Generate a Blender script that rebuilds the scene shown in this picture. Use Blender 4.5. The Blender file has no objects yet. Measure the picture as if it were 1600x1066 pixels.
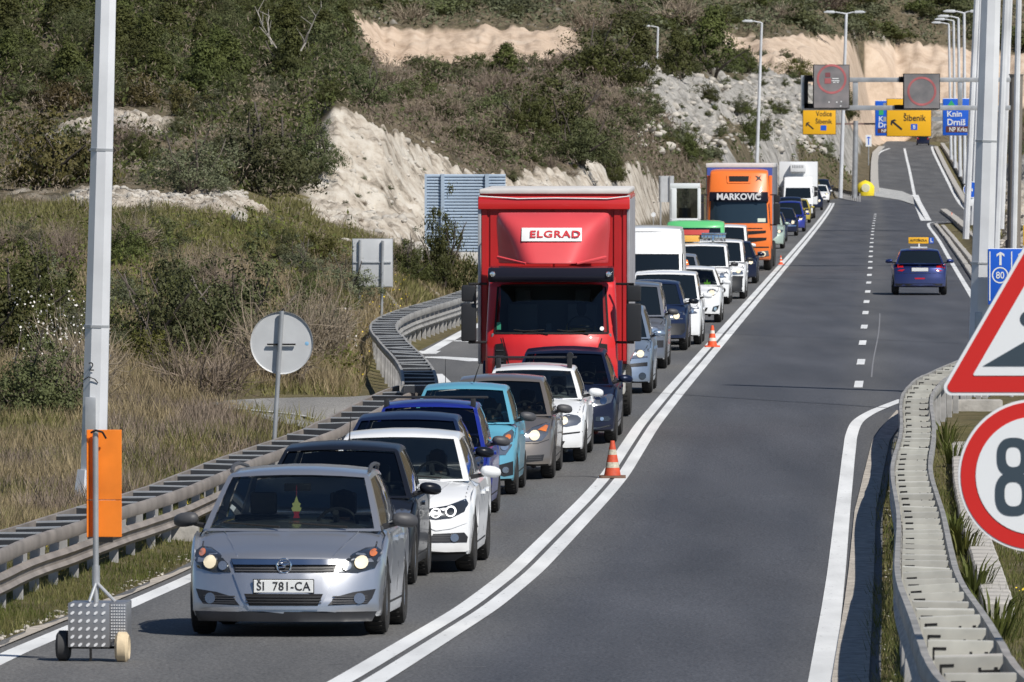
import bpy, bmesh, math, random
import numpy as np
from math import radians as R, sin, cos, pi, sqrt
from mathutils import Vector, Matrix
from mathutils.bvhtree import BVHTree
from mathutils.geometry import delaunay_2d_cdt

SC = bpy.context.scene
COL = SC.collection
# ---------------------------------------------------------------- camera, sky, sun, exposure
F = 12500.0            # focal length in units of 1/1600 of the picture width
CZ = 4.6               # camera height above the far road
Y0 = 233.7
cam_d = bpy.data.cameras.new('camera')
cam = bpy.data.objects.new('camera', cam_d); COL.objects.link(cam)
cam.location = (0, 0, CZ)
cam.rotation_euler = (R(90) - math.atan((533 - Y0) / F), 0, 0)
cam_d.lens = 36 * F / 1600; cam_d.sensor_width = 36
cam_d.clip_start = 1; cam_d.clip_end = 6000
cam_d.dof.use_dof = True; cam_d.dof.focus_distance = 105; cam_d.dof.aperture_fstop = 17
SC.camera = cam
SUN_EL, SUN_AZ = 47.0, 140.0
w = bpy.data.worlds.new('World'); SC.world = w; w.use_nodes = True
nt = w.node_tree
sky = nt.nodes.new('ShaderNodeTexSky'); sky.sky_type = 'NISHITA'; sky.sun_disc = False
sky.sun_elevation = R(SUN_EL); sky.sun_rotation = R(SUN_AZ); sky.air_density = 0.75; sky.dust_density = 0.0; sky.ozone_density = 4.0
bg = nt.nodes['Background']; bg.inputs[1].default_value = 0.072
nt.links.new(sky.outputs[0], bg.inputs[0])
sd = bpy.data.lights.new('sun', 'SUN'); sd.energy = 4.9; sd.angle = R(0.53); sd.color = (1, .955, .88)
sun = bpy.data.objects.new('sun', sd); COL.objects.link(sun)
a = R(SUN_AZ); e = R(SUN_EL)
sv = Vector((sin(a) * cos(e), cos(a) * cos(e), sin(e)))
sun.rotation_euler = sv.to_track_quat('Z', 'Y').to_euler(); sun.location = sv * 300
SC.view_settings.view_transform = 'Standard'; SC.view_settings.look = 'None'
SC.view_settings.exposure = 0.14; SC.view_settings.gamma = 1.0; SC.view_settings.use_curve_mapping = False
try: SC.cycles.use_denoising = True; SC.cycles.max_bounces = 8; SC.cycles.transparent_max_bounces = 16
except Exception: pass

# ---------------------------------------------------------------- ground profile of the road along its length
_ZK = np.array([30, 50, 60, 70.6, 78, 88, 98, 110, 118, 126, 134, 150, 250, 640, 683, 753, 899, 1042, 1136, 1200, 3000.])
_ZV = np.array([1.3, .9, .6, .32, .125, -.05, -.12, -.2, -.22, -.12, -.03, 0, 0, 0, .05, .6, 2.7, 4.7, 5.7, 5.9, 5.9])
_g = np.concatenate([np.arange(30, 200, .5), np.arange(200, 1500, 4.), [3000.]])
_v = np.interp(_g, _ZK, _ZV)
for _i in range(30): _v[1:-1] = .25 * _v[:-2] + .5 * _v[1:-1] + .25 * _v[2:]
def zroad(Z): return np.interp(Z, _g, _v)
_gz = np.arange(40, 1300, .25)
_gy = Y0 + (CZ - zroad(_gz)) * F / _gz
def gnd(px, py, h=0.0):
    """point of the road surface (plus h) seen at reference pixel px,py -> (X, Y, Z)"""
    yy = Y0 + (CZ - zroad(_gz) - h) * F / _gz
    Z = float(np.interp(-py, -yy, _gz))
    return ((px - 800) * Z / F, Z, float(zroad(Z)) + h)
def at(px, py, Z): return ((px - 800) * Z / F, Z, CZ - (py - Y0) * Z / F)
def pathfn(pts, h=0.0):
    q = sorted([gnd(a, b, h)[:2][::-1] for a, b in pts])
    zs = np.array([t[0] for t in q]); xs = np.array([t[1] for t in q])
    return lambda Z: np.interp(Z, zs, xs)
_dl = [(575,1066),(676,997.5),(739,950),(798,903),(831,872),(880,825),(912,795),(950,750),(981,716),(1013,671),(1058,618),(1071,600),(1134,522),(1179,468),(1215,424),(1231,400),(1275,359),(1299,320)]
_q = sorted([gnd(*p)[:2][::-1] for p in _dl])
_pf = np.polyfit([t[0] for t in _q], [t[1] for t in _q], 3)
XD = lambda Z: np.polyval(_pf, np.clip(Z, 50, 690)) + (np.maximum(Z, 690) - 690) * .05
def road_yaw(Z): return -math.atan(float(XD(Z + 4) - XD(Z - 1)) / 5)

# ---------------------------------------------------------------- materials
MATS = {}
def mk(name, col, rough=.6, metal=0., coat=0., spec=.5, emit=None, es=0., bump=0., bs=40., var=0., vs=3., rvar=0., objvar=0., col2=None, trans=0.):
    if name in MATS: return MATS[name]
    m = bpy.data.materials.new(name); m.use_nodes = True; t = m.node_tree; b = t.nodes['Principled BSDF']
    b.inputs['Base Color'].default_value = (*col, 1); b.inputs['Roughness'].default_value = rough
    b.inputs['Metallic'].default_value = metal; b.inputs['Coat Weight'].default_value = coat
    b.inputs['Coat Roughness'].default_value = .04; b.inputs['Specular IOR Level'].default_value = spec
    if emit: b.inputs['Emission Color'].default_value = (*emit, 1); b.inputs['Emission Strength'].default_value = es
    tc = t.nodes.new('ShaderNodeTexCoord')
    last = None
    if var:
        n = t.nodes.new('ShaderNodeTexNoise'); n.inputs['Scale'].default_value = vs; n.inputs['Detail'].default_value = 8
        t.links.new(tc.outputs['Object'], n.inputs['Vector'])
        mr = t.nodes.new('ShaderNodeMapRange'); mr.inputs[1].default_value = .3; mr.inputs[2].default_value = .7
        t.links.new(n.outputs[0], mr.inputs[0])
        mx = t.nodes.new('ShaderNodeMix'); mx.data_type = 'RGBA'
        c2 = col2 or tuple(c * (1 - var) for c in col); c1 = col if col2 else tuple(c * (1 + var * .6) for c in col)
        mx.inputs[6].default_value = (*c1, 1); mx.inputs[7].default_value = (*c2, 1)
        t.links.new(mr.outputs[0], mx.inputs[0]); last = mx.outputs[2]
    if objvar:
        oi = t.nodes.new('ShaderNodeObjectInfo'); hs = t.nodes.new('ShaderNodeHueSaturation')
        r1 = t.nodes.new('ShaderNodeMapRange'); r1.inputs[3].default_value = 1 - objvar; r1.inputs[4].default_value = 1 + objvar
        r2 = t.nodes.new('ShaderNodeMapRange'); r2.inputs[3].default_value = .5 - objvar * .06; r2.inputs[4].default_value = .5 + objvar * .06
        t.links.new(oi.outputs['Random'], r1.inputs[0]); t.links.new(r1.outputs[0], hs.inputs['Value'])
        t.links.new(oi.outputs['Random'], r2.inputs[0]); t.links.new(r2.outputs[0], hs.inputs['Hue'])
        hs.inputs['Color'].default_value = (*col, 1)
        if last: t.links.new(last, hs.inputs['Color'])
        last = hs.outputs[0]
    if last: t.links.new(last, b.inputs['Base Color'])
    if rvar:
        n2 = t.nodes.new('ShaderNodeTexNoise'); n2.inputs['Scale'].default_value = 6; n2.inputs['Detail'].default_value = 5
        t.links.new(tc.outputs['Object'], n2.inputs['Vector'])
        mr2 = t.nodes.new('ShaderNodeMapRange'); mr2.inputs[3].default_value = max(0, rough - rvar); mr2.inputs[4].default_value = rough + rvar
        t.links.new(n2.outputs[0], mr2.inputs[0]); t.links.new(mr2.outputs[0], b.inputs['Roughness'])
    if bump:
        n3 = t.nodes.new('ShaderNodeTexNoise'); n3.inputs['Scale'].default_value = bs; n3.inputs['Detail'].default_value = 6
        bp = t.nodes.new('ShaderNodeBump'); bp.inputs['Strength'].default_value = bump; bp.inputs['Distance'].default_value = .02
        t.links.new(tc.outputs['Object'], n3.inputs['Vector']); t.links.new(n3.outputs[0], bp.inputs['Height']); t.links.new(bp.outputs[0], b.inputs['Normal'])
    if trans:
        tr = t.nodes.new('ShaderNodeBsdfTranslucent'); ms = t.nodes.new('ShaderNodeMixShader'); ms.inputs[0].default_value = trans
        if last: t.links.new(last, tr.inputs[0])
        else: tr.inputs[0].default_value = (*col, 1)
        o = t.nodes['Material Output']; t.links.new(b.outputs[0], ms.inputs[1]); t.links.new(tr.outputs[0], ms.inputs[2]); t.links.new(ms.outputs[0], o.inputs[0])
    MATS[name] = m
    return m
def paint(name, col, metal=.0, rough=.32):
    """car paint: clear coat over the colour, thin uneven road dust, denser low down"""
    if name in MATS: return MATS[name]
    dk = max(col) < .1; m = mk(name, col, rough, metal, .12 if dk else .6, .15 if dk else .4)
    t = m.node_tree; b = t.nodes['Principled BSDF']; tc = t.nodes['Texture Coordinate']
    n = t.nodes.new('ShaderNodeTexNoise'); n.inputs['Scale'].default_value = 2.3; n.inputs['Detail'].default_value = 9; n.inputs['Roughness'].default_value = .65
    sp = t.nodes.new('ShaderNodeSeparateXYZ'); t.links.new(tc.outputs['Object'], sp.inputs[0]); t.links.new(tc.outputs['Object'], n.inputs['Vector'])
    mr = t.nodes.new('ShaderNodeMapRange'); mr.inputs[1].default_value = .15; mr.inputs[2].default_value = .85; mr.inputs[3].default_value = .16 if dk else .5; mr.inputs[4].default_value = .012 if dk else .07
    t.links.new(sp.outputs[2], mr.inputs[0])
    mu = t.nodes.new('ShaderNodeMath'); mu.operation = 'MULTIPLY'; t.links.new(mr.outputs[0], mu.inputs[0]); t.links.new(n.outputs[0], mu.inputs[1])
    mx = t.nodes.new('ShaderNodeMix'); mx.data_type = 'RGBA'; mx.inputs[6].default_value = (*col, 1); mx.inputs[7].default_value = (.2, .185, .16, 1)
    t.links.new(mu.outputs[0], mx.inputs[0]); t.links.new(mx.outputs[2], b.inputs['Base Color'])
    ad = t.nodes.new('ShaderNodeMath'); ad.operation = 'MULTIPLY_ADD'; ad.inputs[1].default_value = .5; ad.inputs[2].default_value = .02
    t.links.new(mu.outputs[0], ad.inputs[0]); t.links.new(ad.outputs[0], b.inputs['Coat Roughness'])
    return m
def glass_mat(name, tint=.35, col=(.9, 1, .97)):
    if name in MATS: return MATS[name]
    m = bpy.data.materials.new(name); m.use_nodes = True; t = m.node_tree; t.nodes.clear()
    o = t.nodes.new('ShaderNodeOutputMaterial'); tr = t.nodes.new('ShaderNodeBsdfTransparent'); gl = t.nodes.new('ShaderNodeBsdfGlossy')
    fr = t.nodes.new('ShaderNodeFresnel'); fr.inputs[0].default_value = 1.5; mx = t.nodes.new('ShaderNodeMixShader')
    tr.inputs[0].default_value = (col[0] * tint, col[1] * tint, col[2] * tint, 1); gl.inputs[0].default_value = (1, 1, 1, 1); gl.inputs[1].default_value = .015
    t.links.new(fr.outputs[0], mx.inputs[0]); t.links.new(tr.outputs[0], mx.inputs[1]); t.links.new(gl.outputs[0], mx.inputs[2]); t.links.new(mx.outputs[0], o.inputs[0])
    MATS[name] = m
    return m
BLACKPL = mk('black_plastic', (.018, .018, .02), .45, rvar=.1)
GREYPL = mk('grey_plastic', (.06, .06, .065), .55)
RUBBER = mk('tyre_rubber', (.022, .021, .02), .85, bump=.3, bs=60)
UNDER = mk('underbody_black', (.008, .008, .009), .9)
RIM = mk('alloy', (.42, .42, .43), .32, .85, rvar=.08)
CHROME = mk('chrome', (.75, .76, .78), .12, 1.)
DARKGLASS = mk('dark_car_glass', (.008, .012, .016), .04, 0, .0, .6)
GLASS = glass_mat('windscreen_glass', .42)
LAMPGL = mk('headlamp_housing', (.28, .29, .31), .18, .75, 1.)
LAMPDK = mk('dark_headlamp_housing', (.06, .065, .07), .18, .6, 1.)
LIT = mk('lit_headlamp', (.62, .55, .42), .3, emit=(1, .82, .5), es=.3)
LITW = mk('daylight_ring', (.9, .9, .9), .3, emit=(1, 1, .97), es=.8)
REFL = mk('lamp_reflector', (.8, .8, .78), .12, .9, 1.)
AMBER = mk('amber_lens', (.75, .2, .03), .25, 0, 1.)
REDL = mk('red_lens', (.45, .01, .015), .2, 0, 1.)
WHITEPL = mk('plate_white', (.7, .71, .7), .4)
TEXTBK = mk('dark_lettering', (.012, .012, .014), .6)
SEATM = mk('seat_cloth', (.11, .11, .118), .9)
GALV = mk('galvanised_steel', (.46, .47, .48), .45, .55, var=.25, vs=2.5, rvar=.1)

# ---------------------------------------------------------------- mesh helpers
def me_obj(name, v, f, mats, parent=None, fm=None, smooth=None):
    me = bpy.data.meshes.new(name); me.from_pydata([tuple(map(float, q)) for q in v], [], f)
    for m in (mats if isinstance(mats, (list, tuple)) else [mats]): me.materials.append(m)
    if fm is not None: me.polygons.foreach_set('material_index', fm)
    if smooth is not None:
        me.shade_smooth(); me.set_sharp_from_angle(angle=R(smooth))
    me.update()
    o = bpy.data.objects.new(name, me); COL.objects.link(o)
    if parent: o.parent = parent
    return o
def np_mesh(name, V, T, mat, parent=None, k=3):
    """V (n,3), T (m,k) arrays"""
    me = bpy.data.meshes.new(name); n = len(V); m = len(T)
    me.vertices.add(n); me.vertices.foreach_set('co', np.asarray(V, 'f').ravel())
    me.loops.add(m * k); me.loops.foreach_set('vertex_index', np.asarray(T, 'i').ravel())
    me.polygons.add(m); me.polygons.foreach_set('loop_start', np.arange(0, m * k, k, dtype='i'))
    me.update(calc_edges=True); me.validate()
    for q in (mat if isinstance(mat, (list, tuple)) else [mat]): me.materials.append(q)
    o = bpy.data.objects.new(name, me); COL.objects.link(o)
    if parent: o.parent = parent
    return o
def empty(name, loc=(0, 0, 0), rot=(0, 0, 0)):
    o = bpy.data.objects.new(name, None); COL.objects.link(o); o.location = loc; o.rotation_euler = rot; o.empty_display_size = .3
    return o
def tag(o, label=None, cat=None, group=None, kind=None):
    if label: o['label'] = label
    if cat: o['category'] = cat
    if group: o['group'] = group
    if kind: o['kind'] = kind
    return o
def copy_tree(o, parent=None):
    c = o.copy(); COL.objects.link(c)
    if parent: c.parent = parent
    for k in ('label', 'group'):
        if parent is None and k in c: pass
    for ch in list(o.children): copy_tree(ch, c)
    return c
class MB:
    def __init__(s): s.v = []; s.f = []; s.m = []
    def add(s, v, f, m=0):
        b = len(s.v); s.v += [tuple(q) for q in v]; s.f += [tuple(i + b for i in q) for q in f]; s.m += [m] * len(f)
    def box(s, x0, x1, y0, y1, z0, z1, m=0):
        s.add([(x, y, z) for x in (x0, x1) for y in (y0, y1) for z in (z0, z1)],
              [(0, 1, 3, 2), (4, 6, 7, 5), (0, 4, 5, 1), (2, 3, 7, 6), (0, 2, 6, 4), (1, 5, 7, 3)], m)
    def tube(s, p0, p1, r0, r1=None, n=8, m=0, cap=True, rot=0.):
        r1 = r0 if r1 is None else r1
        p0 = Vector(p0); p1 = Vector(p1); d = (p1 - p0).normalized()
        u = d.orthogonal().normalized() if abs(d.z) < .9 else Vector((1, 0, 0)) - d * d.x
        u.normalize(); w_ = d.cross(u)
        v = []
        for p, r in ((p0, r0), (p1, r1)):
            for i in range(n):
                a_ = 2 * pi * (i + rot) / n; v.append(p + (u * cos(a_) + w_ * sin(a_)) * r)
        f = [(i, (i + 1) % n, n + (i + 1) % n, n + i) for i in range(n)]
        if cap: f += [tuple(range(n - 1, -1, -1)), tuple(range(n, 2 * n))]
        s.add(v, f, m)
    def path(s, pts, r, n=6, m=0):
        for a_, b_ in zip(pts[:-1], pts[1:]): s.tube(a_, b_, r, r, n, m)
    def prism(s, poly, ax, a0, a1, m=0):
        """poly of 2-D points extruded along axis ax (0 x, 1 y, 2 z)"""
        n = len(poly)
        def P(p, t):
            return (t, p[0], p[1]) if ax == 0 else (p[0], t, p[1]) if ax == 1 else (p[0], p[1], t)
        v = [P(p, a0) for p in poly] + [P(p, a1) for p in poly]
        s.add(v, [(i, (i + 1) % n, n + (i + 1) % n, n + i) for i in range(n)] + [tuple(range(n - 1, -1, -1)), tuple(range(n, 2 * n))], m)
    def lathe(s, prof, c=(0, 0, 0), ax=0, n=24, m=0):
        """prof [(a along axis, r)]"""
        k = len(prof); v = []
        for a_, r in prof:
            for i in range(n):
                t = 2 * pi * i / n; p = [0, 0, 0]; p[ax] = a_; p[(ax + 1) % 3] = r * cos(t); p[(ax + 2) % 3] = r * sin(t)
                v.append((p[0] + c[0], p[1] + c[1], p[2] + c[2]))
        s.add(v, [(j * n + i, j * n + (i + 1) % n, (j + 1) * n + (i + 1) % n, (j + 1) * n + i) for j in range(k - 1) for i in range(n)], m)
    def build(s, name, mats, parent=None, bevel=0, seg=2, smooth=35, sub=0):
        o = me_obj(name, s.v, s.f, mats, parent, s.m)
        bm = bmesh.new(); bm.from_mesh(o.data)
        bmesh.ops.recalc_face_normals(bm, faces=bm.faces)
        if bevel:
            ed = [e_ for e_ in bm.edges if len(e_.link_faces) == 2 and e_.calc_face_angle(0) > .5]
            bmesh.ops.bevel(bm, geom=ed, offset=bevel, segments=seg, affect='EDGES', profile=.6, clamp_overlap=True)
        bm.to_mesh(o.data); bm.free()
        if smooth: o.data.shade_smooth(); o.data.set_sharp_from_angle(angle=R(smooth))
        if sub:
            md = o.modifiers.new('s', 'SUBSURF'); md.levels = md.render_levels = sub
        return o
_txt = {}
def text_obj(s, size, mat, parent, loc, rot=(pi / 2, 0, 0), sx=1., name='lettering', bold=0., depth=.002, align='CENTER', space=1.):
    cu = bpy.data.curves.new('t', 'FONT'); cu.body = s; cu.size = size; cu.align_x = align; cu.align_y = 'CENTER'
    cu.extrude = depth; cu.offset = bold; cu.resolution_u = 3; cu.space_character = space
    o = bpy.data.objects.new('t', cu); COL.objects.link(o)
    dg = bpy.context.evaluated_depsgraph_get(); dg.update()
    me = bpy.data.meshes.new_from_object(o.evaluated_get(dg)); bpy.data.objects.remove(o); bpy.data.curves.remove(cu)
    me.materials.clear(); me.materials.append(mat)
    q = bpy.data.objects.new(name, me); COL.objects.link(q); q.parent = parent; q.location = loc; q.rotation_euler = rot; q.scale = (sx, 1, 1)
    return q

# ---------------------------------------------------------------- value noise
def _hash(ix, iy, seed):
    h = (ix * 374761393 + iy * 668265263 + seed * 1442695041) & 0xffffffff
    h = ((h ^ (h >> 13)) * 1274126177) & 0xffffffff
    return ((h ^ (h >> 16)) & 0xffff) / 65535.0
def vnoise(x, y, seed=0):
    x = np.asarray(x, float); y = np.asarray(y, float)
    ix = np.floor(x).astype(np.int64); iy = np.floor(y).astype(np.int64); fx = x - ix; fy = y - iy
    fx = fx * fx * (3 - 2 * fx); fy = fy * fy * (3 - 2 * fy)
    a_ = _hash(ix, iy, seed); b_ = _hash(ix + 1, iy, seed); c_ = _hash(ix, iy + 1, seed); d_ = _hash(ix + 1, iy + 1, seed)
    return (a_ * (1 - fx) + b_ * fx) * (1 - fy) + (c_ * (1 - fx) + d_ * fx) * fy
def fbm(x, y, o=5, seed=0, g=.5):
    s_ = 0; amp = 1; tot = 0
    for i in range(o): s_ = s_ + amp * (vnoise(x * 2 ** i, y * 2 ** i, seed + i * 17) * 2 - 1); tot += amp; amp *= g
    return s_ / tot
# ================================================================ TERRAIN
COLS = {
 -900: [(100,800,'g'),(130,640,'s'),(170,430,'s'),(230,280,'s'),(320,150,'s'),(450,20,'s'),(600,-60,'s'),(1300,-300,'s')],
 0:   [(95,845,'g'),(118,712,'g'),(132,635,'s'),(150,540,'s'),(170,445,'s'),(190,372,'m'),(212,322,'s'),(230,300,'s'),(250,283,'s'),(280,240,'s'),(320,160,'s'),(370,90,'s'),(450,25,'s'),(600,-50,'s'),(1300,-200,'s')],
 200: [(95,845,'g'),(120,705,'g'),(136,625,'s'),(150,545,'s'),(170,450,'s'),(190,375,'m'),(208,330,'r'),(218,302,'s'),(235,290,'s'),(255,275,'s'),(275,215,'r'),(290,180,'s'),(320,150,'s'),(370,90,'s'),(450,25,'s'),(600,-50,'s'),(1300,-200,'s')],
 330: [(130,648,'g'),(145,617,'g'),(155,560,'s'),(170,475,'s'),(190,385,'m'),(208,335,'r'),(218,305,'s'),(235,290,'s'),(262,272,'s'),(285,210,'s'),(320,150,'s'),(370,95,'s'),(450,30,'s'),(600,-40,'s'),(1300,-200,'s')],
 450: [(148,618,'g'),(158,575,'g'),(172,500,'s'),(190,420,'s'),(208,355,'m'),(240,325,'m'),(262,300,'s'),(275,225,'s'),(320,160,'s'),(370,100,'s'),(450,35,'s'),(600,-30,'s'),(1300,-200,'s')],
 525: [(150,612,'g'),(180,500,'g'),(208,385,'g'),(240,355,'r'),(262,330,'r'),(274,165,'s'),(320,120,'s'),(400,85,'s'),(500,55,'s'),(880,3,'o'),(884,2,'s'),(1000,0,'s'),(1100,-10,'s'),(1300,-200,'s')],
 600: [(160,575,'g'),(190,480,'g'),(208,425,'g'),(240,380,'r'),(264,345,'r'),(276,202,'s'),(320,165,'s'),(400,125,'s'),(500,118,'s'),(880,112,'o'),(925,45,'s'),(1000,25,'s'),(1100,-10,'s'),(1300,-60,'s')],
 665: [(185,500,'g'),(210,445,'g'),(240,408,'g'),(262,395,'r'),(275,320,'r'),(288,240,'s'),(320,200,'s'),(400,150,'s'),(500,130,'s'),(880,112,'o'),(925,42,'s'),(1000,22,'s'),(1100,-10,'s'),(1300,-60,'s')],
 760: [(220,450,'g'),(240,425,'g'),(255,408,'g'),(280,385,'r'),(292,335,'r'),(304,284,'s'),(330,250,'s'),(400,170,'s'),(500,130,'s'),(880,110,'o'),(925,42,'s'),(1000,20,'s'),(1100,-10,'s'),(1300,-60,'s')],
 860: [(250,410,'g'),(265,395,'g'),(280,382,'g'),(290,372,'r'),(325,300,'r'),(338,268,'s'),(380,225,'s'),(430,150,'s'),(500,120,'s'),(880,100,'o'),(925,48,'s'),(1000,20,'s'),(1100,-10,'s'),(1300,-60,'s')],
 950: [(290,372,'s'),(335,322,'r'),(372,255,'s'),(410,185,'s'),(460,150,'s'),(600,112,'r'),(606,111,'s'),(900,70,'s'),(1100,-10,'s'),(1300,-60,'s')],
 1000: [(320,350,'s'),(362,322,'r'),(402,190,'s'),(440,180,'s'),(500,150,'s'),(600,130,'r'),(700,100,'s'),(900,50,'s'),(1100,-10,'s'),(1300,-60,'s')],
 1045: [(360,332,'s'),(392,315,'r'),(430,226,'s'),(450,220,'s'),(520,205,'s'),(600,190,'r'),(690,120,'s'),(900,60,'s'),(1100,-10,'s'),(1300,-60,'s')],
 1092: [(400,314,'s'),(432,300,'r'),(458,279,'s'),(480,275,'s'),(540,262,'s'),(600,232,'r'),(720,122,'s'),(900,60,'s'),(1100,-5,'s'),(1300,-60,'s')],
 1150:[(480,305,'s'),(545,280,'r'),(590,214,'s'),(640,212,'s'),(680,200,'r'),(770,128,'s'),(900,95,'s'),(950,86,'o'),(1040,60,'s'),(1150,-5,'s'),(1300,-60,'s')],
 1210: [(520,300,'s'),(575,270,'s'),(640,245,'r'),(740,180,'r'),(880,118,'o'),(1020,60,'s'),(1100,15,'s'),(1200,-10,'s'),(1400,-60,'s')],
 1270: [(600,300,'s'),(720,245,'s'),(760,215,'r'),(820,160,'r'),(880,140,'o'),(1060,58,'s'),(1100,25,'s'),(1200,-5,'s'),(1400,-60,'s')],
 1330:[(690,306,'s'),(760,290,'s'),(830,268,'r'),(940,215,'r'),(985,180,'o'),(1140,66,'s'),(1200,25,'s'),(1270,-20,'s'),(1400,-80,'s')],
 1358: [(700,302,'s'),(860,266,'s'),(960,236,'r'),(1025,214,'r'),(1050,185,'o'),(1190,66,'s'),(1210,40,'s'),(1270,-25,'s'),(1400,-80,'s')],
 1400: [(1136,222,'s'),(1142,220,'s'),(1150,214,'r'),(1158,208,'r'),(1172,175,'o'),(1212,66,'s'),(1240,30,'s'),(1275,-25,'s'),(1450,-80,'s')],
 1500: [(1136,222,'s'),(1142,220,'s'),(1150,214,'r'),(1158,208,'r'),(1172,175,'o'),(1212,76,'s'),(1240,35,'s'),(1275,-25,'s'),(1450,-80,'s')],
 1535:[(300,400,'s'),(380,350,'s'),(500,310,'s'),(700,280,'s'),(900,245,'s'),(1140,212,'s'),(1172,175,'o'),(1212,82,'s'),(1240,40,'s'),(1275,-25,'s'),(1450,-80,'s')],
 1610:[(250,445,'g'),(300,395,'r'),(400,325,'r'),(500,290,'r'),(700,250,'s'),(900,225,'s'),(1140,200,'s'),(1172,170,'o'),(1212,86,'s'),(1240,40,'s'),(1275,-25,'s'),(1450,-80,'s')],
 2500:[(250,445,'g'),(300,395,'s'),(400,325,'s'),(500,290,'s'),(700,230,'s'),(900,180,'s'),(1200,90,'s'),(1275,-25,'s'),(1450,-80,'s')],
}
_TZ = np.concatenate([np.arange(40, 110, 1.2), np.arange(110, 200, .8), np.arange(200, 450, .55), np.arange(450, 700, 1.2), np.arange(700, 960, 1.6), np.arange(960, 1280, 2.2), np.arange(1280, 1800, 40)])
_TP = np.concatenate([np.arange(-3400, -120, 120), np.arange(-120, 1720, 3.6), np.arange(1720, 5000, 120)]).astype(float)
_k = sorted(COLS)
for c_ in _k: COLS[c_].append((1790, -1050, 's'))      # far slope raised unseen above the picture so car roofs reflect dark hill
for c0_, c1_ in zip(_k[:-1], _k[1:]):
    A_, B_ = COLS[c0_], COLS[c1_]
    if len(A_) == len(B_) and all(q[2] == r[2] for q, r in zip(A_, B_)) and c1_ - c0_ < 200:
        for j in range(1, 6):
            t = j / 6; COLS[c0_ + (c1_ - c0_) * t] = [(q[0] + (r[0] - q[0]) * t, q[1] + (r[1] - q[1]) * t, q[2]) for q, r in zip(A_, B_)]
_cp = sorted(COLS); TAGS = 'gmros'
_colz = []; _colt = []
for c_ in _cp:
    L_ = COLS[c_]; zk = [t[0] for t in L_]; hk = [CZ - (t[1] - Y0) * t[0] / F for t in L_]
    z_ = np.interp(_TZ, zk, hk)
    z_ = np.where(_TZ < zk[0], zroad(_TZ) - .05 + (hk[0] - zroad(zk[0]) + .05) * np.clip((_TZ - zk[0] + 30) / 30, 0, 1), z_)
    for i in range(3): z_[1:-1] = .25 * z_[:-2] + .5 * z_[1:-1] + .25 * z_[2:]
    _colz.append(z_)
    tm = np.zeros((5, len(_TZ)))
    idx = np.searchsorted(zk, _TZ, side='right') - 1
    for i, k in enumerate(idx): tm[TAGS.index('g' if k < 0 else L_[k][2]), i] = 1
    _colt.append(tm)
_colz = np.array(_colz); _colt = np.array(_colt)
def _lerpcols(A, px):
    px = np.clip(px, _cp[0], _cp[-1]); k = np.clip(np.searchsorted(_cp, px, side='right') - 1, 0, len(_cp) - 2)
    c0 = np.array(_cp)[k]; c1 = np.array(_cp)[k + 1]; t = (px - c0) / (c1 - c0); t = t * t * (3 - 2 * t) * .5 + t * .5
    t = t.reshape((-1,) + (1,) * (A.ndim - 1))
    return A[k] * (1 - t) + A[k + 1] * t
BZ = _lerpcols(_colz, _TP)              # (cols, Z)
BT = _lerpcols(_colt, _TP)              # (cols, tag, Z)
PX, ZZ = np.meshgrid(_TP, _TZ, indexing='ij')
XX = (PX - 800) * ZZ / F
# road margins
XL = pathfn([(-300,1160),(-150,1090),(0,1021),(110,975),(202,938),(300,895),(450,812),(560,742),(640,672),(655,600),(668,550),(745,511),(900,445),(1000,405),(1100,366),(1200,333),(1286,306)])
XR = pathfn([(1345,1200),(1325,1066),(1350,800),(1362,745),(1375,690),(1410,645),(1455,590),(1530,545),(1548,500),(1530,470),(1500,428),(1470,372),(1455,350),(1522,345),(1520,330),(1492,290),(1470,250),(1460,228)])
def XLr(Z):
    return np.where(Z < 690, XL(Z), np.interp(Z, [690, 735, 760, 900, 1040, 1136, 1300], [(1280-800)*690/F, (1345-800)*735/F, (1364-800)*760/F, (1366-800)*900/F, (1374-800)*1040/F, (1384-800)*1136/F, (1390-800)*1300/F]))
xl = XLr(ZZ); xr = XR(ZZ)
d = np.maximum(xl - .35 - XX, XX - (xr + .35))
d = np.where(ZZ > 1180, 5, d)
bl = np.clip(d / np.interp(ZZ, [60, 300, 1000], [1.2, 3, 5]), 0, 1); bl = bl * bl * (3 - 2 * bl)
rock = np.moveaxis(BT, 1, 0)
T_ = {t: rock[i] for i, t in enumerate(TAGS)}
wob = fbm(XX * .25, ZZ * .12, 4, 3)
RK = np.clip((T_['r'] + .75 * fbm(XX * .5, ZZ * .25, 5, 7) - .3) * 3.2, 0, 1) * (bl > .3)
OR = np.clip((T_['o'] + .35 * wob - .38) * 4, 0, 1)
MD = np.clip(T_['m'] + T_['g'] * (.45 + .5 * wob), 0, 1)
far = np.interp(ZZ, [60, 150, 300, 900], [.06, .15, .5, 1.4])
steep = (T_['r'] + T_['s'])
rough_ = fbm(XX * .9, ZZ * .45, 5, 11) * far * (.35 + .4 * steep)
rr = fbm(XX * .8 + ZZ * .15, ZZ * .8, 6, 23, .6); rdg = 1 - np.abs(rr) * 2.4
rockd = (rdg * .28 + fbm(XX * .9 + ZZ * .5, ZZ * 1.6, 5, 5, .65) * .55) * np.interp(ZZ, [200, 400, 900], [.7, .95, 1.6])
ord_ = fbm(XX * .35, ZZ * .05, 4, 31) * 1.2 * OR
TH = (1 - bl) * (zroad(ZZ) - .06) + bl * (BZ + rough_ + rockd * RK + ord_)
TH = np.where((d > 0) & (d < 4) & (ZZ < 350), np.maximum(TH, zroad(ZZ) - .03 - .04 * (d > .1)), TH)
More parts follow.
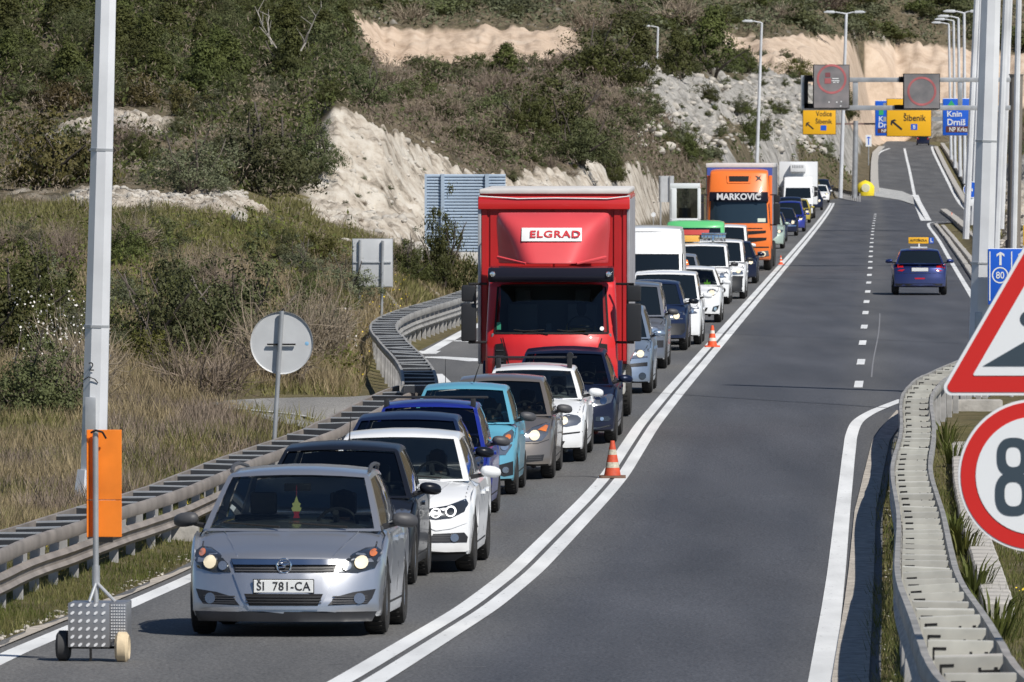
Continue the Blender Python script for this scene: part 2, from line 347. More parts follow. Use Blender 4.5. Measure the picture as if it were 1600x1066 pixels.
def _grid(A, px, Z):
    i = np.clip(np.interp(px, _TP, np.arange(len(_TP))), 0, len(_TP) - 1.001); j = np.clip(np.interp(Z, _TZ, np.arange(len(_TZ))), 0, len(_TZ) - 1.001)
    a_ = i.astype(int); b_ = j.astype(int); u = i - a_; v = j - b_
    return A[a_, b_] * (1 - u) * (1 - v) + A[a_ + 1, b_] * u * (1 - v) + A[a_, b_ + 1] * (1 - u) * v + A[a_ + 1, b_ + 1] * u * v
def terr(X, Z):
    X = np.asarray(X, float); Z = np.asarray(Z, float)
    return _grid(TH, 800 + X * F / Z, Z)
nc, nz = PX.shape
V = np.stack([XX, ZZ, TH], -1).reshape(-1, 3)
ii = np.arange(nc * nz).reshape(nc, nz)
Q = np.stack([ii[:-1, :-1], ii[1:, :-1], ii[1:, 1:], ii[:-1, 1:]], -1).reshape(-1, 4)
tm = bpy.data.materials.new('hillside_ground'); tm.use_nodes = True
ter = np_mesh('hillside_ground', V, Q, tm, k=4); tag(ter, 'dry Mediterranean slope with pale rock cuts, tan soil and grass', kind='structure')
ter.data.shade_smooth()
ca = ter.data.attributes.new('cov', 'FLOAT_COLOR', 'POINT')
ca.data.foreach_set('color', np.stack([RK, OR, MD, np.clip(ZZ / 1000, 0, 1)], -1).astype('f').ravel())
# apron so the ground goes on behind and beside the camera
mb = MB(); mb.add([(-400, -300, -1.2), (400, -300, -1.2), (400, 60, -1.2), (-400, 60, -1.2)], [(0, 1, 2, 3)])
_ap = mb.build('lower_ground', tm, smooth=0); tag(_ap, kind='structure')
def build_terrain_mat(m):
    t = m.node_tree; N = t.nodes; L = t.links; b = N['Principled BSDF']; b.inputs['Roughness'].default_value = .95; b.inputs['Specular IOR Level'].default_value = .15
    at_ = N.new('ShaderNodeAttribute'); at_.attribute_name = 'cov'; sp = N.new('ShaderNodeSeparateColor'); L.new(at_.outputs[0], sp.inputs[0])
    geo = N.new('ShaderNodeNewGeometry')
    def noise(s, det=8, ro=.6):
        n = N.new('ShaderNodeTexNoise'); n.inputs['Scale'].default_value = s; n.inputs['Detail'].default_value = det; n.inputs['Roughness'].default_value = ro; L.new(geo.outputs['Position'], n.inputs['Vector']); return n.outputs[0]
    def ramp(v, pts):
        r = N.new('ShaderNodeValToRGB'); L.new(v, r.inputs[0]); e_ = r.color_ramp.elements
        while len(e_) > 1: e_.remove(e_[-1])
        e_[0].position = pts[0][0]; e_[0].color = (*pts[0][1], 1)
        for p, c in pts[1:]: q = e_.new(p); q.color = (*c, 1)
        return r.outputs[0]
    def mix(f_, a_, b_):
        x = N.new('ShaderNodeMix'); x.data_type = 'RGBA'; L.new(f_, x.inputs[0]); L.new(a_, x.inputs[6]); L.new(b_, x.inputs[7]); return x.outputs[2]
    scrub = ramp(noise(1.1, 10, .7), [(.3, (.045, .045, .028)), (.45, (.10, .085, .055)), (.55, (.155, .125, .08)), (.68, (.23, .2, .15)), (.8, (.36, .34, .3))])
    grass = ramp(noise(.8, 10, .72), [(.3, (.06, .07, .022)), (.45, (.12, .115, .035)), (.56, (.18, .155, .06)), (.7, (.25, .21, .11))])
    rockc = ramp(noise(.9, 12, .68), [(.30, (.15, .13, .105)), (.40, (.27, .235, .19)), (.46, (.46, .40, .33)), (.56, (.58, .53, .455)), (.72, (.66, .62, .56))])
    rock2 = ramp(noise(.55, 12, .7), [(.3, (.10, .095, .08)), (.45, (.27, .26, .24)), (.6, (.43, .41, .38))])
    orange = ramp(noise(.22, 12, .7), [(.28, (.34, .25, .18)), (.42, (.48, .37, .28)), (.55, (.58, .46, .355)), (.75, (.60, .52, .43))])
    fz = N.new('ShaderNodeMapRange'); fz.inputs[1].default_value = .44; fz.inputs[2].default_value = .52; L.new(at_.outputs['Alpha'], fz.inputs[0])
    rk = mix(fz.outputs[0], rockc, rock2)
    c = mix(sp.outputs[2], scrub, grass); c = mix(sp.outputs[0], c, rk); c = mix(sp.outputs[1], c, orange)
    L.new(c, b.inputs['Base Color'])
    bp = N.new('ShaderNodeBump'); bp.inputs['Strength'].default_value = 1.; bp.inputs['Distance'].default_value = .16; L.new(noise(3.2, 12, .7), bp.inputs['Height']); L.new(bp.outputs[0], b.inputs['Normal'])
build_terrain_mat(tm)

# ================================================================ ROADS
def asphalt(name, c, c2, tint=(.03, .035, .045)):
    m = bpy.data.materials.new(name); m.use_nodes = True; t = m.node_tree; N = t.nodes; L = t.links; b = N['Principled BSDF']
    b.inputs['Specular IOR Level'].default_value = .35
    geo = N.new('ShaderNodeNewGeometry')
    mp = N.new('ShaderNodeMapping'); mp.inputs['Scale'].default_value = (1, .06, 1); mp.inputs['Rotation'].default_value = (0, 0, R(2.7)); L.new(geo.outputs['Position'], mp.inputs[0])
    n1 = N.new('ShaderNodeTexNoise'); n1.inputs['Scale'].default_value = .9; n1.inputs['Detail'].default_value = 6; L.new(mp.outputs[0], n1.inputs['Vector']); mp3 = N.new('ShaderNodeMapping'); mp3.inputs['Scale'].default_value = (1, .12, 1); L.new(geo.outputs['Position'], mp3.inputs[0]); mp2 = N.new('ShaderNodeMapping'); mp2.inputs['Scale'].default_value = (1, .4, 1); L.new(geo.outputs['Position'], mp2.inputs[0])
    n2 = N.new('ShaderNodeTexNoise'); n2.inputs['Scale'].default_value = 38; n2.inputs['Detail'].default_value = 4; L.new(mp2.outputs[0], n2.inputs['Vector'])
    n3 = N.new('ShaderNodeTexNoise'); n3.inputs['Scale'].default_value = .6; n3.inputs['Detail'].default_value = 7; L.new(mp3.outputs[0], n3.inputs['Vector'])
    m1 = N.new('ShaderNodeMix'); m1.data_type = 'RGBA'; m1.inputs[6].default_value = (*c, 1); m1.inputs[7].default_value = (*c2, 1)
    r1 = N.new('ShaderNodeMapRange'); r1.inputs[1].default_value = .3; r1.inputs[2].default_value = .7; L.new(n1.outputs[0], r1.inputs[0]); L.new(r1.outputs[0], m1.inputs[0])
    m2 = N.new('ShaderNodeMix'); m2.data_type = 'RGBA'; m2.blend_type = 'MULTIPLY'; m2.inputs[0].default_value = 1
    r2 = N.new('ShaderNodeMapRange'); r2.inputs[1].default_value = .25; r2.inputs[2].default_value = .75; r2.inputs[3].default_value = .4; r2.inputs[4].default_value = 1.6; L.new(n2.outputs[0], r2.inputs[0])
    L.new(m1.outputs[2], m2.inputs[6]); L.new(r2.outputs[0], m2.inputs[7])
    m3 = N.new('ShaderNodeMix'); m3.data_type = 'RGBA'; m3.blend_type = 'MULTIPLY'; m3.inputs[0].default_value = 1
    r3 = N.new('ShaderNodeMapRange'); r3.inputs[1].default_value = .3; r3.inputs[2].default_value = .7; r3.inputs[3].default_value = .78; r3.inputs[4].default_value = 1.15; L.new(n3.outputs[0], r3.inputs[0])
    wa = N.new('ShaderNodeAttribute'); wa.attribute_name = 'wear'; wm = N.new('ShaderNodeMix'); wm.data_type = 'RGBA'; wm.blend_type = 'MULTIPLY'
    L.new(wa.outputs['Fac'], wm.inputs[0]); L.new(m2.outputs[2], wm.inputs[6]); wm.inputs[7].default_value = (.68, .71, .80, 1)
    L.new(wm.outputs[2], m3.inputs[6]); L.new(r3.outputs[0], m3.inputs[7]); L.new(m3.outputs[2], b.inputs['Base Color'])
    r4 = N.new('ShaderNodeMapRange'); r4.inputs[3].default_value = .62; r4.inputs[4].default_value = .9; L.new(n1.outputs[0], r4.inputs[0]); L.new(r4.outputs[0], b.inputs['Roughness'])
    bp = N.new('ShaderNodeBump'); bp.inputs['Strength'].default_value = .5; bp.inputs['Distance'].default_value = .01; L.new(n2.outputs[0], bp.inputs['Height']); L.new(bp.outputs[0], b.inputs['Normal'])
    return m
ASPH = asphalt('worn_bluish_asphalt', (.085, .086, .088), (.112, .112, .114))
ASPL = asphalt('lighter_asphalt', (.10, .10, .10), (.135, .133, .13))
ASPO = asphalt('pale_chip_asphalt', (.2, .195, .185), (.26, .25, .235))
def strip(name, fl, fr, Z0, Z1, lift, mat, parent=None, dz=2., nx=1, wear=None, label=None, kind='structure'):
    zs = np.arange(Z0, Z1 + dz * .99, dz); zs[-1] = Z1; v = []; f = []
    for z in zs:
        a_, b_ = float(fl(z)), float(fr(z))
        for i in range(nx + 1): v.append((a_ + (b_ - a_) * i / nx, z, float(zroad(z)) + lift))
    k = nx + 1
    for j in range(len(zs) - 1):
        for i in range(nx): f.append((j * k + i, j * k + i + 1, (j + 1) * k + i + 1, (j + 1) * k + i))
    o = me_obj(name, v, f, mat, parent); o.data.shade_smooth()
    if wear:
        at_ = o.data.attributes.new('wear', 'FLOAT', 'POINT'); at_.data.foreach_set('value', [float(wear(x, z)) for x, z, _ in v])
    if parent is None: tag(o, label, kind=kind)
    return o
def lane_wear(x, z):
    u = x - float(XD(z)); w1 = 3.5 if z < 150 else 3.4
    def band(a_, b_, e_=.75): return min(1, max(0, (u - a_) / e_)) * min(1, max(0, (b_ - u) / e_))
    return max(band(.25, 3.75), band(3.7, 7.3) if z > 140 else 0) + .5 * band(-3.3, -.4, 1.)
road = strip('road', lambda z: XL(z) - .25, lambda z: XR(z) + .25, 42, 700, 0., ASPH, nx=40, wear=lane_wear, label='two-lane asphalt road running away from the camera')
strip('exit_road', XLr, lambda z: XR(z) + .3, 700.02, 1175, 0., ASPH, dz=3)
strip('left_lane_surface', lambda z: XL(z) - .22, lambda z: XD(z) - .2, 42.1, 640, .004, ASPL)
def paint_mat(name, c, wear):
    m = mk(name, c, .6); t = m.node_tree; N = t.nodes; L = t.links; b = N['Principled BSDF']; geo = N.new('ShaderNodeNewGeometry')
    n1 = N.new('ShaderNodeTexNoise'); n1.inputs['Scale'].default_value = 18; n1.inputs['Detail'].default_value = 7; n1.inputs['Roughness'].default_value = .75; mp1 = N.new('ShaderNodeMapping'); mp1.inputs['Scale'].default_value = (1, .25, 1); L.new(geo.outputs['Position'], mp1.inputs[0]); L.new(mp1.outputs[0], n1.inputs['Vector'])
    n2 = N.new('ShaderNodeTexNoise'); n2.inputs['Scale'].default_value = 2.2; n2.inputs['Detail'].default_value = 6; mpp = N.new('ShaderNodeMapping'); mpp.inputs['Scale'].default_value = (1, .12, 1); L.new(geo.outputs['Position'], mpp.inputs[0]); L.new(mpp.outputs[0], n2.inputs['Vector'])
    r1 = N.new('ShaderNodeMapRange'); r1.inputs[1].default_value = .60 - wear; r1.inputs[2].default_value = .68 - wear; L.new(n1.outputs[0], r1.inputs[0])
    r2 = N.new('ShaderNodeMapRange'); r2.inputs[1].default_value = .3; r2.inputs[2].default_value = .7; r2.inputs[3].default_value = .78; r2.inputs[4].default_value = 1.05; L.new(n2.outputs[0], r2.inputs[0])
    x1 = N.new('ShaderNodeMix'); x1.data_type = 'RGBA'; x1.blend_type = 'MULTIPLY'; x1.inputs[0].default_value = 1; x1.inputs[6].default_value = (*c, 1); L.new(r2.outputs[0], x1.inputs[7])
    x2 = N.new('ShaderNodeMix'); x2.data_type = 'RGBA'; L.new(r1.outputs[0], x2.inputs[0]); L.new(x1.outputs[2], x2.inputs[6]); x2.inputs[7].default_value = (.16, .16, .16, 1); L.new(x2.outputs[2], b.inputs['Base Color']); return m
PAINT = paint_mat('road_paint', (.74, .75, .75), 0)
PAINTW = paint_mat('worn_road_paint', (.55, .55, .53), .1)
def line(name, fn, w_, Z0, Z1, lift=.008, mat=None, dz=1.5, label=None):
    return strip(name, lambda z: fn(z) - w_ / 2, lambda z: fn(z) + w_ / 2, Z0, Z1, lift, mat or PAINT, dz=dz, label=label)
line('double_line_left', lambda z: XD(z) - .125, .185, 44, 676)
line('double_line_right', lambda z: XD(z) + .125, .185, 44, 676)
line('left_edge_line', lambda z: XL(z) + .12, .2, 44, 132)
eR = pathfn([(1275,1130),(1282,1066),(1296,960),(1308,870),(1316,800),(1322,755),(1327,715),(1331,690),(1334,672),(1340,658),(1352,648),(1370,640),(1396,631),(1411,625)])
def thick_line(name, pts, w_, lift=.008, mat=None, res=6):
    """painted line through ground pixels, constant width on the road"""
    P = [Vector(gnd(*p)[:2]) for p in pts]; D = []
    for i in range(len(P) - 1):
        p0 = P[max(i - 1, 0)]; p1 = P[i]; p2 = P[i + 1]; p3 = P[min(i + 2, len(P) - 1)]
        for k in range(res):
            t = k / res; D.append(.5 * ((2 * p1) + (p2 - p0) * t + (2 * p0 - 5 * p1 + 4 * p2 - p3) * t * t + (3 * p1 - p0 - 3 * p2 + p3) * t ** 3))
    D.append(P[-1]); v = []; f = []
    for i, p in enumerate(D):
        t = (D[min(i + 1, len(D) - 1)] - D[max(i - 1, 0)]).normalized(); n = Vector((-t.y, t.x))
        for s_ in (-1, 1): q = p + n * s_ * w_ / 2; v.append((q.x, q.y, float(zroad(q.y)) + lift))
        if i: f.append((2 * i - 2, 2 * i - 1, 2 * i + 1, 2 * i))
    o = me_obj(name, v, f, mat or PAINT); return tag(o, kind='structure')
thick_line('right_edge_line', [(1275,1130),(1284,1066),(1299,960),(1310,870),(1318,790),(1324,735),(1328,700),(1331,680),(1340,660),(1358,647),(1380,637),(1411,625)], .2)
thick_line('far_edge_line', [(1532,485),(1512,452),(1485,407),(1466,374),(1451,353),(1456,348),(1482,346.5)], .17)
thick_line('gore_line', [(672,549),(700,533),(735,514),(770,500)], .28)
thick_line('gore_bar', [(711,532.5),(760,535)], .7); thick_line('gore_bar', [(668,558),(720,561),(760,565)], .8)
thick_line('gore_line', [(672,549),(664,553.5)], .5); thick_line('side_road_line', [(672,585),(684,597),(697,612)], .5)
thick_line('ramp_line', [(1413,232),(1417,250),(1420,262),(1425,286),(1429,305)], .28, mat=PAINT)
thick_line('ramp_line', [(1429,305),(1436,322),(1447,345)], .7, mat=PAINT)
thick_line('ramp_edge_line', [(1456,229),(1458,237),(1470,262),(1487,296),(1500,318),(1514,332)], .3)
thick_line('ramp_left_line', [(1369,292),(1369,270),(1370,246),(1375,238),(1390,232)], .35)
# dashes between the two right-hand lanes
zk = 156.3; dash = [(1342,601),(1345.5,566),(1348,536),(1350.5,511),(1352.5,489),(1354,471.7),(1356,456),(1357.5,442),(1358.5,430),(1359.5,419),(1360,409.5),(1360.5,401),(1361,393),(1361.5,386),(1362,379.5),(1362.5,373),(1363,367),(1363.5,362),(1364,357.5),(1364.5,353),(1365,349),(1366,345),(1366.5,341.5),(1367,338),(1367.5,335)]
for x_, y_ in dash:
    X, Z, z0 = gnd(x_, y_); hl = 2.2
    v = []; yw = .049
    for s_ in (-1, 1):
        for u in (-1, 1): v.append((X + u * .085 + s_ * hl * yw, Z + s_ * hl, float(zroad(Z + s_ * hl)) + .009))
    tag(me_obj('lane_dash', v, [(0, 1, 3, 2)], PAINT), kind='structure')
# hatched island before the ramp
v = [gnd(*p, .01) for p in [(1366,292),(1410,299),(1426,306),(1447,345),(1436,322),(1405,312),(1366,306)]]
v = [(x, y, float(zroad(y)) + .006) for x, y, z in v]
tag(me_obj('traffic_island_surface', v, [(0, 1, 2, 6), (2, 5, 6), (2, 4, 5), (2, 3, 4)], PAINTW), kind='structure')
# cable shadows across the carriageway, painted in as thin dark strips
CABLE_SHADE = mk('cable_shadow', (.012, .012, .013), .5)
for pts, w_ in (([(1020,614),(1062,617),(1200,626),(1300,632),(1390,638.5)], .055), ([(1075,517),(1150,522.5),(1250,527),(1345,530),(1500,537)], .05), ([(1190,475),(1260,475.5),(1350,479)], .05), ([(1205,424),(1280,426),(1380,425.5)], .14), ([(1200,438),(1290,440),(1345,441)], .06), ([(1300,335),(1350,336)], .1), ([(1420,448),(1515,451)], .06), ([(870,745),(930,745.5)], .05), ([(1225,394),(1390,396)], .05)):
    thick_line('cable_shadow_strip', pts, w_, .011, CABLE_SHADE)
SCUFF = mk('scuff', (.2, .2, .21), .7)
thick_line('road_scuff', [(712,1044.5),(735,1044),(760,1043.6)], .03, .006, SCUFF)
thick_line('road_scuff', [(1362,590),(1365,562),(1373,520),(1375,490)], .03, .006, SCUFF)
# side road on the left
poly = [(326,632),(338,628),(365,625.5),(420,623),(480,621.5),(540,621),(610,616),(655,598),(668,560),(700,560),(700,660),(655,700),(560,700),(470,668),(429,660),(390,648)]
def hit0(px, py):
    z_ = np.arange(60, 400, .4); T = terr((px - 800) * z_ / F, z_) + .05; y = Y0 + (CZ - T) * F / z_; k = int(np.argmax(y <= py)); return ((px - 800) * z_[k] / F, z_[k], float(T[k]))
P = [hit0(*p) for p in poly]
P += [hit0(x_, y_) for x_ in range(360, 700, 22) for y_ in range(628, 700, 9) if y_ < 640 + (x_ - 340) * .17]
n_o = len(poly)
r_ = delaunay_2d_cdt([Vector(p[:2]) for p in P], [], [list(range(n_o))], 1, 1e-6)
sr = me_obj('side_road', [(q.x, q.y, float(terr(q.x, q.y)) + .05 if q.x < float(XL(q.y)) - .4 else float(zroad(q.y)) - .02) for q in r_[0]], [list(t) for t in r_[2]], ASPO); tag(sr, 'pale weathered side road leaving to the left behind the guardrail', kind='structure')
def ground_line(name, pts, w_, lift, mat):
    v = []; f = []
    for i, (a_, b_) in enumerate(pts):
        X, Z, z0 = hit0(a_, b_); z = z0 + lift + .02
        v += [(X, Z - w_ / 2, z), (X, Z + w_ / 2, z)]
        if i: f.append((2 * i - 2, 2 * i, 2 * i + 1, 2 * i - 1))
    return tag(me_obj(name, v, f, mat), kind='structure')
ground_line('side_road_edge_line', [(372,641.5),(400,644),(430,647),(462,651),(490,655.5)], .55, .008, PAINTW)

# gravel margins
GRAV = mk('gravel', (.42, .38, .33), .95, var=.45, vs=9, bump=.8, bs=30)
strip('gravel_margin_right', lambda z: XR(z) - .12, lambda z: XR(z) + .16, 44, 141, .02, GRAV, dz=.7)
strip('gravel_margin_left', lambda z: XL(z) - .17 - .05 * sin(z * .9) - .03 * sin(z * 2.3), lambda z: XL(z) - .08, 44, 130, .02, GRAV, dz=.5)

# ================================================================ GUARDRAILS
BEAMW = mk('weathered_beam', (.30, .265, .235), .6, .25, var=.3, vs=1.6, bump=.15, bs=14)
BEAMG = mk('weathered_beam_grey', (.33, .32, .30), .6, .2, var=.35, vs=1.8, bump=.15, bs=12)
POSTM = mk('zinc_post', (.42, .41, .40), .55, .4, var=.3, vs=5)
SPACD = mk('spacer_dark', (.05, .053, .06), .5, .4, var=.3, vs=4)
SPACL = mk('spacer_pale', (.52, .51, .46), .6, .15, var=.3, vs=2.4, objvar=.12)
STONE = mk('kerb_stone', (.42, .40, .37), .9, var=.35, vs=3, bump=.6, bs=12)
def resample(P, step):
    P = [Vector(p) for p in P]; d_ = [0]
    for a_, b_ in zip(P[:-1], P[1:]): d_.append(d_[-1] + (b_ - a_).length)
    n = max(1, int(d_[-1] / step)); out = []
    for i in range(n + 1):
        s_ = i * step
        k = min(max(j for j in range(len(d_)) if d_[j] <= s_ + 1e-9), len(P) - 2); t = (s_ - d_[k]) / (d_[k + 1] - d_[k])
        out.append(P[k].lerp(P[k + 1], t))
    return out
def smooth_path(P, it=2):
    P = [Vector(p) for p in P]
    for _ in range(it):
        Q_ = [P[0]]
        for a_, b_ in zip(P[:-1], P[1:]): Q_ += [a_.lerp(b_, .25), a_.lerp(b_, .75)]
        Q_.append(P[-1]); P = Q_
    return P
def sweep(P, prof, mat, name, parent, side=1):
    """prof: closed loop of (outward, up); outward is to the left of travel * side"""
    v = []; f = []; k = len(prof)
    for i, p in enumerate(P):
        t = (P[min(i + 1, len(P) - 1)] - P[max(i - 1, 0)]); t.z = 0; t.normalize(); n = Vector((-t.y, t.x, 0)) * side
        for a_, b_ in prof: v.append(p + n * a_ + Vector((0, 0, b_)))
        if i:
            for j in range(k): f.append(((i - 1) * k + j, (i - 1) * k + (j + 1) % k, i * k + (j + 1) % k, i * k + j))
    f += [tuple(range(k)), tuple(range(len(P) * k - 1, (len(P) - 1) * k - 1, -1))]
    return me_obj(name, v, f, mat, parent, smooth=30)
BOX_T = [(0, 0), (.045, .0), (.06, -.03), (.06, -.11), (.045, -.14), (0, -.14)]
WB_ = [(0, -.24), (.03, -.25), (.055, -.29), (.02, -.33), (.02, -.37), (.055, -.41), (.03, -.45), (0, -.46), (-.01, -.46), (-.01, -.24)]
def guardrail(pts, h, width, back, label, beam, spacer_mat, step=2., spacer='channel', Zfix=None, group=None, post_h=None, low=True, ends=None):
    """pts: pixels of the top edge of the front beam; the back beam lies at +width on the 'back' side (-1 left, 1 right of travel)"""
    P = [Vector(gnd(a_, b_, h)) for a_, b_ in pts]; P = smooth_path(P, 1 if 'bent' in label else 2); P = resample(P, .5)
    for p in P:
        g_ = float(terr(p.x, p.y)) + h; p.z = max(float(zroad(p.y)) + h - .05, min(g_, p.z + .25))
    root = empty('guardrail', tuple(P[0] - Vector((0, 0, h)))); tag(root, label, 'guardrail', group)
    off = root.location.copy(); L0 = [p - off for p in P]
    sweep(L0, BOX_T, beam, 'front_beam', root, -back)
    if low: sweep(L0, WB_ if spacer == 'channel' else [(a_, b_ + .11 if i_ not in (7, 8) else b_ + .02) for i_, (a_, b_) in enumerate(WB_)], beam, 'lower_beam', root, -back)
    B = []
    for i, p in enumerate(L0):
        t = (L0[min(i + 1, len(L0) - 1)] - L0[max(i - 1, 0)]); t.z = 0; t.normalize(); B.append(p + Vector((-t.y, t.x, 0)) * back * width)
    sweep(B, [(a_, b_) for a_, b_ in BOX_T], beam, 'rear_beam', root, back)
    pm = MB(); pm.box(-.05, .05, -.035, .035, -h - .1, -.13); po = pm.build('post', POSTM, root, bevel=.006, seg=1)
    ph = max(.3, h)
    sm = MB()
    if spacer == 'channel':
        sm.box(.0, width, -.045, .045, -.012, .004, 0); sm.box(.0, width, .035, .045, -.13, -.012, 1); sm.box(0, .012, -.04, .04, -.12, -.012, 1)
        sp_ = sm.build('spacer', [GALV, spacer_mat], root, bevel=0, smooth=0)
    else:
        sm.box(.02, width - .02, -.05, .05, -.012, .004, 0); sm.box(.02, width - .02, -.052, -.04, -.16, -.0, 0)
        sm.box(.05, .13, -.056, -.052, -.05, -.035, 1); sm.box(.05, .06, -.056, -.052, -.11, -.035, 1)
        sm.box(width - .16, width - .04, -.056, -.052, -.1, -.075, 1); sm.box(width - .16, width - .145, -.056, -.052, -.13, -.06, 1); sm.box(width - .07, width - .05, -.056, -.052, -.14, -.06, 1)
        sp_ = sm.build('spacer', [spacer_mat, UNDER], root, smooth=0)
    S = resample(L0, step); first = True; rnd = random.Random(5)
    for i in range(len(S) - 1):
        t = (S[i + 1] - S[i]); t.z = 0; t.normalize(); ang = math.atan2(t.y, t.x) - pi / 2
        n = Vector((-t.y, t.x, 0)) * back
        for o, q, rz in ((po, S[i] + n * .06, ang), (po, S[i] + n * (width - .06), ang), (sp_, S[i], ang if back < 0 else ang + pi)):
            if o is po and q != S[i] and False: pass
            c = o if (first and o is po and (q - S[i]).length < .1) or (first and o is sp_) else o.copy()
            if c is not o: COL.objects.link(c)
            c.parent = root; c.location = q; c.rotation_euler = (rnd.gauss(0, .03 if o is sp_ else .015), rnd.gauss(0, .022), rz + rnd.gauss(0, .03) * (1 if o is sp_ else 0))
        first = False
    return root
# travel is from near to far; left rail: ground side to the left (+1 = left normal)
guardrail([(-260,985),(-120,905),(0,848),(140,806),(270,764),(345,733),(415,704),(481,681),(549,656),(586,635),(620,618),(648,604),(670,597)], .62, .47, 1, 'long weathered double guardrail on the left, running from the orange sign to the gap', BEAMW, SPACD, 2.)
guardrail([(680,597),(679,584),(674,570),(660,553),(641,536),(624,519),(616,509),(622,498),(645,488),(680,476),(725,461),(790,438),(850,420)], .75, .52, 1, 'dark bent double guardrail curving round the verge left of the red lorry', BEAMG, SPACD, 1.9)
guardrail([(1700,1290),(1580,1150),(1490,1066),(1449,1010),(1429,949),(1406,895),(1407,850),(1409,801),(1403,770),(1397,740),(1398,716),(1409,680),(1412,655),(1409,630),(1414,606),(1440,585),(1478,567),(1530,548),(1600,528)], .75, .43, -1, 'pale double guardrail winding along the right edge behind the warning signs', BEAMG, SPACL, 2., 'plate')
def small_rail(pts, h, label):
    P = resample([Vector(gnd(a_, b_, h)) for a_, b_ in pts], 2.5)
    root = empty('guardrail', tuple(P[0] - Vector((0, 0, h)))); tag(root, label, 'guardrail'); off = root.location.copy()
    L0 = [p - off for p in P]; sweep(L0, [(0, 0), (.06, -.05), (.06, -.28), (0, -.32)], SPACD, 'beam', root)
    pm = MB(); pm.box(-.06, .06, -.05, .05, -h - .3, -.1); po = pm.build('post', POSTM, root, smooth=0)
    for i, q in enumerate(L0):
        c = po if i == 0 else po.copy()
        if i: COL.objects.link(c); c.parent = root
        c.location = q
small_rail([(1275,287),(1300,292),(1325,298),(1345,301)], .8, 'short dark guardrail behind the tail of the queue, left of the yellow crash cushion')

# kerbs and low walls by the exit on the right
def wall(name, pts, w_, h, label, mat=STONE, seg=3., cat='kerb', stones=True):
    P = resample([Vector(gnd(*p)) for p in pts], seg)
    root = empty(name, tuple(P[0])); tag(root, label, cat); off = root.location.copy(); rnd = random.Random(len(pts) * 7 + int(pts[0][0]))
    mb = MB(); mb.box(-w_ / 2, w_ / 2, .01, seg - .02, -.35, h); k0 = mb.build('kerb_stone', mat, root, bevel=.02, seg=1)
    for i in range(len(P) - 1):
        t = P[i + 1] - P[i]; c = k0 if i == 0 else k0.copy()
        if i: COL.objects.link(c); c.parent = root
        c.location = P[i] - off; c.rotation_euler = (math.asin(max(-1, min(1, t.z / t.length))), 0, -math.atan2(t.x, t.y) + rnd.gauss(0, .004))
wall('kerb', [(1462,352),(1478,372),(1505,410),(1535,455)], .22, .12, 'pale concrete kerb beside the white edge line past the blue car')
wall('kerb', [(1473,355),(1490,375),(1512,402),(1545,445)], .22, .14, 'second concrete kerb right of the drain channel, near the tall pole')
wall('low_wall', [(1474,331),(1490,343),(1510,360),(1540,388)], .5, .22, 'broad low concrete wall starting at the red and white cone', cat='wall')
wall('kerb', [(1462,231),(1476,260),(1492,290),(1506,314),(1520,333)], .5, .2, 'pale kerb along the right of the exit ramp')
wall('low_wall', [(1472,228),(1490,255),(1508,285),(1524,312)], .5, .4, 'low concrete wall along the exit ramp under the blue signs', cat='wall')
wall('kerb', [(1367,300),(1366,280),(1366,256),(1368,240),(1378,230)], .8, .18, 'pale kerb along the left of the exit ramp, behind the yellow cushion')
# ================================================================ VEGETATION
NR = np.random.RandomState(11)
_hz = np.concatenate([np.arange(56, 700, .6), np.arange(700, 1330, 1.5)])
def hit(px, py):
    """first terrain point seen at a pixel"""
    T = terr((px - 800) * _hz / F, _hz); y = Y0 + (CZ - T) * F / _hz
    k = np.argmax(y <= py)
    if y[k] > py: return None
    Z = _hz[k]; return (px - 800) * Z / F, Z, float(T[k])
def hits(PXs, PYs):
    order = np.argsort(PXs); out = np.full((len(PXs), 3), np.nan)
    bins = np.round(np.asarray(PXs) / 2).astype(int)
    for b_ in np.unique(bins):
        m_ = bins == b_; px = b_ * 2.
        T = terr((px - 800) * _hz / F, _hz); y = Y0 + (CZ - T) * F / _hz
        ym = np.minimum.accumulate(y)
        k = np.searchsorted(-ym, -np.asarray(PYs)[m_]); ok = k < len(_hz); k = np.minimum(k, len(_hz) - 1)
        Z = _hz[k] + NR.rand(m_.sum()) * .5; X = (np.asarray(PXs)[m_] - 800) * Z / F
        o_ = np.stack([X, Z, T[k]], 1); o_[~ok] = np.nan; out[m_] = o_
    return out[~np.isnan(out[:, 0])]
def veg(name, c, c2=None, ov=.28, tr=.14):
    m = mk(name, c, .65, spec=.25, var=.55, vs=.9, col2=c2, objvar=ov, trans=tr); return m
V_OL = veg('olive_green_leaves', (.105, .115, .045), (.052, .060, .025))
V_DK = veg('dark_evergreen_leaves', (.088, .098, .026), (.044, .052, .015))
V_YG = veg('yellow_green_leaves', (.13, .13, .025), (.06, .07, .02))
V_RU = veg('rusty_green_leaves', (.105, .082, .026), (.05, .045, .018))
V_GY = veg('grey_green_leaves', (.14, .15, .085), (.085, .092, .05))
V_TW = veg('bare_twigs', (.27, .215, .165), (.15, .118, .088), .2, .0)
V_BK = veg('bark', (.12, .10, .085), None, .1, 0)
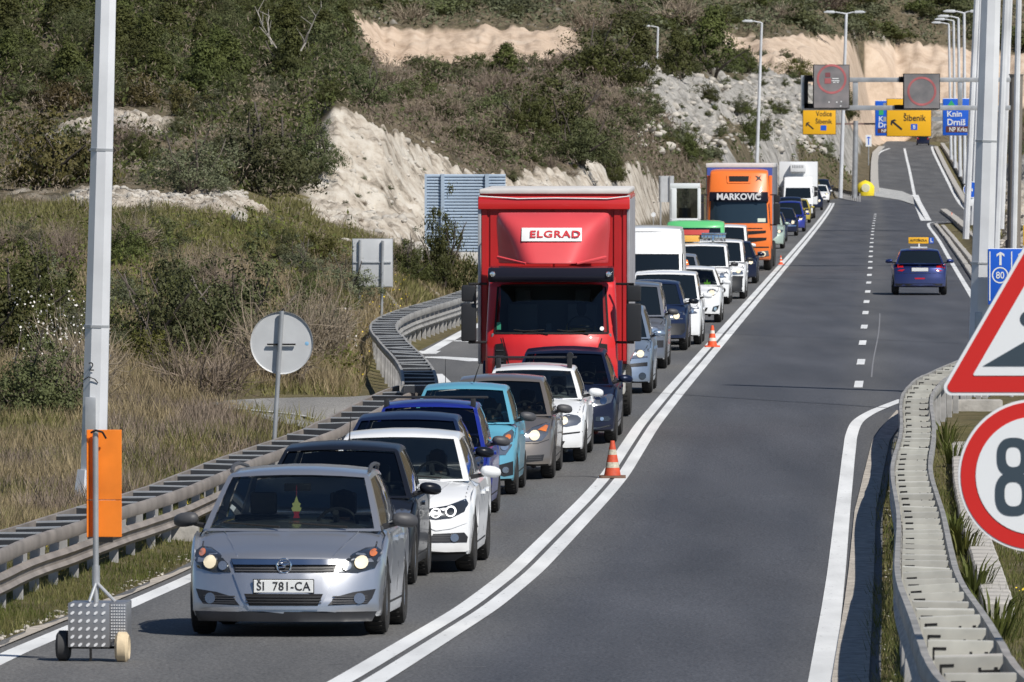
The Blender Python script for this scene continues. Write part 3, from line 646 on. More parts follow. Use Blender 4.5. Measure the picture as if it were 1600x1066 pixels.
def leafcloud(P, size, rs, asp=.45, up=0., nrm=None):
    n = len(P); u = rs.randn(n, 3); u[:, 2] += up
    if nrm is None: nn_ = rs.randn(n, 3)
    else:
        nn_ = nrm + rs.randn(n, 3) * .45; u -= nn_ * (np.sum(u * nn_, 1) / np.sum(nn_ * nn_, 1))[:, None]
    u /= np.linalg.norm(u, axis=1)[:, None]
    v = np.cross(u, nn_); v /= np.linalg.norm(v, axis=1)[:, None]
    s_ = (size * (.6 + .9 * rs.rand(n)))[:, None]
    V = np.stack([P - u * s_, P + v * s_ * asp, P + u * s_, P - v * s_ * asp], 1).reshape(-1, 3)
    return V, np.arange(4 * n).reshape(n, 4)
def crown_mesh(name, mat, seed, ncl=60, per=90, leaf=.05, clr=.2, flat=1., pine=False, up=0., twigs=0):
    """unit crown: radius about 1, height 0..2*flat"""
    rs = np.random.RandomState(seed); c = rs.randn(ncl, 3); c /= np.linalg.norm(c, axis=1)[:, None]
    r = .35 + .62 * rs.rand(ncl) ** .6
    if pine:
        t = rs.rand(ncl); rad = (1.02 - t) ** .75 * (.35 + .65 * rs.rand(ncl)); a_ = rs.rand(ncl) * 2 * pi
        C = np.stack([cos_(a_) * rad, sin_(a_) * rad, .12 + t * 1.9], 1)
    else:
        C = c * r[:, None]; C[:, 2] = np.abs(C[:, 2] + .25) * 1.0 + .12
        lob = 1 + .28 * np.sin(3 * np.arctan2(C[:, 1], C[:, 0]) + seed) + .15 * rs.randn(ncl)
        C[:, :2] *= lob[:, None]; C[:, 2] *= (1 + .25 * rs.randn(ncl))
    P = np.repeat(C, per, 0) + rs.randn(ncl * per, 3) * clr * np.repeat(.5 + rs.rand(ncl), per)[:, None] * np.array([1, 1, .8])
    P[:, 2] = np.abs(P[:, 2])
    CC = np.repeat(C, per, 0); nr_ = (P - CC); nr_ /= np.linalg.norm(nr_, axis=1)[:, None] + 1e-6; g0 = P - np.array([0, 0, .45]); g0 /= np.linalg.norm(g0, axis=1)[:, None]; nr_ = nr_ + .7 * g0
    P[:, 2] *= flat
    V_, Q_ = leafcloud(P, np.full(len(P), leaf), rs, .5, up, nr_)
    o = np_mesh(name, V_, Q_, mat, k=4); me = o.data; bpy.data.objects.remove(o); return me
cos_ = np.cos; sin_ = np.sin
def twig_mesh(name, mat, seed, n=420, L=1., wd=.012):
    rs = np.random.RandomState(seed); V_ = []; Q_ = []; k = 0
    for i in range(n):
        a_ = rs.rand() * 2 * pi; b0 = rs.rand() ** .5 * .75; p = np.array([b0 * cos(a_), b0 * sin(a_), rs.rand() * .5])
        dr = np.array([cos(a_) * .5, sin(a_) * .5, .9]) + rs.randn(3) * .45; dr /= np.linalg.norm(dr)
        w_ = wd * (.5 + rs.rand()); ll = L * (.12 + .2 * rs.rand())
        sd_ = np.cross(dr, rs.randn(3)); sd_ /= np.linalg.norm(sd_)
        for j in range(4):
            q = p + dr * ll
            V_ += [p - sd_ * w_, p + sd_ * w_, q + sd_ * w_ * .75, q - sd_ * w_ * .75]; Q_.append((k, k + 1, k + 2, k + 3)); k += 4
            if rs.rand() < .8:
                d2 = dr + rs.randn(3) * .6; d2 /= np.linalg.norm(d2); e_ = q + d2 * ll * .8
                V_ += [q - sd_ * w_ * .6, q + sd_ * w_ * .6, e_ + sd_ * w_ * .3, e_ - sd_ * w_ * .3]; Q_.append((k, k + 1, k + 2, k + 3)); k += 4
            p = q; dr = dr + rs.randn(3) * .28 + np.array([0, 0, -.06]); dr /= np.linalg.norm(dr); w_ *= .75
    V_ = np.array(V_); V_[:, 2] = np.abs(V_[:, 2])
    o = np_mesh(name, V_, np.array(Q_), mat, k=4); me = o.data; bpy.data.objects.remove(o); return me
def limbs_mesh(seed, n=7):
    rnd = random.Random(seed); mb = MB()
    for i in range(n):
        p = Vector((rnd.uniform(-.08, .08), rnd.uniform(-.08, .08), -.15)); d_ = Vector((rnd.gauss(0, .5), rnd.gauss(0, .5), 1)).normalized(); r = rnd.uniform(.03, .06)
        for j in range(4):
            q = p + d_ * rnd.uniform(.28, .42); mb.tube(p, q, r, r * .72, 5, cap=False); p = q; r *= .72; d_ = (d_ + Vector((rnd.gauss(0, .3), rnd.gauss(0, .3), rnd.gauss(.05, .15)))).normalized()
    o = mb.build('trunk', V_BK, smooth=0); me = o.data; bpy.data.objects.remove(o); return me
LIMBS = [limbs_mesh(i) for i in range(3)]
PROT = {}
def protos(kind, mat, n=4, **k): PROT[kind] = [crown_mesh('crown', mat, 100 * len(PROT) + i, **k) for i in range(n)]
protos('olive', V_OL, ncl=150, per=75, leaf=.027, clr=.085); protos('dark', V_DK, ncl=130, per=70, leaf=.03, clr=.09)
protos('yellow', V_YG, ncl=60, per=80, leaf=.035, clr=.12); protos('rusty', V_RU, ncl=70, per=80, leaf=.04, clr=.15, flat=.75)
protos('grey', V_GY, ncl=130, per=60, leaf=.027, clr=.09); protos('pine', V_DK, ncl=130, per=60, leaf=.04, clr=.085, pine=True, up=.8)
protos('fardark', V_DK, ncl=46, per=45, leaf=.07, clr=.16); protos('farolive', V_OL, ncl=46, per=45, leaf=.065, clr=.16); protos('fargrey', V_GY, ncl=40, per=40, leaf=.065, clr=.17)
PROT['twig'] = [twig_mesh('twigs', V_TW, 900 + i) for i in range(3)]
PROT['fartwig'] = [twig_mesh('twigs', V_TW, 950 + i, n=200, wd=.022) for i in range(2)]
DESC = {'olive': ('olive_shrub', 'shrub', 'olive green leafy shrub'), 'dark': ('evergreen_shrub', 'shrub', 'dark evergreen shrub'), 'yellow': ('gorse_bush', 'bush', 'yellowish green bush'),
        'rusty': ('juniper_bush', 'bush', 'rusty dark green spreading bush'), 'grey': ('sage_shrub', 'shrub', 'grey green shrub'), 'pine': ('pine_tree', 'tree', 'dark young pine tree'),
        'fardark': ('evergreen_shrub', 'shrub', 'dark evergreen shrub'), 'farolive': ('olive_shrub', 'shrub', 'olive green shrub'), 'fargrey': ('sage_shrub', 'shrub', 'grey shrub'),
        'twig': ('bare_bush', 'bush', 'bare brown twiggy bush'), 'fartwig': ('bare_bush', 'bush', 'bare brown bush')}
VR = random.Random(77); NVEG = {}
def plant(kind, X, Z, z, r, h, label, group=None, detail=True):
    nm, cat, d_ = DESC[kind]; me = VR.choice(PROT[kind])
    NVEG[kind] = NVEG.get(kind, 0) + 1
    sc = (r, r * VR.uniform(.85, 1.15), h / 2.0 if kind not in ('rusty',) else h / 1.5)
    if kind in ('twig', 'fartwig'): sc = (r / 1.05, r / 1.05, h / 1.5)
    if detail and kind not in ('twig', 'fartwig'):
        root = empty(nm, (X, Z, z - .05), (0, 0, VR.uniform(0, 6.28)))
        c = bpy.data.objects.new('crown', me); COL.objects.link(c); c.parent = root; c.scale = sc
        t = bpy.data.objects.new('trunk', VR.choice(LIMBS)); COL.objects.link(t); t.parent = root; t.scale = (r, r, h * .62)
    else:
        root = bpy.data.objects.new(nm, me); COL.objects.link(root); root.location = (X, Z, z - .05); root.rotation_euler = (0, 0, VR.uniform(0, 6.28)); root.scale = sc
    tag(root, label, cat, group); return root
MAJ = [  # px, base y, top y, width px, kind, label
 (55,655,468,190,'olive','large olive green shrub nearest the left picture edge above the dry grass'),
 (-20,560,330,230,'dark','tall dark shrub cut by the left picture edge'),
 (60,500,330,150,'dark','dark rounded shrub left of the tall grey pole, above the blossoming bush'),
 (258,560,322,190,'olive','big olive green shrub just right of the tall grey pole'),
 (372,560,330,190,'olive','big olive green shrub between the tall pole and the round sign, right of its twin'),
 (232,585,470,120,'yellow','yellow green bush hugging the tall pole under the big shrubs'),
 (318,625,505,170,'twig','brown tangle of bare twigs between the tall pole and the round sign'),
 (430,600,425,140,'twig','reddish brown bare bush behind the round sign'),
 (500,560,420,120,'twig','bare bush between the round sign and the square sign'),
 (115,640,470,140,'twig','bare bush dotted with white blossom left of the tall grey pole'),
 (540,470,372,110,'grey','grey green shrub behind the square sign'),
 (470,430,350,90,'grey','pale grey shrub above and left of the square sign'),
 (640,440,345,80,'dark','small dark conifer left of the young bushy tree by the noise barrier'),
 (690,455,270,100,'dark','young bushy tree in front of the noise barrier beside the red lorry'),
 (410,306,125,200,'olive','largest round shrub of the hill, above the strip of white rubble'),
 (300,300,165,150,'grey','grey green shrub left of the largest round shrub, above the rubble'),
 (90,292,150,180,'rusty','rusty spreading bush left of the tall pole below the pine wood'),
 (492,285,170,95,'olive','olive shrub at the left end of the big rock face'),
 (215,250,180,70,'dark','dark shrub just right of the tall pole over the small rock ledge'),
 (565,165,70,110,'olive','shrub on the upper left corner of the big rock face'),
 (615,158,110,70,'dark','small dark shrub under the lamp on top of the rock face'),
 (455,130,30,130,'olive','olive shrub under the bare white branches at the hilltop'),
 (868,232,78,170,'dark','largest dark tree mass on the spur above the rock face'),
 (905,255,150,130,'olive','olive green shrub on the right slope of the spur'),
 (828,215,130,90,'dark','dark shrub left of the largest tree mass on the spur'),
 (790,130,70,80,'pine','pine clump against the left orange cutting'),
 (700,125,85,90,'olive','low shrub under the left orange cutting'),
 (940,135,2,145,'dark','big dark tree right of the left orange cutting'),
 (1000,125,40,80,'pine','dark pine left of the single lamp on the spur'),
 (1058,125,50,80,'pine','dark pine right of the single lamp on the spur'),
 (1112,118,15,110,'pine','tall dark pine left of the long orange cutting'),
 (1165,115,60,75,'dark','dark shrub at the left foot of the long orange cutting'),
 (1246,122,72,60,'yellow','pale green shrub on the orange cutting behind the tall middle lamp'),
 (958,288,215,48,'dark','small dark conifer on the lower slope right of the spur'),
 (1072,250,188,62,'dark','dark shrub at the foot of the grey rocks, left of the pale mound'),
 (1180,222,150,58,'dark','dark shrub beside the single lamp above the pale mound'),
 (1105,160,118,50,'dark','dark shrub on the grey rocks in the middle'),
 (1015,180,130,60,'olive','olive shrub behind the lamp at the head of the far rock slope'),
 (1325,190,120,36,'dark','dark narrow bush between the two gantry panels'),
 (1160,180,140,45,'olive','olive shrub among the grey rocks right of the far lamp'),
 (1215,180,150,50,'dark','dark low shrub among the grey rocks left of the gantry'),
]
for px, yb, yt, wd, kind, lab in MAJ:
    h_ = hit(px, yb)
    if not h_: continue
    X, Z, z = h_; plant(kind, X, Z, z, wd / 2 * Z / F, (yb - yt) * Z / F, lab)
def cover_at(px, Z):
    i = np.clip(np.interp(px, _TP, np.arange(len(_TP))), 0, len(_TP) - 1).astype(int); j = np.clip(np.interp(Z, _TZ, np.arange(len(_TZ))), 0, len(_TZ) - 1).astype(int)
    return RK[i, j], OR[i, j], bl[i, j]
def scatter(n, x0, x1, y0, y1, kinds, hpx, label_place, cond=None, keep_rock=.06, detail=False, asp=(.8, 1.5), group=None):
    k = 0; tries = 0
    while k < n and tries < n * 12:
        tries += 1; px = VR.uniform(x0, x1); py = VR.uniform(y0, y1)
        if cond and not cond(px, py): continue
        h_ = hit(px, py)
        if not h_: continue
        X, Z, z = h_; rk_, or_, b_ = cover_at(px, Z)
        if b_ < .9 or (rk_ > .3 and VR.random() > keep_rock) or (or_ > .3 and VR.random() > keep_rock * .5): continue
        kd = VR.choice(kinds); hp = VR.uniform(*hpx) * (1. if rk_ < .3 else .5); hm = hp * Z / F
        sz_ = 'low ' if hp < hpx[0] + (hpx[1] - hpx[0]) * .33 else 'tall ' if hp > hpx[0] + (hpx[1] - hpx[0]) * .67 else ''; hx = ('left', 'middle', 'right')[min(2, int(3 * (px - x0) / (x1 - x0)))]; vy = ('upper', 'lower')[min(1, int(2 * (py - y0) / (y1 - y0)))]
        plant(kd, X, Z, z, hm * VR.uniform(*asp) / 2, hm, sz_ + DESC[kd][2].replace('young ', '').replace('spreading ', '').replace('twiggy ', '').replace('leafy ', '') + ' ' + label_place + ', ' + vy + ' ' + hx, group or (DESC[kd][2] + 's').replace('bushs', 'bushes') + ' ' + label_place, detail); k += 1
scatter(120, -60, 545, -25, 165, ['pine', 'pine', 'dark', 'olive', 'olive'], (55, 95), 'in the wood on the upper left hillside', cond=lambda x, y: y < 160, detail=False)
scatter(26, -60, 530, 150, 290, ['grey', 'olive', 'twig', 'rusty', 'dark'], (35, 80), 'on the slope below the wood')
scatter(34, -60, 520, 385, 560, ['olive', 'dark', 'olive', 'twig', 'yellow', 'grey'], (45, 100), 'on the bank below the meadow')
scatter(16, 440, 720, 385, 520, ['grey', 'twig', 'twig', 'olive', 'yellow'], (22, 48), 'on the bank round the square sign')
scatter(20, 150, 560, 325, 385, ['yellow', 'grey', 'olive'], (14, 40), 'at the edge of the meadow')
scatter(120, 545, 1000, 100, 300, ['fartwig', 'fartwig', 'farolive', 'farolive', 'fargrey', 'fardark'], (16, 46), 'on the spur above the rock face', cond=lambda x, y: y < 150 + (x - 540) * .42)
scatter(26, 540, 760, 190, 400, ['fargrey', 'fartwig', 'farolive'], (9, 24), 'growing in the big rock face', keep_rock=1.)
scatter(26, 780, 1080, 190, 330, ['fartwig', 'farolive', 'fargrey', 'yellow'], (14, 34), 'on the lower slope towards the orange lorry')
scatter(110, 960, 1320, 85, 260, ['fardark', 'farolive', 'fargrey', 'farolive'], (12, 34), 'between the grey rocks', keep_rock=.5)
scatter(60, 560, 1330, -20, 60, ['fardark', 'farolive', 'fargrey', 'fartwig'], (24, 52), 'on the far hill above the orange cuttings', asp=(1.1, 2.))
scatter(42, 890, 1640, -22, 78, ['fargrey', 'farolive', 'fardark'], (22, 48), 'along the top of the far hill', asp=(1.2, 2.4))
scatter(22, 1280, 1480, 210, 300, ['farolive', 'fargrey'], (5, 12), 'on the bank under the gantry', keep_rock=.3)
scatter(16, 545, 900, 95, 112, ['fardark', 'farolive'], (16, 34), 'at the foot of the left orange cutting')
scatter(30, 1500, 1640, 200, 430, ['farolive', 'fargrey', 'fartwig', 'yellow'], (12, 32), 'on the bank right of the poles')

# undergrowth, grasses: nobody could count these
def scatter_pts(n, x0, x1, y0, y1, cond=None, rock=False):
    px = NR.uniform(x0, x1, n); py = NR.uniform(y0, y1, n)
    if cond is not None: k = cond(px, py); px = px[k]; py = py[k]
    P = hits(px, py)
    pxx = 800 + P[:, 0] * F / P[:, 1]; rk_, or_, b_ = cover_at(pxx, P[:, 1]); k = (b_ > .35) & (or_ < .2)
    if not rock: k &= rk_ < .25
    return P[k]
def undergrowth(name, mat, n, area, size, hmax, label, clump=.6, cond=None, asp=.4, up=.3, thr=0.):
    P = scatter_pts(n, *area, cond=cond); f_ = fbm(P[:, 0] * clump, P[:, 1] * clump * .6, 4, int(abs(area[0])) + n % 97)
    P = P[f_ > thr]; f_ = f_[f_ > thr]
    P[:, 2] += NR.rand(len(P)) ** 1.3 * hmax * np.clip((f_ - thr) * 3 + .25, .2, 1) * np.clip(P[:, 1] / 200, .7, 2.2)
    V_, Q_ = leafcloud(P, size * np.clip(P[:, 1] / 160, .7, 4.5), np.random.RandomState(n % 1000), asp, up)
    o = np_mesh(name, V_, Q_, mat, k=4); tag(o, label, kind='stuff'); return o
UG = [V_GY, V_OL, V_TW, V_YG]
undergrowth('undergrowth', V_TW, 34000, (-60, 620, -10, 330), .05, .8, 'grey brown undergrowth under the wood', thr=-.1, asp=.15, up=1.)
undergrowth('undergrowth', V_DK, 40000, (-60, 560, -10, 300), .055, .8, 'olive green undergrowth under the wood', thr=.02)
undergrowth('undergrowth', V_TW, 30000, (-60, 620, 330, 600), .045, .55, 'brown dead undergrowth on the bank', thr=-.05, asp=.12, up=1.)
undergrowth('undergrowth', V_YG, 20000, (-60, 560, 370, 600), .045, .8, 'green undergrowth on the bank', thr=.08)
undergrowth('heath', V_TW, 45000, (545, 1100, 90, 330), .05, .5, 'brown heath on the spur above the rock face', thr=-.2, asp=.14, up=1.)
undergrowth('heath', V_OL, 26000, (545, 1330, 60, 330), .045, .5, 'grey green heath on the middle hills', thr=.05)
undergrowth('heath', V_GY, 30000, (540, 1640, -20, 75), .06, .7, 'grey heath on the far hill', thr=.0)
def blades(name, mat, P, h0, h1, w_, label, lean=.75, seed=1, zs=True):
    rs = np.random.RandomState(seed); n = len(P); a_ = rs.rand(n) * 2 * pi; h = h0 + (h1 - h0) * rs.rand(n) ** 1.5
    f_ = fbm(P[:, 0] * .8, P[:, 1] * .5, 3, seed); h = h * np.clip(.75 + f_ * 1.4, .3, 1.6)
    ww = w_ * np.clip(P[:, 1] / 110, .6, 3) if zs else np.full(n, w_)
    d_ = np.stack([np.cos(a_), np.sin(a_), 0 * a_], 1) * ww[:, None]; b_ = rs.rand(n) * 2 * pi; ln = h * lean * (.2 + rs.rand(n))
    tip = P + np.stack([np.cos(b_) * ln, np.sin(b_) * ln, h], 1)
    V_ = np.stack([P - d_ - [0, 0, .03], P + d_ - [0, 0, .03], tip], 1).reshape(-1, 3)
    return tag(np_mesh(name, V_, np.arange(3 * n).reshape(n, 3), mat, k=3), label, kind='stuff')
G_DRY = veg('dry_grass', (.42, .34, .20), (.25, .195, .115), 0, .35); G_GRN = veg('green_grass', (.13, .15, .035), (.07, .085, .022), 0, .35); G_MIX = veg('olive_grass', (.25, .235, .09), (.15, .14, .055), 0, .35)
def leftof(px, py): return (py < 850 - px * .38 + 28) & ~((px > 325) & (py > 621 + np.maximum(0, 345 - px) * .5) & (py < 632 + (px - 335) * .20))
def pts_world(n, X0, X1, Z0, Z1, cond=None):
    Z = np.exp(NR.uniform(np.log(Z0), np.log(Z1), n)); t = NR.rand(n); X = X0(Z) + (X1(Z) - X0(Z)) * t
    P = np.stack([X, Z, terr(X, Z)], 1); return P
Pn = scatter_pts(120000, -20, 660, 560, 870, cond=leftof); f_ = fbm(Pn[:, 0] * .5, Pn[:, 1] * .25, 4, 9)
sr_mask = ~((Pn[:, 1] > 128) & (Pn[:, 1] < 149) & (Pn[:, 0] > (335 - 800) * Pn[:, 1] / F + (Pn[:, 1] < 141) * (141 - Pn[:, 1]) * .12))
Pn = Pn[sr_mask]; f_ = f_[sr_mask]
blades('dry_grass', G_DRY, Pn[f_ > -.12], .08, .36, .011, 'dry straw coloured grass on the flat behind the left guardrail', seed=2)
blades('dry_grass', V_TW, Pn[f_ < -.1], .08, .34, .009, 'brown dead grass behind the left guardrail', seed=3)
blades('olive_grass', G_MIX, scatter_pts(45000, -20, 660, 560, 860, cond=leftof), .08, .3, .012, 'olive grass between the dry stalks', seed=4)
blades('meadow_grass', G_MIX, scatter_pts(45000, -20, 620, 320, 400), .12, .35, .012, 'short meadow grass above the bank', seed=5)
blades('bank_grass', G_DRY, scatter_pts(40000, -20, 740, 400, 600), .12, .45, .011, 'straw coloured grass among the shrubs of the bank', seed=12)
# verge between the left rail and the asphalt, verges right
Pv = pts_world(60000, lambda Z: XL(Z) - 2.4, lambda Z: XL(Z) - .38, 58, 128)
blades('verge_grass', G_GRN, Pv[:34000], .03, .14, .009, 'short green verge grass by the left edge line', seed=6)
blades('verge_grass', G_MIX, Pv[34000:], .03, .16, .009, 'olive verge grass by the left edge line', seed=7)
Pr = pts_world(70000, lambda Z: XR(Z) + .14, lambda Z: XR(Z) + 4.2, 46, 128)
blades('verge_grass', G_GRN, Pr[:40000], .04, .2, .009, 'green grass around the right guardrail', seed=8)
blades('verge_grass', G_MIX, Pr[40000:], .04, .22, .009, 'olive grass around the right guardrail', seed=9)
Pi = scatter_pts(16000, 595, 745, 440, 565); blades('verge_grass', G_MIX, Pi, .05, .22, .014, 'grass inside the bend of the dark guardrail', seed=10)
Pi = scatter_pts(30000, 1250, 1640, 180, 470); blades('verge_grass', G_MIX, Pi, .08, .35, .012, 'rough grass on the banks beside the exit road', seed=13)
YEL = mk('yellow_petals', (.75, .55, .03), .6); WHT = mk('white_petals', (.75, .72, .68), .6)
def flowers(name, mat, P, size, label, z=.12):
    P = P.copy(); P[:, 2] += z * (.4 + NR.rand(len(P))); V_, Q_ = leafcloud(P, np.full(len(P), size), NR, .8)
    tag(np_mesh(name, V_, Q_, mat, k=4), label, kind='stuff')
Pf = pts_world(900, lambda Z: XL(Z) - 2.3, lambda Z: XL(Z) - 1.2, 60, 110); flowers('yellow_flowers', YEL, Pf[fbm(Pf[:, 0] * 2, Pf[:, 1], 3, 3) > .0], .014, 'yellow flowers under the left guardrail')
Pf = pts_world(1500, lambda Z: XR(Z) + 1.6, lambda Z: XR(Z) + 4, 46, 125); flowers('yellow_flowers', YEL, Pf[fbm(Pf[:, 0] * 2, Pf[:, 1], 3, 5) > .05], .012, 'yellow flowers right of the pale guardrail', .16)
Pf = scatter_pts(260, 560, 640, 440, 600); flowers('yellow_flowers', YEL, Pf, .02, 'yellow flowers beside the dark guardrail', .2)
def blossom(px0, px1, py0, py1, n, label, hh):
    P = scatter_pts(n, px0, px1, py0, py1); P[:, 2] += NR.rand(len(P)) * hh; P[:, 1] -= .3
    V_, Q_ = leafcloud(P, np.full(len(P), .02), NR, .9); tag(np_mesh('white_blossom', V_, Q_, WHT, k=4), label, kind='stuff')
blossom(60, 175, 560, 640, 380, 'white blossom on the bare bush left of the tall pole', 1.3); blossom(20, 90, 560, 620, 120, 'white blossom near the left picture edge', 1.6)
blossom(540, 600, 470, 560, 90, 'white flowers under the square sign', .3)
# bare pale branches at the hilltop
for (px, yb, yt, dx) in ((432, 75, 18, -22), (470, 80, 12, 30), (425, 70, 25, -8)):
    h_ = at(px, yb, 318); mb = MB(); q = Vector(h_); s_ = 318 / F; rnd = random.Random(px); t_ = Vector((dx * s_, 0, (yb - yt) * s_))
    for j in range(5):
        p2 = q + t_ / 5 + Vector((rnd.gauss(0, .06), rnd.gauss(0, .2), 0)); mb.tube(q, p2, .035 - .005 * j, .03 - .005 * j, 5)
        e_ = p2 + Vector((rnd.uniform(-.5, .5), 0, rnd.uniform(.2, .6))); mb.tube(p2, e_, .016, .008, 4); q = p2
    o = mb.build('dead_branch', mk('bleached_wood', (.38, .35, .31), .8), smooth=0); tag(o, 'bleached bare branch sticking out of the hilltop wood', 'branch', 'bleached branches on the upper left hill')
# stones
def rock_mesh(seed):
    bm = bmesh.new(); bmesh.ops.create_icosphere(bm, subdivisions=2, radius=.5); rnd = random.Random(seed)
    ax = [Vector((rnd.gauss(0, 1), rnd.gauss(0, 1), rnd.gauss(0, 1))).normalized() for _ in range(7)]; dd = [rnd.uniform(.26, .42) for _ in ax]
    for v_ in bm.verts:
        for a_, d_ in zip(ax, dd):
            k = v_.co.dot(a_) - d_
            if k > 0: v_.co -= a_ * k
    me = bpy.data.meshes.new('rock'); bm.to_mesh(me); bm.free(); return me
LIME = mk('limestone', (.43, .40, .355), .9, var=.35, vs=2.5, bump=.7, bs=9)
RKM = [rock_mesh(i) for i in range(5)]
for m_ in RKM: m_.materials.append(LIME)
for k, (px, py, sz, lab) in enumerate([(1563,852,.16,'grey limestone lump left under the speed sign'),(1590,868,.14,'small grey stone right under the speed sign'),(1583,838,.1,'smallest grey stone at the edge of the speed sign'),(712,528,.1,'lone pale stone on the verge beside the gore line'),(648,405,.8,'pale boulder at the foot of the big rock face'),(375,350,.5,'pale boulder in the meadow under the largest shrub')]):
    h_ = hit(px, py)
    if h_: o = bpy.data.objects.new('rock', RKM[k % 5]); COL.objects.link(o); o.location = (h_[0], h_[1], h_[2] + sz * .15); o.scale = (sz * 1.5, sz, sz); o.rotation_euler = (.3, .2, k); tag(o, lab, 'rock')
def rubble(name, P, s0, s1, label, seed=1):
    rnd = random.Random(seed); mb_v = []; mb_t = []; b0 = 0
    src = []
    for m_ in RKM: src.append((np.array([v_.co[:] for v_ in m_.vertices]), np.array([p_.vertices[:] for p_ in m_.polygons])))
    for p in P:
        V_, T__ = rnd.choice(src); s_ = s0 + (s1 - s0) * rnd.random() ** 3; an = rnd.uniform(0, 6.28); c, s = cos(an), sin(an)
        W = V_ * [s_ * rnd.uniform(.8, 1.5), s_, s_ * rnd.uniform(.5, .9)]; W = np.stack([W[:, 0] * c - W[:, 1] * s, W[:, 0] * s + W[:, 1] * c, W[:, 2]], 1) + p
        mb_v.append(W); mb_t.append(T__ + b0); b0 += len(W)
    o = np_mesh(name, np.concatenate(mb_v), np.concatenate(mb_t), LIME); tag(o, label, kind='stuff')
rubble('rubble', scatter_pts(1900, 115, 385, 300, 320, rock=True, cond=lambda x, y: np.abs(y - 310 - 4 * np.sin(x * .03)) < 3 + 6 * NR.rand(len(x))), .06, .24, 'strip of broken white rubble across the meadow', 2)
rubble('rubble', scatter_pts(700, 530, 1090, 210, 400, rock=True, cond=lambda x, y: y > 190 + (x - 530) * .22), .06, .35, 'loose stones on the rock slopes', 3)
rubble('rubble', scatter_pts(600, 990, 1290, 110, 240, rock=True), .15, 1.1, 'grey limestone blocks between the shrubs of the middle hill', 4)
rubble('rubble', scatter_pts(350, 1560, 1640, 230, 420, rock=True), .1, .4, 'white broken stones right of the column', 5)
rubble('gravel_stones', pts_world(900, lambda Z: XL(Z) - .6, lambda Z: XL(Z) - .2, 58, 125), .015, .07, 'gravel along the left edge line', 6)
rubble('gravel_stones', pts_world(900, lambda Z: XR(Z) + .15, lambda Z: XR(Z) + .7, 46, 120), .012, .05, 'gravel along the right edge line', 7)
# ================================================================ VEHICLES
def pchip(xs, ys):
    xs = np.array(xs, float); ys = np.array(ys, float); h = np.diff(xs); dl = np.diff(ys) / h; m_ = np.zeros(len(xs)); m_[0] = dl[0]; m_[-1] = dl[-1]
    for i in range(1, len(xs) - 1):
        m_[i] = 0 if dl[i - 1] * dl[i] <= 0 else 2 * dl[i - 1] * dl[i] / (dl[i - 1] + dl[i])
    def f(x):
        x = min(max(x, xs[0]), xs[-1]); i = min(int(np.searchsorted(xs, x, side='right')) - 1, len(xs) - 2); t = (x - xs[i]) / h[i]
        return ys[i] * (1 + 2 * t) * (1 - t) ** 2 + ys[i + 1] * t * t * (3 - 2 * t) + h[i] * m_[i] * t * (1 - t) ** 2 - h[i] * m_[i + 1] * t * t * (1 - t)
    return f
WHEELS = {}
def wheel_mesh(r, wd, style):
    k = (round(r, 3), round(wd, 3), style)
    if k in WHEELS: return WHEELS[k]
    mb = MB(); hw = wd / 2
    mb.lathe([(-hw * .7, r * .62), (-hw * .95, r * .7), (-hw, r * .84), (-hw * .86, r * .965), (-hw * .5, r), (hw * .5, r), (hw * .86, r * .965), (hw, r * .84), (hw * .95, r * .7), (hw * .7, r * .62)], n=36)
    mb.lathe([(-hw * .6, r * .66), (-hw * .6, .0)], n=20)
    for i in range(36):
        t = 2 * pi * i / 36
        mb.box(-hw * .55, hw * .55, -.006, .006, r - .004, r + .006); n_ = len(mb.v)
        c, s = cos(t), sin(t)
        for j in range(n_ - 8, n_): x, y, z = mb.v[j]; mb.v[j] = (x, y * c - z * s, y * s + z * c)
    o = mb.build('wheel', RUBBER, smooth=40); tyre = o.data; bpy.data.objects.remove(o)
    mb = MB(); R_ = r * .66
    mb.lathe([(hw * .72, R_), (hw * .80, R_ * .97), (hw * .70, R_ * .9), (hw * .15, R_ * .86)], n=32)
    mb.lathe([(hw * .62, R_ * .2), (hw * .72, R_ * .16), (hw * .72, 0.001)], n=16)
    mb.lathe([(hw * .05, R_ * .86), (hw * .05, .001)], n=24, m=1)
    ns = {'five': 5, 'seven': 7, 'ten': 10, 'steel': 14}[style]
    for i in range(ns):
        t = 2 * pi * i / ns; wd0, wd1 = (.17, .13) if ns < 6 else (.11, .08) if ns < 9 else (.07, .06)
        q = len(mb.v)
        mb.add([(hw * .70, -wd0 * R_, R_ * .1), (hw * .70, wd0 * R_, R_ * .1), (hw * .74, wd1 * R_, R_ * .92), (hw * .74, -wd1 * R_, R_ * .92),
                (hw * .3, -wd0 * R_, R_ * .1), (hw * .3, wd0 * R_, R_ * .1), (hw * .5, wd1 * R_, R_ * .92), (hw * .5, -wd1 * R_, R_ * .92)],
               [(0, 1, 2, 3), (0, 3, 7, 4), (1, 5, 6, 2)])
        c, s = cos(t), sin(t)
        for j in range(q, len(mb.v)): x, y, z = mb.v[j]; mb.v[j] = (x, y * c - z * s, y * s + z * c)
    o = mb.build('rim', [RIM, UNDER], smooth=30); rim = o.data; bpy.data.objects.remove(o)
    WHEELS[k] = (tyre, rim); return WHEELS[k]
def add_wheels(root, pts, r, wd, style='five'):
    t_, ri = wheel_mesh(r, wd, style)
    for x, y in pts:
        o = bpy.data.objects.new('wheel', t_); COL.objects.link(o); o.parent = root; o.location = (x, y, r)
        if x < 0: o.rotation_euler = (0, 0, pi)
        q = bpy.data.objects.new('rim', ri); COL.objects.link(q); q.parent = o
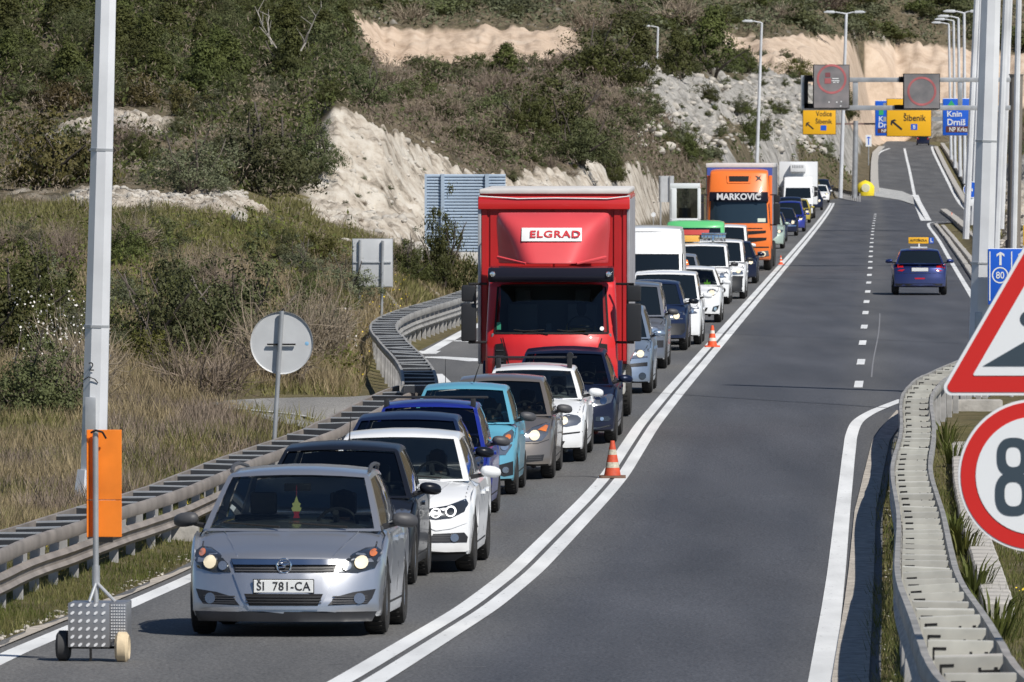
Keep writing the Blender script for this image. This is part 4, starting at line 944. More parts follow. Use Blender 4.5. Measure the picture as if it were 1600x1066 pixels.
def patch(bvh, name, poly, mat, parent, side='F', off=.005, step=.06, skirt=.02, L=5, smooth=50, label=None):
    """a piece laid on the body: outline in the plane facing it, every vertex dropped on the bodywork"""
    pts = []
    n = len(poly)
    for i in range(n):
        a_, b_ = poly[i], poly[(i + 1) % n]; k = max(1, int(math.dist(a_, b_) / step))
        for j in range(k): pts.append((a_[0] + (b_[0] - a_[0]) * j / k, a_[1] + (b_[1] - a_[1]) * j / k))
    nb = len(pts)
    xs = [p[0] for p in poly]; zs = [p[1] for p in poly]
    def inside(p):
        c = False
        for i in range(n):
            a_, b_ = poly[i], poly[i - 1]
            if (a_[1] > p[1]) != (b_[1] > p[1]) and p[0] < (b_[0] - a_[0]) * (p[1] - a_[1]) / (b_[1] - a_[1]) + a_[0]: c = not c
        return c
    x = min(xs) + step * .6
    while x < max(xs):
        z = min(zs) + step * .6
        while z < max(zs):
            if inside((x, z)) and min(math.dist((x, z), q) for q in pts[:nb]) > step * .45: pts.append((x, z))
            z += step
        x += step
    vs, _, fs, ov, _, _ = delaunay_2d_cdt([Vector(p) for p in pts], [], [list(range(nb))], 1, 1e-7)
    D = {'F': Vector((0, 1, 0)), 'R': Vector((0, -1, 0)), 'S': Vector((-1, 0, 0)), 'P': Vector((1, 0, 0)), 'T': Vector((0, 0, -1))}[side]
    out = []; last = None
    for v_ in vs:
        o = {'F': Vector((v_[0], -4, v_[1])), 'R': Vector((v_[0], L + 4, v_[1])), 'S': Vector((5, v_[0], v_[1])), 'P': Vector((-5, v_[0], v_[1])), 'T': Vector((v_[0], v_[1], 9))}[side]
        h_ = bvh.ray_cast(o, D)
        out.append(h_[0])
    good = [p for p in out if p is not None]
    if len(good) < 3: return None
    ax = {'F': 1, 'R': 1, 'S': 0, 'P': 0, 'T': 2}[side]; med = sorted(p[ax] for p in good)[len(good) // 2]
    W = []
    for v_, p in zip(vs, out):
        if p is None or abs(p[ax] - med) > .6:
            q = min(good, key=lambda g: (g.x - v_[0]) ** 2 * (side in 'FRT') + (g.y - (v_[0] if side in 'SP' else v_[1])) ** 2 * (side in 'SPT') + (g.z - v_[1]) ** 2 * (side in 'FRSP'))
            p = q.copy()
            if side in 'FR': p.x, p.z = v_
            elif side in 'SP': p.y, p.z = v_
            else: p.x, p.y = v_
        W.append(p - D * off)
    F_ = [list(f) for f in fs]
    ed = {}
    for f in F_:
        for i in range(len(f)):
            e_ = (f[i], f[(i + 1) % len(f)]); k = tuple(sorted(e_)); ed.setdefault(k, []).append(e_)
    m_ = len(W); W += [p + D * (off + skirt) for p in W]
    for k, l in ed.items():
        if len(l) == 1: a_, b_ = l[0]; F_.append([b_, a_, a_ + m_, b_ + m_])
    o = me_obj(name, W, F_, mat, parent, smooth=smooth)
    bm = bmesh.new(); bm.from_mesh(o.data); bmesh.ops.recalc_face_normals(bm, faces=bm.faces)
    loose = [v_ for v_ in bm.verts if not v_.link_faces]; bmesh.ops.delete(bm, geom=loose, context='VERTS')
    bm.normal_update()
    s_ = sum((f.normal.dot(D) * f.calc_area() for f in bm.faces))
    if s_ > 0: bmesh.ops.reverse_faces(bm, faces=bm.faces)
    bm.to_mesh(o.data); bm.free()
    if label: o['label'] = label
    return o
def mir(poly): return [(-x, z) for x, z in poly][::-1]
def disc(c, r, n=14, ky=1.): return [(c[0] + r * cos(2 * pi * i / n), c[1] + r * ky * sin(2 * pi * i / n)) for i in range(n)]
def chain(pts, w_):
    """thin closed strip polygon round a polyline"""
    a_ = []; b_ = []
    for i, p in enumerate(pts):
        q0 = pts[max(i - 1, 0)]; q1 = pts[min(i + 1, len(pts) - 1)]; d_ = (q1[0] - q0[0], q1[1] - q0[1]); l = math.hypot(*d_) or 1; n_ = (-d_[1] / l * w_ / 2, d_[0] / l * w_ / 2)
        a_.append((p[0] + n_[0], p[1] + n_[1])); b_.append((p[0] - n_[0], p[1] - n_[1]))
    return a_ + b_[::-1]

def make_person(shirt, hair=(.02, .015, .01)):
    """seated driver: one skinned body with the hands on the wheel; hair a child"""
    me = bpy.data.meshes.new('person')
    V_ = [(0, .05, .0), (0, .10, .22), (0, .13, .42), (0, .11, .52), (0, .09, .58), (0, .07, .68), (0, .07, .76),
          (.19, .11, .45), (.25, -.02, .25), (.17, -.27, .30), (.14, -.36, .34), (-.19, .11, .45), (-.25, -.02, .25), (-.17, -.27, .30), (-.14, -.36, .34),
          (.11, -.02, -.02), (.13, -.42, .03), (-.11, -.02, -.02), (-.13, -.42, .03), (.13, -.55, -.3), (-.13, -.55, -.3)]
    E_ = [(0, 1), (1, 2), (2, 3), (3, 4), (4, 5), (5, 6), (2, 7), (7, 8), (8, 9), (9, 10), (2, 11), (11, 12), (12, 13), (13, 14), (0, 15), (15, 16), (0, 17), (17, 18), (16, 19), (18, 20)]
    rr_ = [(.17, .12), (.17, .11), (.18, .11), (.08, .07), (.055, .055), (.085, .1), (.07, .08), (.07, .07), (.05, .05), (.035, .035), (.045, .03), (.07, .07), (.05, .05), (.035, .035), (.045, .03), (.1, .1), (.07, .07), (.1, .1), (.07, .07), (.05, .05), (.05, .05)]
    me.from_pydata(V_, E_, []); o = bpy.data.objects.new('person', me); COL.objects.link(o)
    o.modifiers.new('k', 'SKIN'); o.modifiers.new('u', 'SUBSURF').levels = 2
    for s_, r in zip(me.skin_vertices[0].data, rr_): s_.radius = r
    me.skin_vertices[0].data[0].use_root = True
    dg = bpy.context.evaluated_depsgraph_get(); dg.update(); m2 = bpy.data.meshes.new_from_object(o.evaluated_get(dg)); bpy.data.objects.remove(o)
    m2.materials.clear(); m2.materials.append(mk('shirt_%d%d%d' % tuple(int(c * 99) for c in shirt), shirt, .9)); m2.materials.append(mk('skin', (.42, .25, .17), .5))
    for p in m2.polygons:
        c = p.center; p.material_index = 1 if (c.z > .56 or (c.y < -.29 and c.z > .2)) else 0
        p.use_smooth = True
    mb = MB(); prof = [(.60, .07), (.66, .098), (.72, .102), (.78, .098), (.83, .07), (.85, .001)]
    mb.lathe(prof, (0, .085, 0), 2, 14); hm_ = mb.build('hair', mk('dark_hair', hair, .8), smooth=60); m3 = hm_.data; bpy.data.objects.remove(hm_)
    return m2, m3
PERS = {}
def driver(root, x, y, z, shirt, label):
    if shirt not in PERS: PERS[shirt] = make_person(shirt)
    bm_, hr = PERS[shirt]
    o = bpy.data.objects.new('person', bm_); COL.objects.link(o); M = root.matrix_basis if False else (Matrix.Translation(root.location) @ root.rotation_euler.to_matrix().to_4x4())
    o.matrix_basis = M @ Matrix.Translation((x, y, z)); h = bpy.data.objects.new('hair', hr); COL.objects.link(h); h.parent = o
    tag(o, label, 'person')

def interior(root, yA, zA, Wb, L, H, sx=.36, dash=True):
    mb = MB()
    mb.box(-Wb + .05, Wb - .05, yA + .05, L - .35, .22, .3)
    mb.box(-Wb + .04, Wb - .04, yA + .02, yA + .5, zA - .32, zA - .04)
    for s_ in (-1, 1):
        mb.box(s_ * sx - .24, s_ * sx + .24, yA + .95, yA + 1.4, .3, .5); mb.box(s_ * sx - .24, s_ * sx + .24, yA + 1.35, yA + 1.5, .45, 1.0); mb.box(s_ * sx - .12, s_ * sx + .12, yA + 1.38, yA + 1.47, 1.02, 1.22)
    mb.box(-Wb + .1, Wb - .1, yA + 2.2, yA + 2.35, .4, 1.0)
    o = mb.build('interior', SEATM, root, bevel=.03, smooth=40)
    mb = MB(); n = 22; c = Vector((sx, yA + .62, zA - .0)); ax = Vector((0, -.85, .5)).normalized(); u = Vector((1, 0, 0)); v_ = ax.cross(u)
    P = [c + (u * cos(2 * pi * i / n) + v_ * sin(2 * pi * i / n)) * .18 for i in range(n + 1)]; mb.path(P, .016, 6); mb.tube(c - u * .17, c + u * .17, .018, n=5); mb.tube(c, c - v_ * .17, .018, n=5); mb.tube(c, c - ax * .25 * -1, .03, n=6)
    mb.build('steering_wheel', BLACKPL, root, smooth=50)

def car(loc, yaw, pitch, label, group='cars queueing in the left lane', **k):
    g = dict(name='car', cat='car', L=4.2, W=1.75, H=1.47, paint=None, zn=.45, zh=.74, zc=.93, zbelt=.97, yA=1.0, yB=1.85, yC=None, yD=None, Wb=.80, Wt=.60, wb=2.6, fo=.85, wr=.315, ww=.205, rim='five', R=.34, p=2.6,
             lod=2, glass=None, feats=[], sidef=[], nose=.22, zlow=.2, roofmat=None, pillars=(.42,), bow=.16, hoodcrown=.045, rearp=.12, mirror=None, wsw=.9, plates=True, arch=.045, wiper=True, seam=True, handle=True, bpl=None)
    g.update(k); G = type('G', (), g)
    if G.yC is None: G.yC = G.L - .75
    if G.yD is None: G.yD = G.L - .14
    root = empty(G.name, loc, (pitch, 0, yaw)); tag(root, label, G.cat, group)
    far_ = G.lod == 0; L, W, H = G.L, G.W / 2, G.H; pm = G.paint
    yf, yr = G.fo, G.fo + G.wb; ra = G.wr + G.arch
    zt = pchip([0, .004, .012, .03, .065, .11, G.nose, .55, G.yA, G.yA + .6, L - .5, L - .16, L - .05, L - .02, L - .006, L], [G.zlow + .05, G.zlow + .12, (G.zlow + G.zn) / 2 + .04, G.zn, G.zn + .12, G.zh - .07, G.zh, G.zh + (G.zc - G.zh) * .45, G.zc, G.zbelt, G.zbelt + .02, G.zbelt - .02, G.zbelt - .2, .62, .5, G.zlow + .16])
    zb = pchip([0, .12, .6, L - .5, L - .1, L], [G.zlow + .03, G.zlow, G.zlow, G.zlow, G.zlow + .03, G.zlow + .1])
    hw = pchip([0, .25, .7, 1.2, L - 1.0, L - .35, L], [W * .93, W * .965, W * .99, W, W, W * .97, W * .9])
    st = [0, .002, .004, .008, .012, .02, .03, .045, .065, .085, .11, .14, G.nose, .3, .4]; dy = .055 if G.lod == 2 else .09 if G.lod == 1 else .16
    y = .5
    while y < L - .3: st.append(y); y += dy if (abs(y - yf) < ra + .1 or abs(y - yr) < ra + .1) else dy * 2.2
    st += [L - .3, L - .2, L - .14, L - .1, L - .05, L - .02, L - .006, L]
    if not far_:
        for c in (yf, yr): st += [c - ra, c - ra * .97, c + ra * .97, c + ra]
    st = sorted(set(round(s_, 4) for s_ in st))
    sec = [(0, 1, 0), (.22, .999, 0), (.45, .995, 0), (.66, .988, 0), (.8, .978, 0), (.88, .962, 0), (.935, .93, 0), (.965, .88, 0), (.982, .8, 0), (.994, .68, 0), (1.0, .56, 0), (.997, .42, 0), (.985, .28, 0), (.975, .16, 0), (.97, .07, 0), (.955, 0, 0), (.72, 0, 1), (.70, 0, 2), (0, 0, 2)]
    v = []; idx = []
    for s_ in st:
        t_, b_, w_ = zt(s_), zb(s_), hw(s_); za = b_
        for c in (yf, yr):
            if abs(s_ - c) < ra: za = max(za, G.wr + sqrt(max(0, ra * ra - (s_ - c) ** 2)) - .0)
        row = []
        for u, f, kd in sec:
            base = za if (kd < 2 and u > .6) else b_
            zz_ = base + f * (t_ - base) if u > .6 and f < .9 else (b_ + f * (t_ - b_))
            if kd == 1: zz_ = za
            if kd == 2: zz_ = b_
            if u > .6 and 0 < f < .9: zz_ = max(zz_, za + .004 * (f * 10))
            crown = G.hoodcrown * (u * u) * (1 if f > .9 else 0) * min(1, s_ / .4 + .15)
            x = u * w_; gf = max(0, 1 - s_ / .95) ** 1.4; gr = max(0, 1 - (L - s_) / .7) ** 1.4
            yy = s_ + G.R * abs(x / W) ** G.p * gf - .22 * abs(x / W) ** 3 * gr
            row.append((x, yy, zz_ - crown))
        idx.append(row)
    k_ = len(sec); f = []; fm = []
    full = []
    for row in idx: full.append(row + [(-x, y_, z_) for x, y_, z_ in row[-2:0:-1]])
    n_ = len(full[0]); v = [p for row in full for p in row]
    for j in range(len(full) - 1):
        for i in range(n_):
            a_ = j * n_ + i; b_ = j * n_ + (i + 1) % n_; f.append((a_, b_, b_ + n_, a_ + n_))
            ii_ = i if i < k_ else n_ - 1 - i
            fm.append(1 if (ii_ in (15, 16, 17)) else 0)
    f.append(tuple(range(n_ - 1, -1, -1))); fm.append(0); f.append(tuple(range((len(full) - 1) * n_, len(full) * n_))); fm.append(0)
    body = me_obj('body', v, f, [pm, UNDER], root, fm)
    bm = bmesh.new(); bm.from_mesh(body.data)
    ends = [q for q in bm.faces if len(q.verts) > 4]; bmesh.ops.triangulate(bm, faces=ends)
    bmesh.ops.recalc_face_normals(bm, faces=bm.faces); bm.to_mesh(body.data); bm.free(); body.data.shade_smooth(); body.data.set_sharp_from_angle(angle=R(38))
    # ---- greenhouse
    zA = G.zc - .03; zB = H - .075; zC = H - .10; zD = G.zbelt - .02; Wb, Wt = G.Wb, G.Wt
    yA, yB, yC, yD = G.yA, G.yB, G.yC, G.yD
    def fp(u, w_): return (u * (Wb + (Wt - Wb) * w_), yA + (yB - yA) * w_ - G.bow * (1 - u * u) * (1 - .25 * w_) , zA + (zB - zA) * (w_ + .10 * w_ * (1 - w_)) + .03 * (1 - u * u) * w_)
    def sp(s_, v_, w_):
        y0 = yA + (yD - yA) * v_; y1 = yB + (yC - yB) * v_; z0 = zA + (zD - zA) * v_; z1 = zB + (zC - zB) * v_ + .055 * 4 * v_ * (1 - v_) * 1.0
        tp = 1 - .10 * max(0, v_ - .7) / .3
        wv = (Wb + (Wt - Wb) * w_) + .035 * sin(pi * w_) * sin(pi * min(1, v_ * 1.1)); return (s_ * wv * tp, y0 + (y1 - y0) * w_, z0 + (z1 - z0) * w_)
    def rp(u, v_):
        e_ = sp(1, v_, 1); z = e_[2] + .045 * (1 - u * u) * (1 if v_ > 0 else .66) ; y_ = e_[1] - (G.bow * .75 * (1 - u * u) * (1 - v_) ** 2) + .08 * (1 - u * u) * v_ ** 3
        return (u * e_[0], y_, z)
    def bp_(u, w_): a_ = sp(1, 1, w_); return (u * a_[0], a_[1] + .08 * (1 - u * u) * (.6 + .4 * w_), a_[2] + .045 * (1 - u * u) * w_ ** 2)
    bmg = bmesh.new(); lay = bmg.faces.layers.int.new('k')
    def grid(fn, us, ws, kinds):
        P = [[bmg.verts.new(fn(u, w_)) for w_ in ws] for u in us]
        for i in range(len(us) - 1):
            for j in range(len(ws) - 1):
                q = bmg.faces.new((P[i][j], P[i + 1][j], P[i + 1][j + 1], P[i][j + 1])); q[lay] = kinds(i, j)
    wu = G.wsw; us = [-1, -wu, -.6, -.2, .2, .6, wu, 1]; ws = [0, .04, .35, .68, .94, 1]
    def kf(i, j): return 1 if 0 < i < len(us) - 2 and 0 < j < len(ws) - 2 else 0
    grid(fp, us, ws, kf)
    pv = list(G.pillars); vs_ = [0, .045]; 
    for a_ in pv: vs_ += [a_ - .018, a_ + .018]
    vs_ += [.90 if len(pv) < 2 else .93, 1.0]; vs_ = sorted(vs_)
    # insert mid points
    vf = []; 
    for a_, b_ in zip(vs_[:-1], vs_[1:]):
        vf.append(a_)
        if b_ - a_ > .2: vf.append((a_ + b_) / 2)
    vf.append(1.0); wsd = [0, .07, .38, .68, .90, 1]
    isg = {}
    for i in range(len(vf) - 1):
        mid = (vf[i] + vf[i + 1]) / 2; g_ = 0; 
        if mid > .045 and mid < vs_[-2]:
            if not any(a_ - .018 <= mid <= a_ + .018 for a_ in pv): g_ = 2 + sum(1 for a_ in pv if mid > a_)
        isg[i] = g_
    for s_ in (1, -1): grid(lambda a_, b_, s_=s_: sp(s_, a_, b_), vf, wsd, lambda i, j, s_=s_: (isg[i] + (10 if s_ < 0 else 0)) if (isg[i] and 0 < j < len(wsd) - 2) else 0)
    grid(rp, us, vf, lambda i, j: 30)
    grid(bp_, us, [0, .12, .5, .88, 1], lambda i, j: 20 if 0 < i < len(us) - 2 and 0 < j < 3 else 0)
    bmesh.ops.remove_doubles(bmg, verts=bmg.verts, dist=.002); bmesh.ops.recalc_face_normals(bmg, faces=bmg.faces)
    # soft corners: bevel the pillar and roof edges
    if G.lod > 0:
        def isroof(q): return q[lay] == 30
        ed = []
        for e_ in bmg.edges:
            if len(e_.link_faces) == 2 and e_.calc_face_angle(0) > R(20): ed.append(e_)
        try: bmesh.ops.bevel(bmg, geom=ed, offset=.028, segments=3, affect='EDGES', profile=.5, clamp_overlap=True)
        except Exception: pass
    panes = {}
    for q in bmg.faces:
        if q[lay] and q[lay] != 30: panes.setdefault(q[lay], []).append([tuple(c.co - q.normal * .012) for c in q.verts])
    bmfull = bmg.copy(); vv = [c.co.copy() for c in bmfull.verts]; bmfull.verts.index_update(); ff = [[c.index for c in q.verts] for q in bmfull.faces]; bmfull.free()
    kill = [q for q in bmg.faces if q[lay] and q[lay] != 30]; rooff = [q for q in bmg.faces if q[lay] == 30]
    for q in bmg.faces: q.material_index = 1 if (q[lay] == 30 and G.roofmat) else 0
    bmesh.ops.delete(bmg, geom=kill, context='FACES')
    me = bpy.data.meshes.new('roof'); bmg.to_mesh(me); bmg.free(); me.materials.append(pm); me.materials.append(G.roofmat or pm)
    ro = bpy.data.objects.new('roof', me); COL.objects.link(ro); ro.parent = root; me.shade_smooth(); me.set_sharp_from_angle(angle=R(40))
    gm = G.glass or (GLASS if G.lod == 2 else DARKGLASS)
    for kd, fs in panes.items():
        nm = 'windscreen' if kd == 1 else 'rear_window' if kd == 20 else 'side_window'
        vv2 = []; ff2 = []
        for q in fs: b_ = len(vv2); vv2 += q; ff2.append(tuple(range(b_, b_ + len(q))))
        o = me_obj(nm, vv2, ff2, gm if kd == 1 or G.lod == 2 else DARKGLASS, root)
        bm = bmesh.new(); bm.from_mesh(o.data); bmesh.ops.remove_doubles(bm, verts=bm.verts, dist=.02); bm.to_mesh(o.data); bm.free(); o.data.shade_smooth()
    if G.lod < 2:   # plain dark lining behind the panes
        pass
    # ---- ray target
    bv = [tuple(c) for c in v]; nb = len(bv); bvh = BVHTree.FromPolygons(bv + [tuple(c) for c in vv], [q for q in f] + [[i + nb for i in q] for q in ff])
    S = dict(root=root, bvh=bvh, L=L, W=W, H=H, G=G)
    step = .05 if G.lod == 2 else .08
    for ft in G.feats:
        nm, poly, mat = ft[:3]; o_ = ft[3] if len(ft) > 3 else {}
        o_ = dict(o_); m_ = o_.pop('mirror', True); sub = o_.pop('sub', None)
        for pl in ([poly, mir(poly)] if m_ else [poly]):
            q = patch(bvh, nm, pl, mat, root, o_.get('side', 'F'), o_.get('off', .006), o_.get('step', step), L=L, smooth=50)
            if q is not None and sub:
                for s_ in sub:
                    sp2 = s_[1] if pl is poly else mir(s_[1]); patch(bvh, s_[0], sp2, s_[2], q, o_.get('side', 'F'), (s_[3] if len(s_) > 3 else .012), .03, L=L)
    # ---- wheels, mirrors, trims
    tr = W - G.ww / 2 - .012
    add_wheels(root, [(tr, yf), (-tr, yf), (tr, yr), (-tr, yr)] if not far_ else [(tr, yf), (-tr, yf), (tr, yr)], G.wr, G.ww, G.rim)
    mm = G.mirror or pm
    for s_ in (1, -1):
        mb = MB(); bm = None
        c = Vector((s_ * (W + .10), yA + .42, G.zc + .06)); n1, n2 = 10, 8; vv3 = []
        for i in range(n2 + 1):
            ph = pi * i / n2
            for j in range(n1):
                th = 2 * pi * j / n1; X_, Y_, Z_ = sin(ph) * cos(th), sin(ph) * sin(th), cos(ph)
                X_ = math.copysign(abs(X_) ** .8, X_); Z_ = math.copysign(abs(Z_) ** .8, Z_)
                yy_ = Y_ * .085 if Y_ < 0 else Y_ * .02
                vv3.append((c.x + X_ * .115, c.y + yy_ + .04 * X_ * s_, c.z + Z_ * .066 - .012 * X_ * s_))
        mb.add(vv3, [(i * n1 + j, i * n1 + (j + 1) % n1, (i + 1) * n1 + (j + 1) % n1, (i + 1) * n1 + j) for i in range(n2) for j in range(n1)])
        q = mb.build('wing_mirror', mm, root, smooth=60)
        mb = MB(); mb.tube((s_ * (Wb * .99), yA + .40, G.zc + .0), (s_ * (W + .04), yA + .42, G.zc + .03), .028, .022, 6); mb.build('mirror_stalk', BLACKPL, q, smooth=50)
    if not far_:
        sides = ('S', 'P')
        for s_ in (1, -1): patch(bvh, 'bonnet_seam', chain([(s_ * W * .84, .5), (s_ * W * .87, .65), (s_ * min(W * .88, Wb + .01), yA - .06)], .012), UNDER, root, 'T', .001, .15, .004, L=L)
        patch(bvh, 'bonnet_seam', chain([(-W * .5, G.zh - .035), (W * .5, G.zh - .035)], .010), UNDER, root, 'F', .001, .12, .004, L=L)
        for sd_ in sides:
            if G.seam:
                xs_ = [yA + .05, yA + 1.12 if L > 3.8 else yA + 1.25]
                if L > 3.9: xs_.append(yA + 2.0)
                for q0 in xs_: patch(bvh, 'door_seam', chain([(q0 + .05, G.zlow + .18), (q0, .6), (q0 + .03, G.zbelt - .03)], .014), UNDER, root, sd_, .001, .12, .004, L=L)
                patch(bvh, 'sill_seam', chain([(yf + ra + .08, G.zlow + .1), (yr - ra - .05, G.zlow + .1)], .02), UNDER, root, sd_, .001, .2, .004, L=L)
            if G.handle:
                for q0 in ([yA + 1.0, yA + 1.85] if L > 3.9 else [yA + 1.05]): patch(bvh, 'door_handle', [(q0 - .1, .80), (q0 + .08, .82), (q0 + .08, .845), (q0 - .1, .83)], pm, root, sd_, .028, .1, L=L)
            for q0 in (yf, yr):
                A = [(q0 + (ra + .012) * cos(t), G.wr + (ra + .012) * sin(t)) for t in np.linspace(pi * .03, pi * .97, 13)]
                patch(bvh, 'arch_edge', chain(A, .016), G.bpl or UNDER, root, sd_, .002, .2, .01, L=L)
    if G.wiper and G.lod == 2:
        for x0, x1 in ((-.1, -.62), (.5, -.02)):
            a_ = fp(x0 / Wb, .03); b_ = fp(x1 / Wb, .10); mb = MB(); mb.tube((a_[0], a_[1] - .03, a_[2] + .02), (b_[0], b_[1] - .03, b_[2] + .02), .01, .007, 5); mb.build('wiper', UNDER, root, smooth=50)
    if G.lod == 2: interior(root, yA, G.zc, Wb, L, H)
    S['fp'] = fp; S['sp'] = sp; S['rp'] = rp
    return S
def pose(px, py=None, W=1.75, fo=.85, nose=None, xr=None):
    """place a queueing vehicle: px,py = ground contact of its outer right front wheel, or nose distance"""
    if nose is None: X, Z, z = gnd(px, py); n_ = Z - fo
    else: n_ = nose; Z = n_ + fo; X = (px - 800) * Z / F
    yaw = road_yaw(n_ + 2); xc = X - W / 2 + sin(yaw) * fo
    z0, z1 = float(zroad(n_ + .8)), float(zroad(n_ + 3.4)); pit = math.atan((z1 - z0) / 2.6)
    return (xc, n_, z0 - .8 * math.tan(pit) + .010), yaw, pit
def plate(S, z=.44, txt=None, x=0, side='F', w_=.26, h_=.056):
    b = S['bvh']; y = b.ray_cast(Vector((x, -4, z)) if side == 'F' else Vector((x, 12, z)), Vector((0, 1 if side == 'F' else -1, 0)))[0].y
    s_ = -1 if side == 'F' else 1
    mb = MB(); mb.box(x - w_, x + w_, y + s_ * .008, y + s_ * .028, z - h_, z + h_); p_ = mb.build('number_plate', WHITEPL, S['root'], bevel=.004, seg=1)
    mb = MB(); e_ = .008; mb.box(x - w_ - e_, x + w_ + e_, y + s_ * .004, y + s_ * .02, z - h_ - e_, z + h_ + e_); mb.build('plate_frame', BLACKPL, p_, bevel=.003, seg=1)
    if txt: text_obj(txt, .105, TEXTBK, p_, (x, y - .030, z - .002), sx=.93, bold=.0012, space=1.08)
    return p_
def slats(S, x0, x1, zs, h, mat=BLACKPL, off=.014, name='grille_slat'):
    for z in zs: patch(S['bvh'], name, [(x0, z - h / 2), (x1, z - h / 2), (x1, z + h / 2), (x0, z + h / 2)], mat, S['root'], 'F', off, .08, L=S['L'])
def badge(S, z, r, mat=CHROME, x=0.):
    h_ = S['bvh'].ray_cast(Vector((x, -4, z)), Vector((0, 1, 0)))[0]
    mb = MB(); n = 20; mb.path([(x + r * cos(2 * pi * i / n), h_.y - .03, z + r * sin(2 * pi * i / n)) for i in range(n + 1)], r * .14, 6, 0)
    return mb.build('badge', mat, S['root'], smooth=60), h_.y

# ---------------------------------------------------------------- 1 silver estate
loc, yaw, pit = pose(609, 992, 1.753, .87)
SILV = paint('silver_paint', (.56, .575, .61), .8, .3)
S = car(loc, yaw, pit, 'silver estate car at the head of the queue, with a freshener hanging in its windscreen', name='estate_car', L=4.5, W=1.753, H=1.46, paint=SILV, zn=.40, zh=.70, zc=.93, zbelt=.98, yA=1.02, yB=1.86, yC=3.95, yD=4.38, Wb=.79, Wt=.625,
        wb=2.61, fo=.87, wr=.315, rim='seven', R=.36, nose=.16, zlow=.17, mirror=GREYPL, wsw=.93, pillars=(.36, .70),
        feats=[('headlight', [(.47,.56),(.50,.63),(.58,.715),(.68,.765),(.77,.775),(.815,.74),(.82,.66),(.78,.59),(.64,.555)], LAMPDK, dict(off=.012, sub=[('lamp', disc((.665,.645),.058), LIT, .03), ('lamp', disc((.545,.615),.04), REFL, .03), ('indicator', disc((.755,.725),.032), AMBER, .028)])),
               ('grille', [(-.475,.675),(.475,.675),(.435,.555),(-.435,.555)], BLACKPL, dict(mirror=False, off=.004)),
               ('grille_bar', [(-.47,.672),(.47,.672),(.45,.625),(-.45,.625)], CHROME, dict(mirror=False, off=.028)),
               ('bumper_shield', [(-.45,.545),(.45,.545),(.36,.33),(.30,.235),(-.30,.235),(-.36,.33)], SILV, dict(mirror=False, off=.016)),
               ('lower_intake', [(-.345,.372),(.345,.372),(.30,.268),(-.30,.268)], UNDER, dict(mirror=False, off=.019)),
               ('side_intake', [(.385,.27),(.45,.345),(.6,.385),(.79,.41),(.76,.33),(.72,.28)], BLACKPL, dict(off=.006, sub=[('fog_lamp', disc((.655,.33),.048), LAMPGL, .02)])),
               ('bumper_lip', [(-.80,.215),(.80,.215),(.76,.13),(-.76,.13)], BLACKPL, dict(mirror=False, off=.012)),
               ('hood_crease', chain([(.42,.70),(.50,.80),(.60,.90)], .012), SILV, dict(off=.012))])
slats(S, -.43, .43, [.595, .572], .008, GREYPL); slats(S, -.33, .33, [.345, .32, .295], .009, BLACKPL, .028)
slats(S, .43, .72, [.35, .33, .308, .29], .007, GREYPL, .016, 'intake_slat'); slats(S, -.72, -.43, [.35, .33, .308, .29], .007, GREYPL, .016, 'intake_slat')
plate(S, .437, 'ŠI  781-CA')
bd, yb_ = badge(S, .615, .062); mb = MB(); mb.path([(-.05, yb_ - .035, .60), (.015, yb_ - .035, .605), (-.015, yb_ - .035, .622), (.05, yb_ - .035, .628)], .007, 5); mb.build('badge_bolt', CHROME, bd, smooth=50)
for s_ in (1, -1):
    mb = MB(); pts = [S['sp'](s_, v_, 1) for v_ in np.linspace(.1, .9, 9)]; pts = [(x * .99, y, z + (.045 if 0 < i < 8 else .01)) for i, (x, y, z) in enumerate(pts)]; mb.path(pts, .018, 6); mb.build('roof_rail', GREYPL, S['root'], smooth=50)
mb = MB(); y_ = S['fp'](0, .9); mb.box(-.12, .12, y_[1] + .05, y_[1] + .08, 1.24, 1.31); mb.build('inner_mirror', BLACKPL, S['root'], bevel=.01)
driver(S['root'], .37, 2.25, .40, (.03, .03, .04), 'driver in dark clothes at the wheel of the silver estate car')
M0 = Matrix.Translation(S['root'].location) @ S['root'].rotation_euler.to_matrix().to_4x4()
mb = MB(); fr = empty('air_freshener', tuple(M0 @ Vector((-.01, 1.70, 1.03)))); tag(fr, 'yellow and red tree-shaped freshener hanging behind the silver car windscreen', 'air freshener')
mb.prism([(-.035, .03), (.035, .03), (.045, .06), (.03, .07), (.038, .10), (.02, .11), (.0, .17), (-.02, .11), (-.038, .10), (-.03, .07), (-.045, .06)], 1, 0, .01, 0); mb.prism([(-.03, .03), (.03, .03), (.02, -.0), (.03, -.03), (-.03, -.03), (-.02, 0)], 1, 0, .01, 1); mb.tube((0, .005, .17), (0, .005, .26), .003, n=4, m=1)
mb.build('card', [mk('freshener_yellow', (.75, .75, .3), .7), mk('freshener_red', (.5, .04, .08), .7)], fr, smooth=0)
# ---------------------------------------------------------------- 2 black hatchback
loc, yaw, pit = pose(653, 914, 1.74, .8)
BLK = paint('black_paint', (.008, .010, .016), 0, .3)
S = car(loc, yaw, pit, 'glossy black hatchback directly behind the silver estate car', name='hatchback', L=3.9, W=1.74, H=1.47, paint=BLK, fo=.8, wb=2.5, wsw=.93, yA=.95, yB=1.75, yC=3.25, rim='five', pillars=(.45,),
        feats=[('headlight', [(.45,.60),(.52,.74),(.70,.80),(.80,.78),(.82,.66),(.62,.60)], LAMPGL, dict(off=.012, sub=[('lamp', disc((.66,.69),.06), REFL, .025)]))])
driver(S['root'], .37, 2.15, .40, (.1, .1, .12), 'driver of the black hatchback behind the silver estate car')
mb = MB(); mb.tube((0, 3.0, 1.45), (0, 3.25, 1.75), .008, .004, 5); mb.build('aerial', UNDER, S['root'])
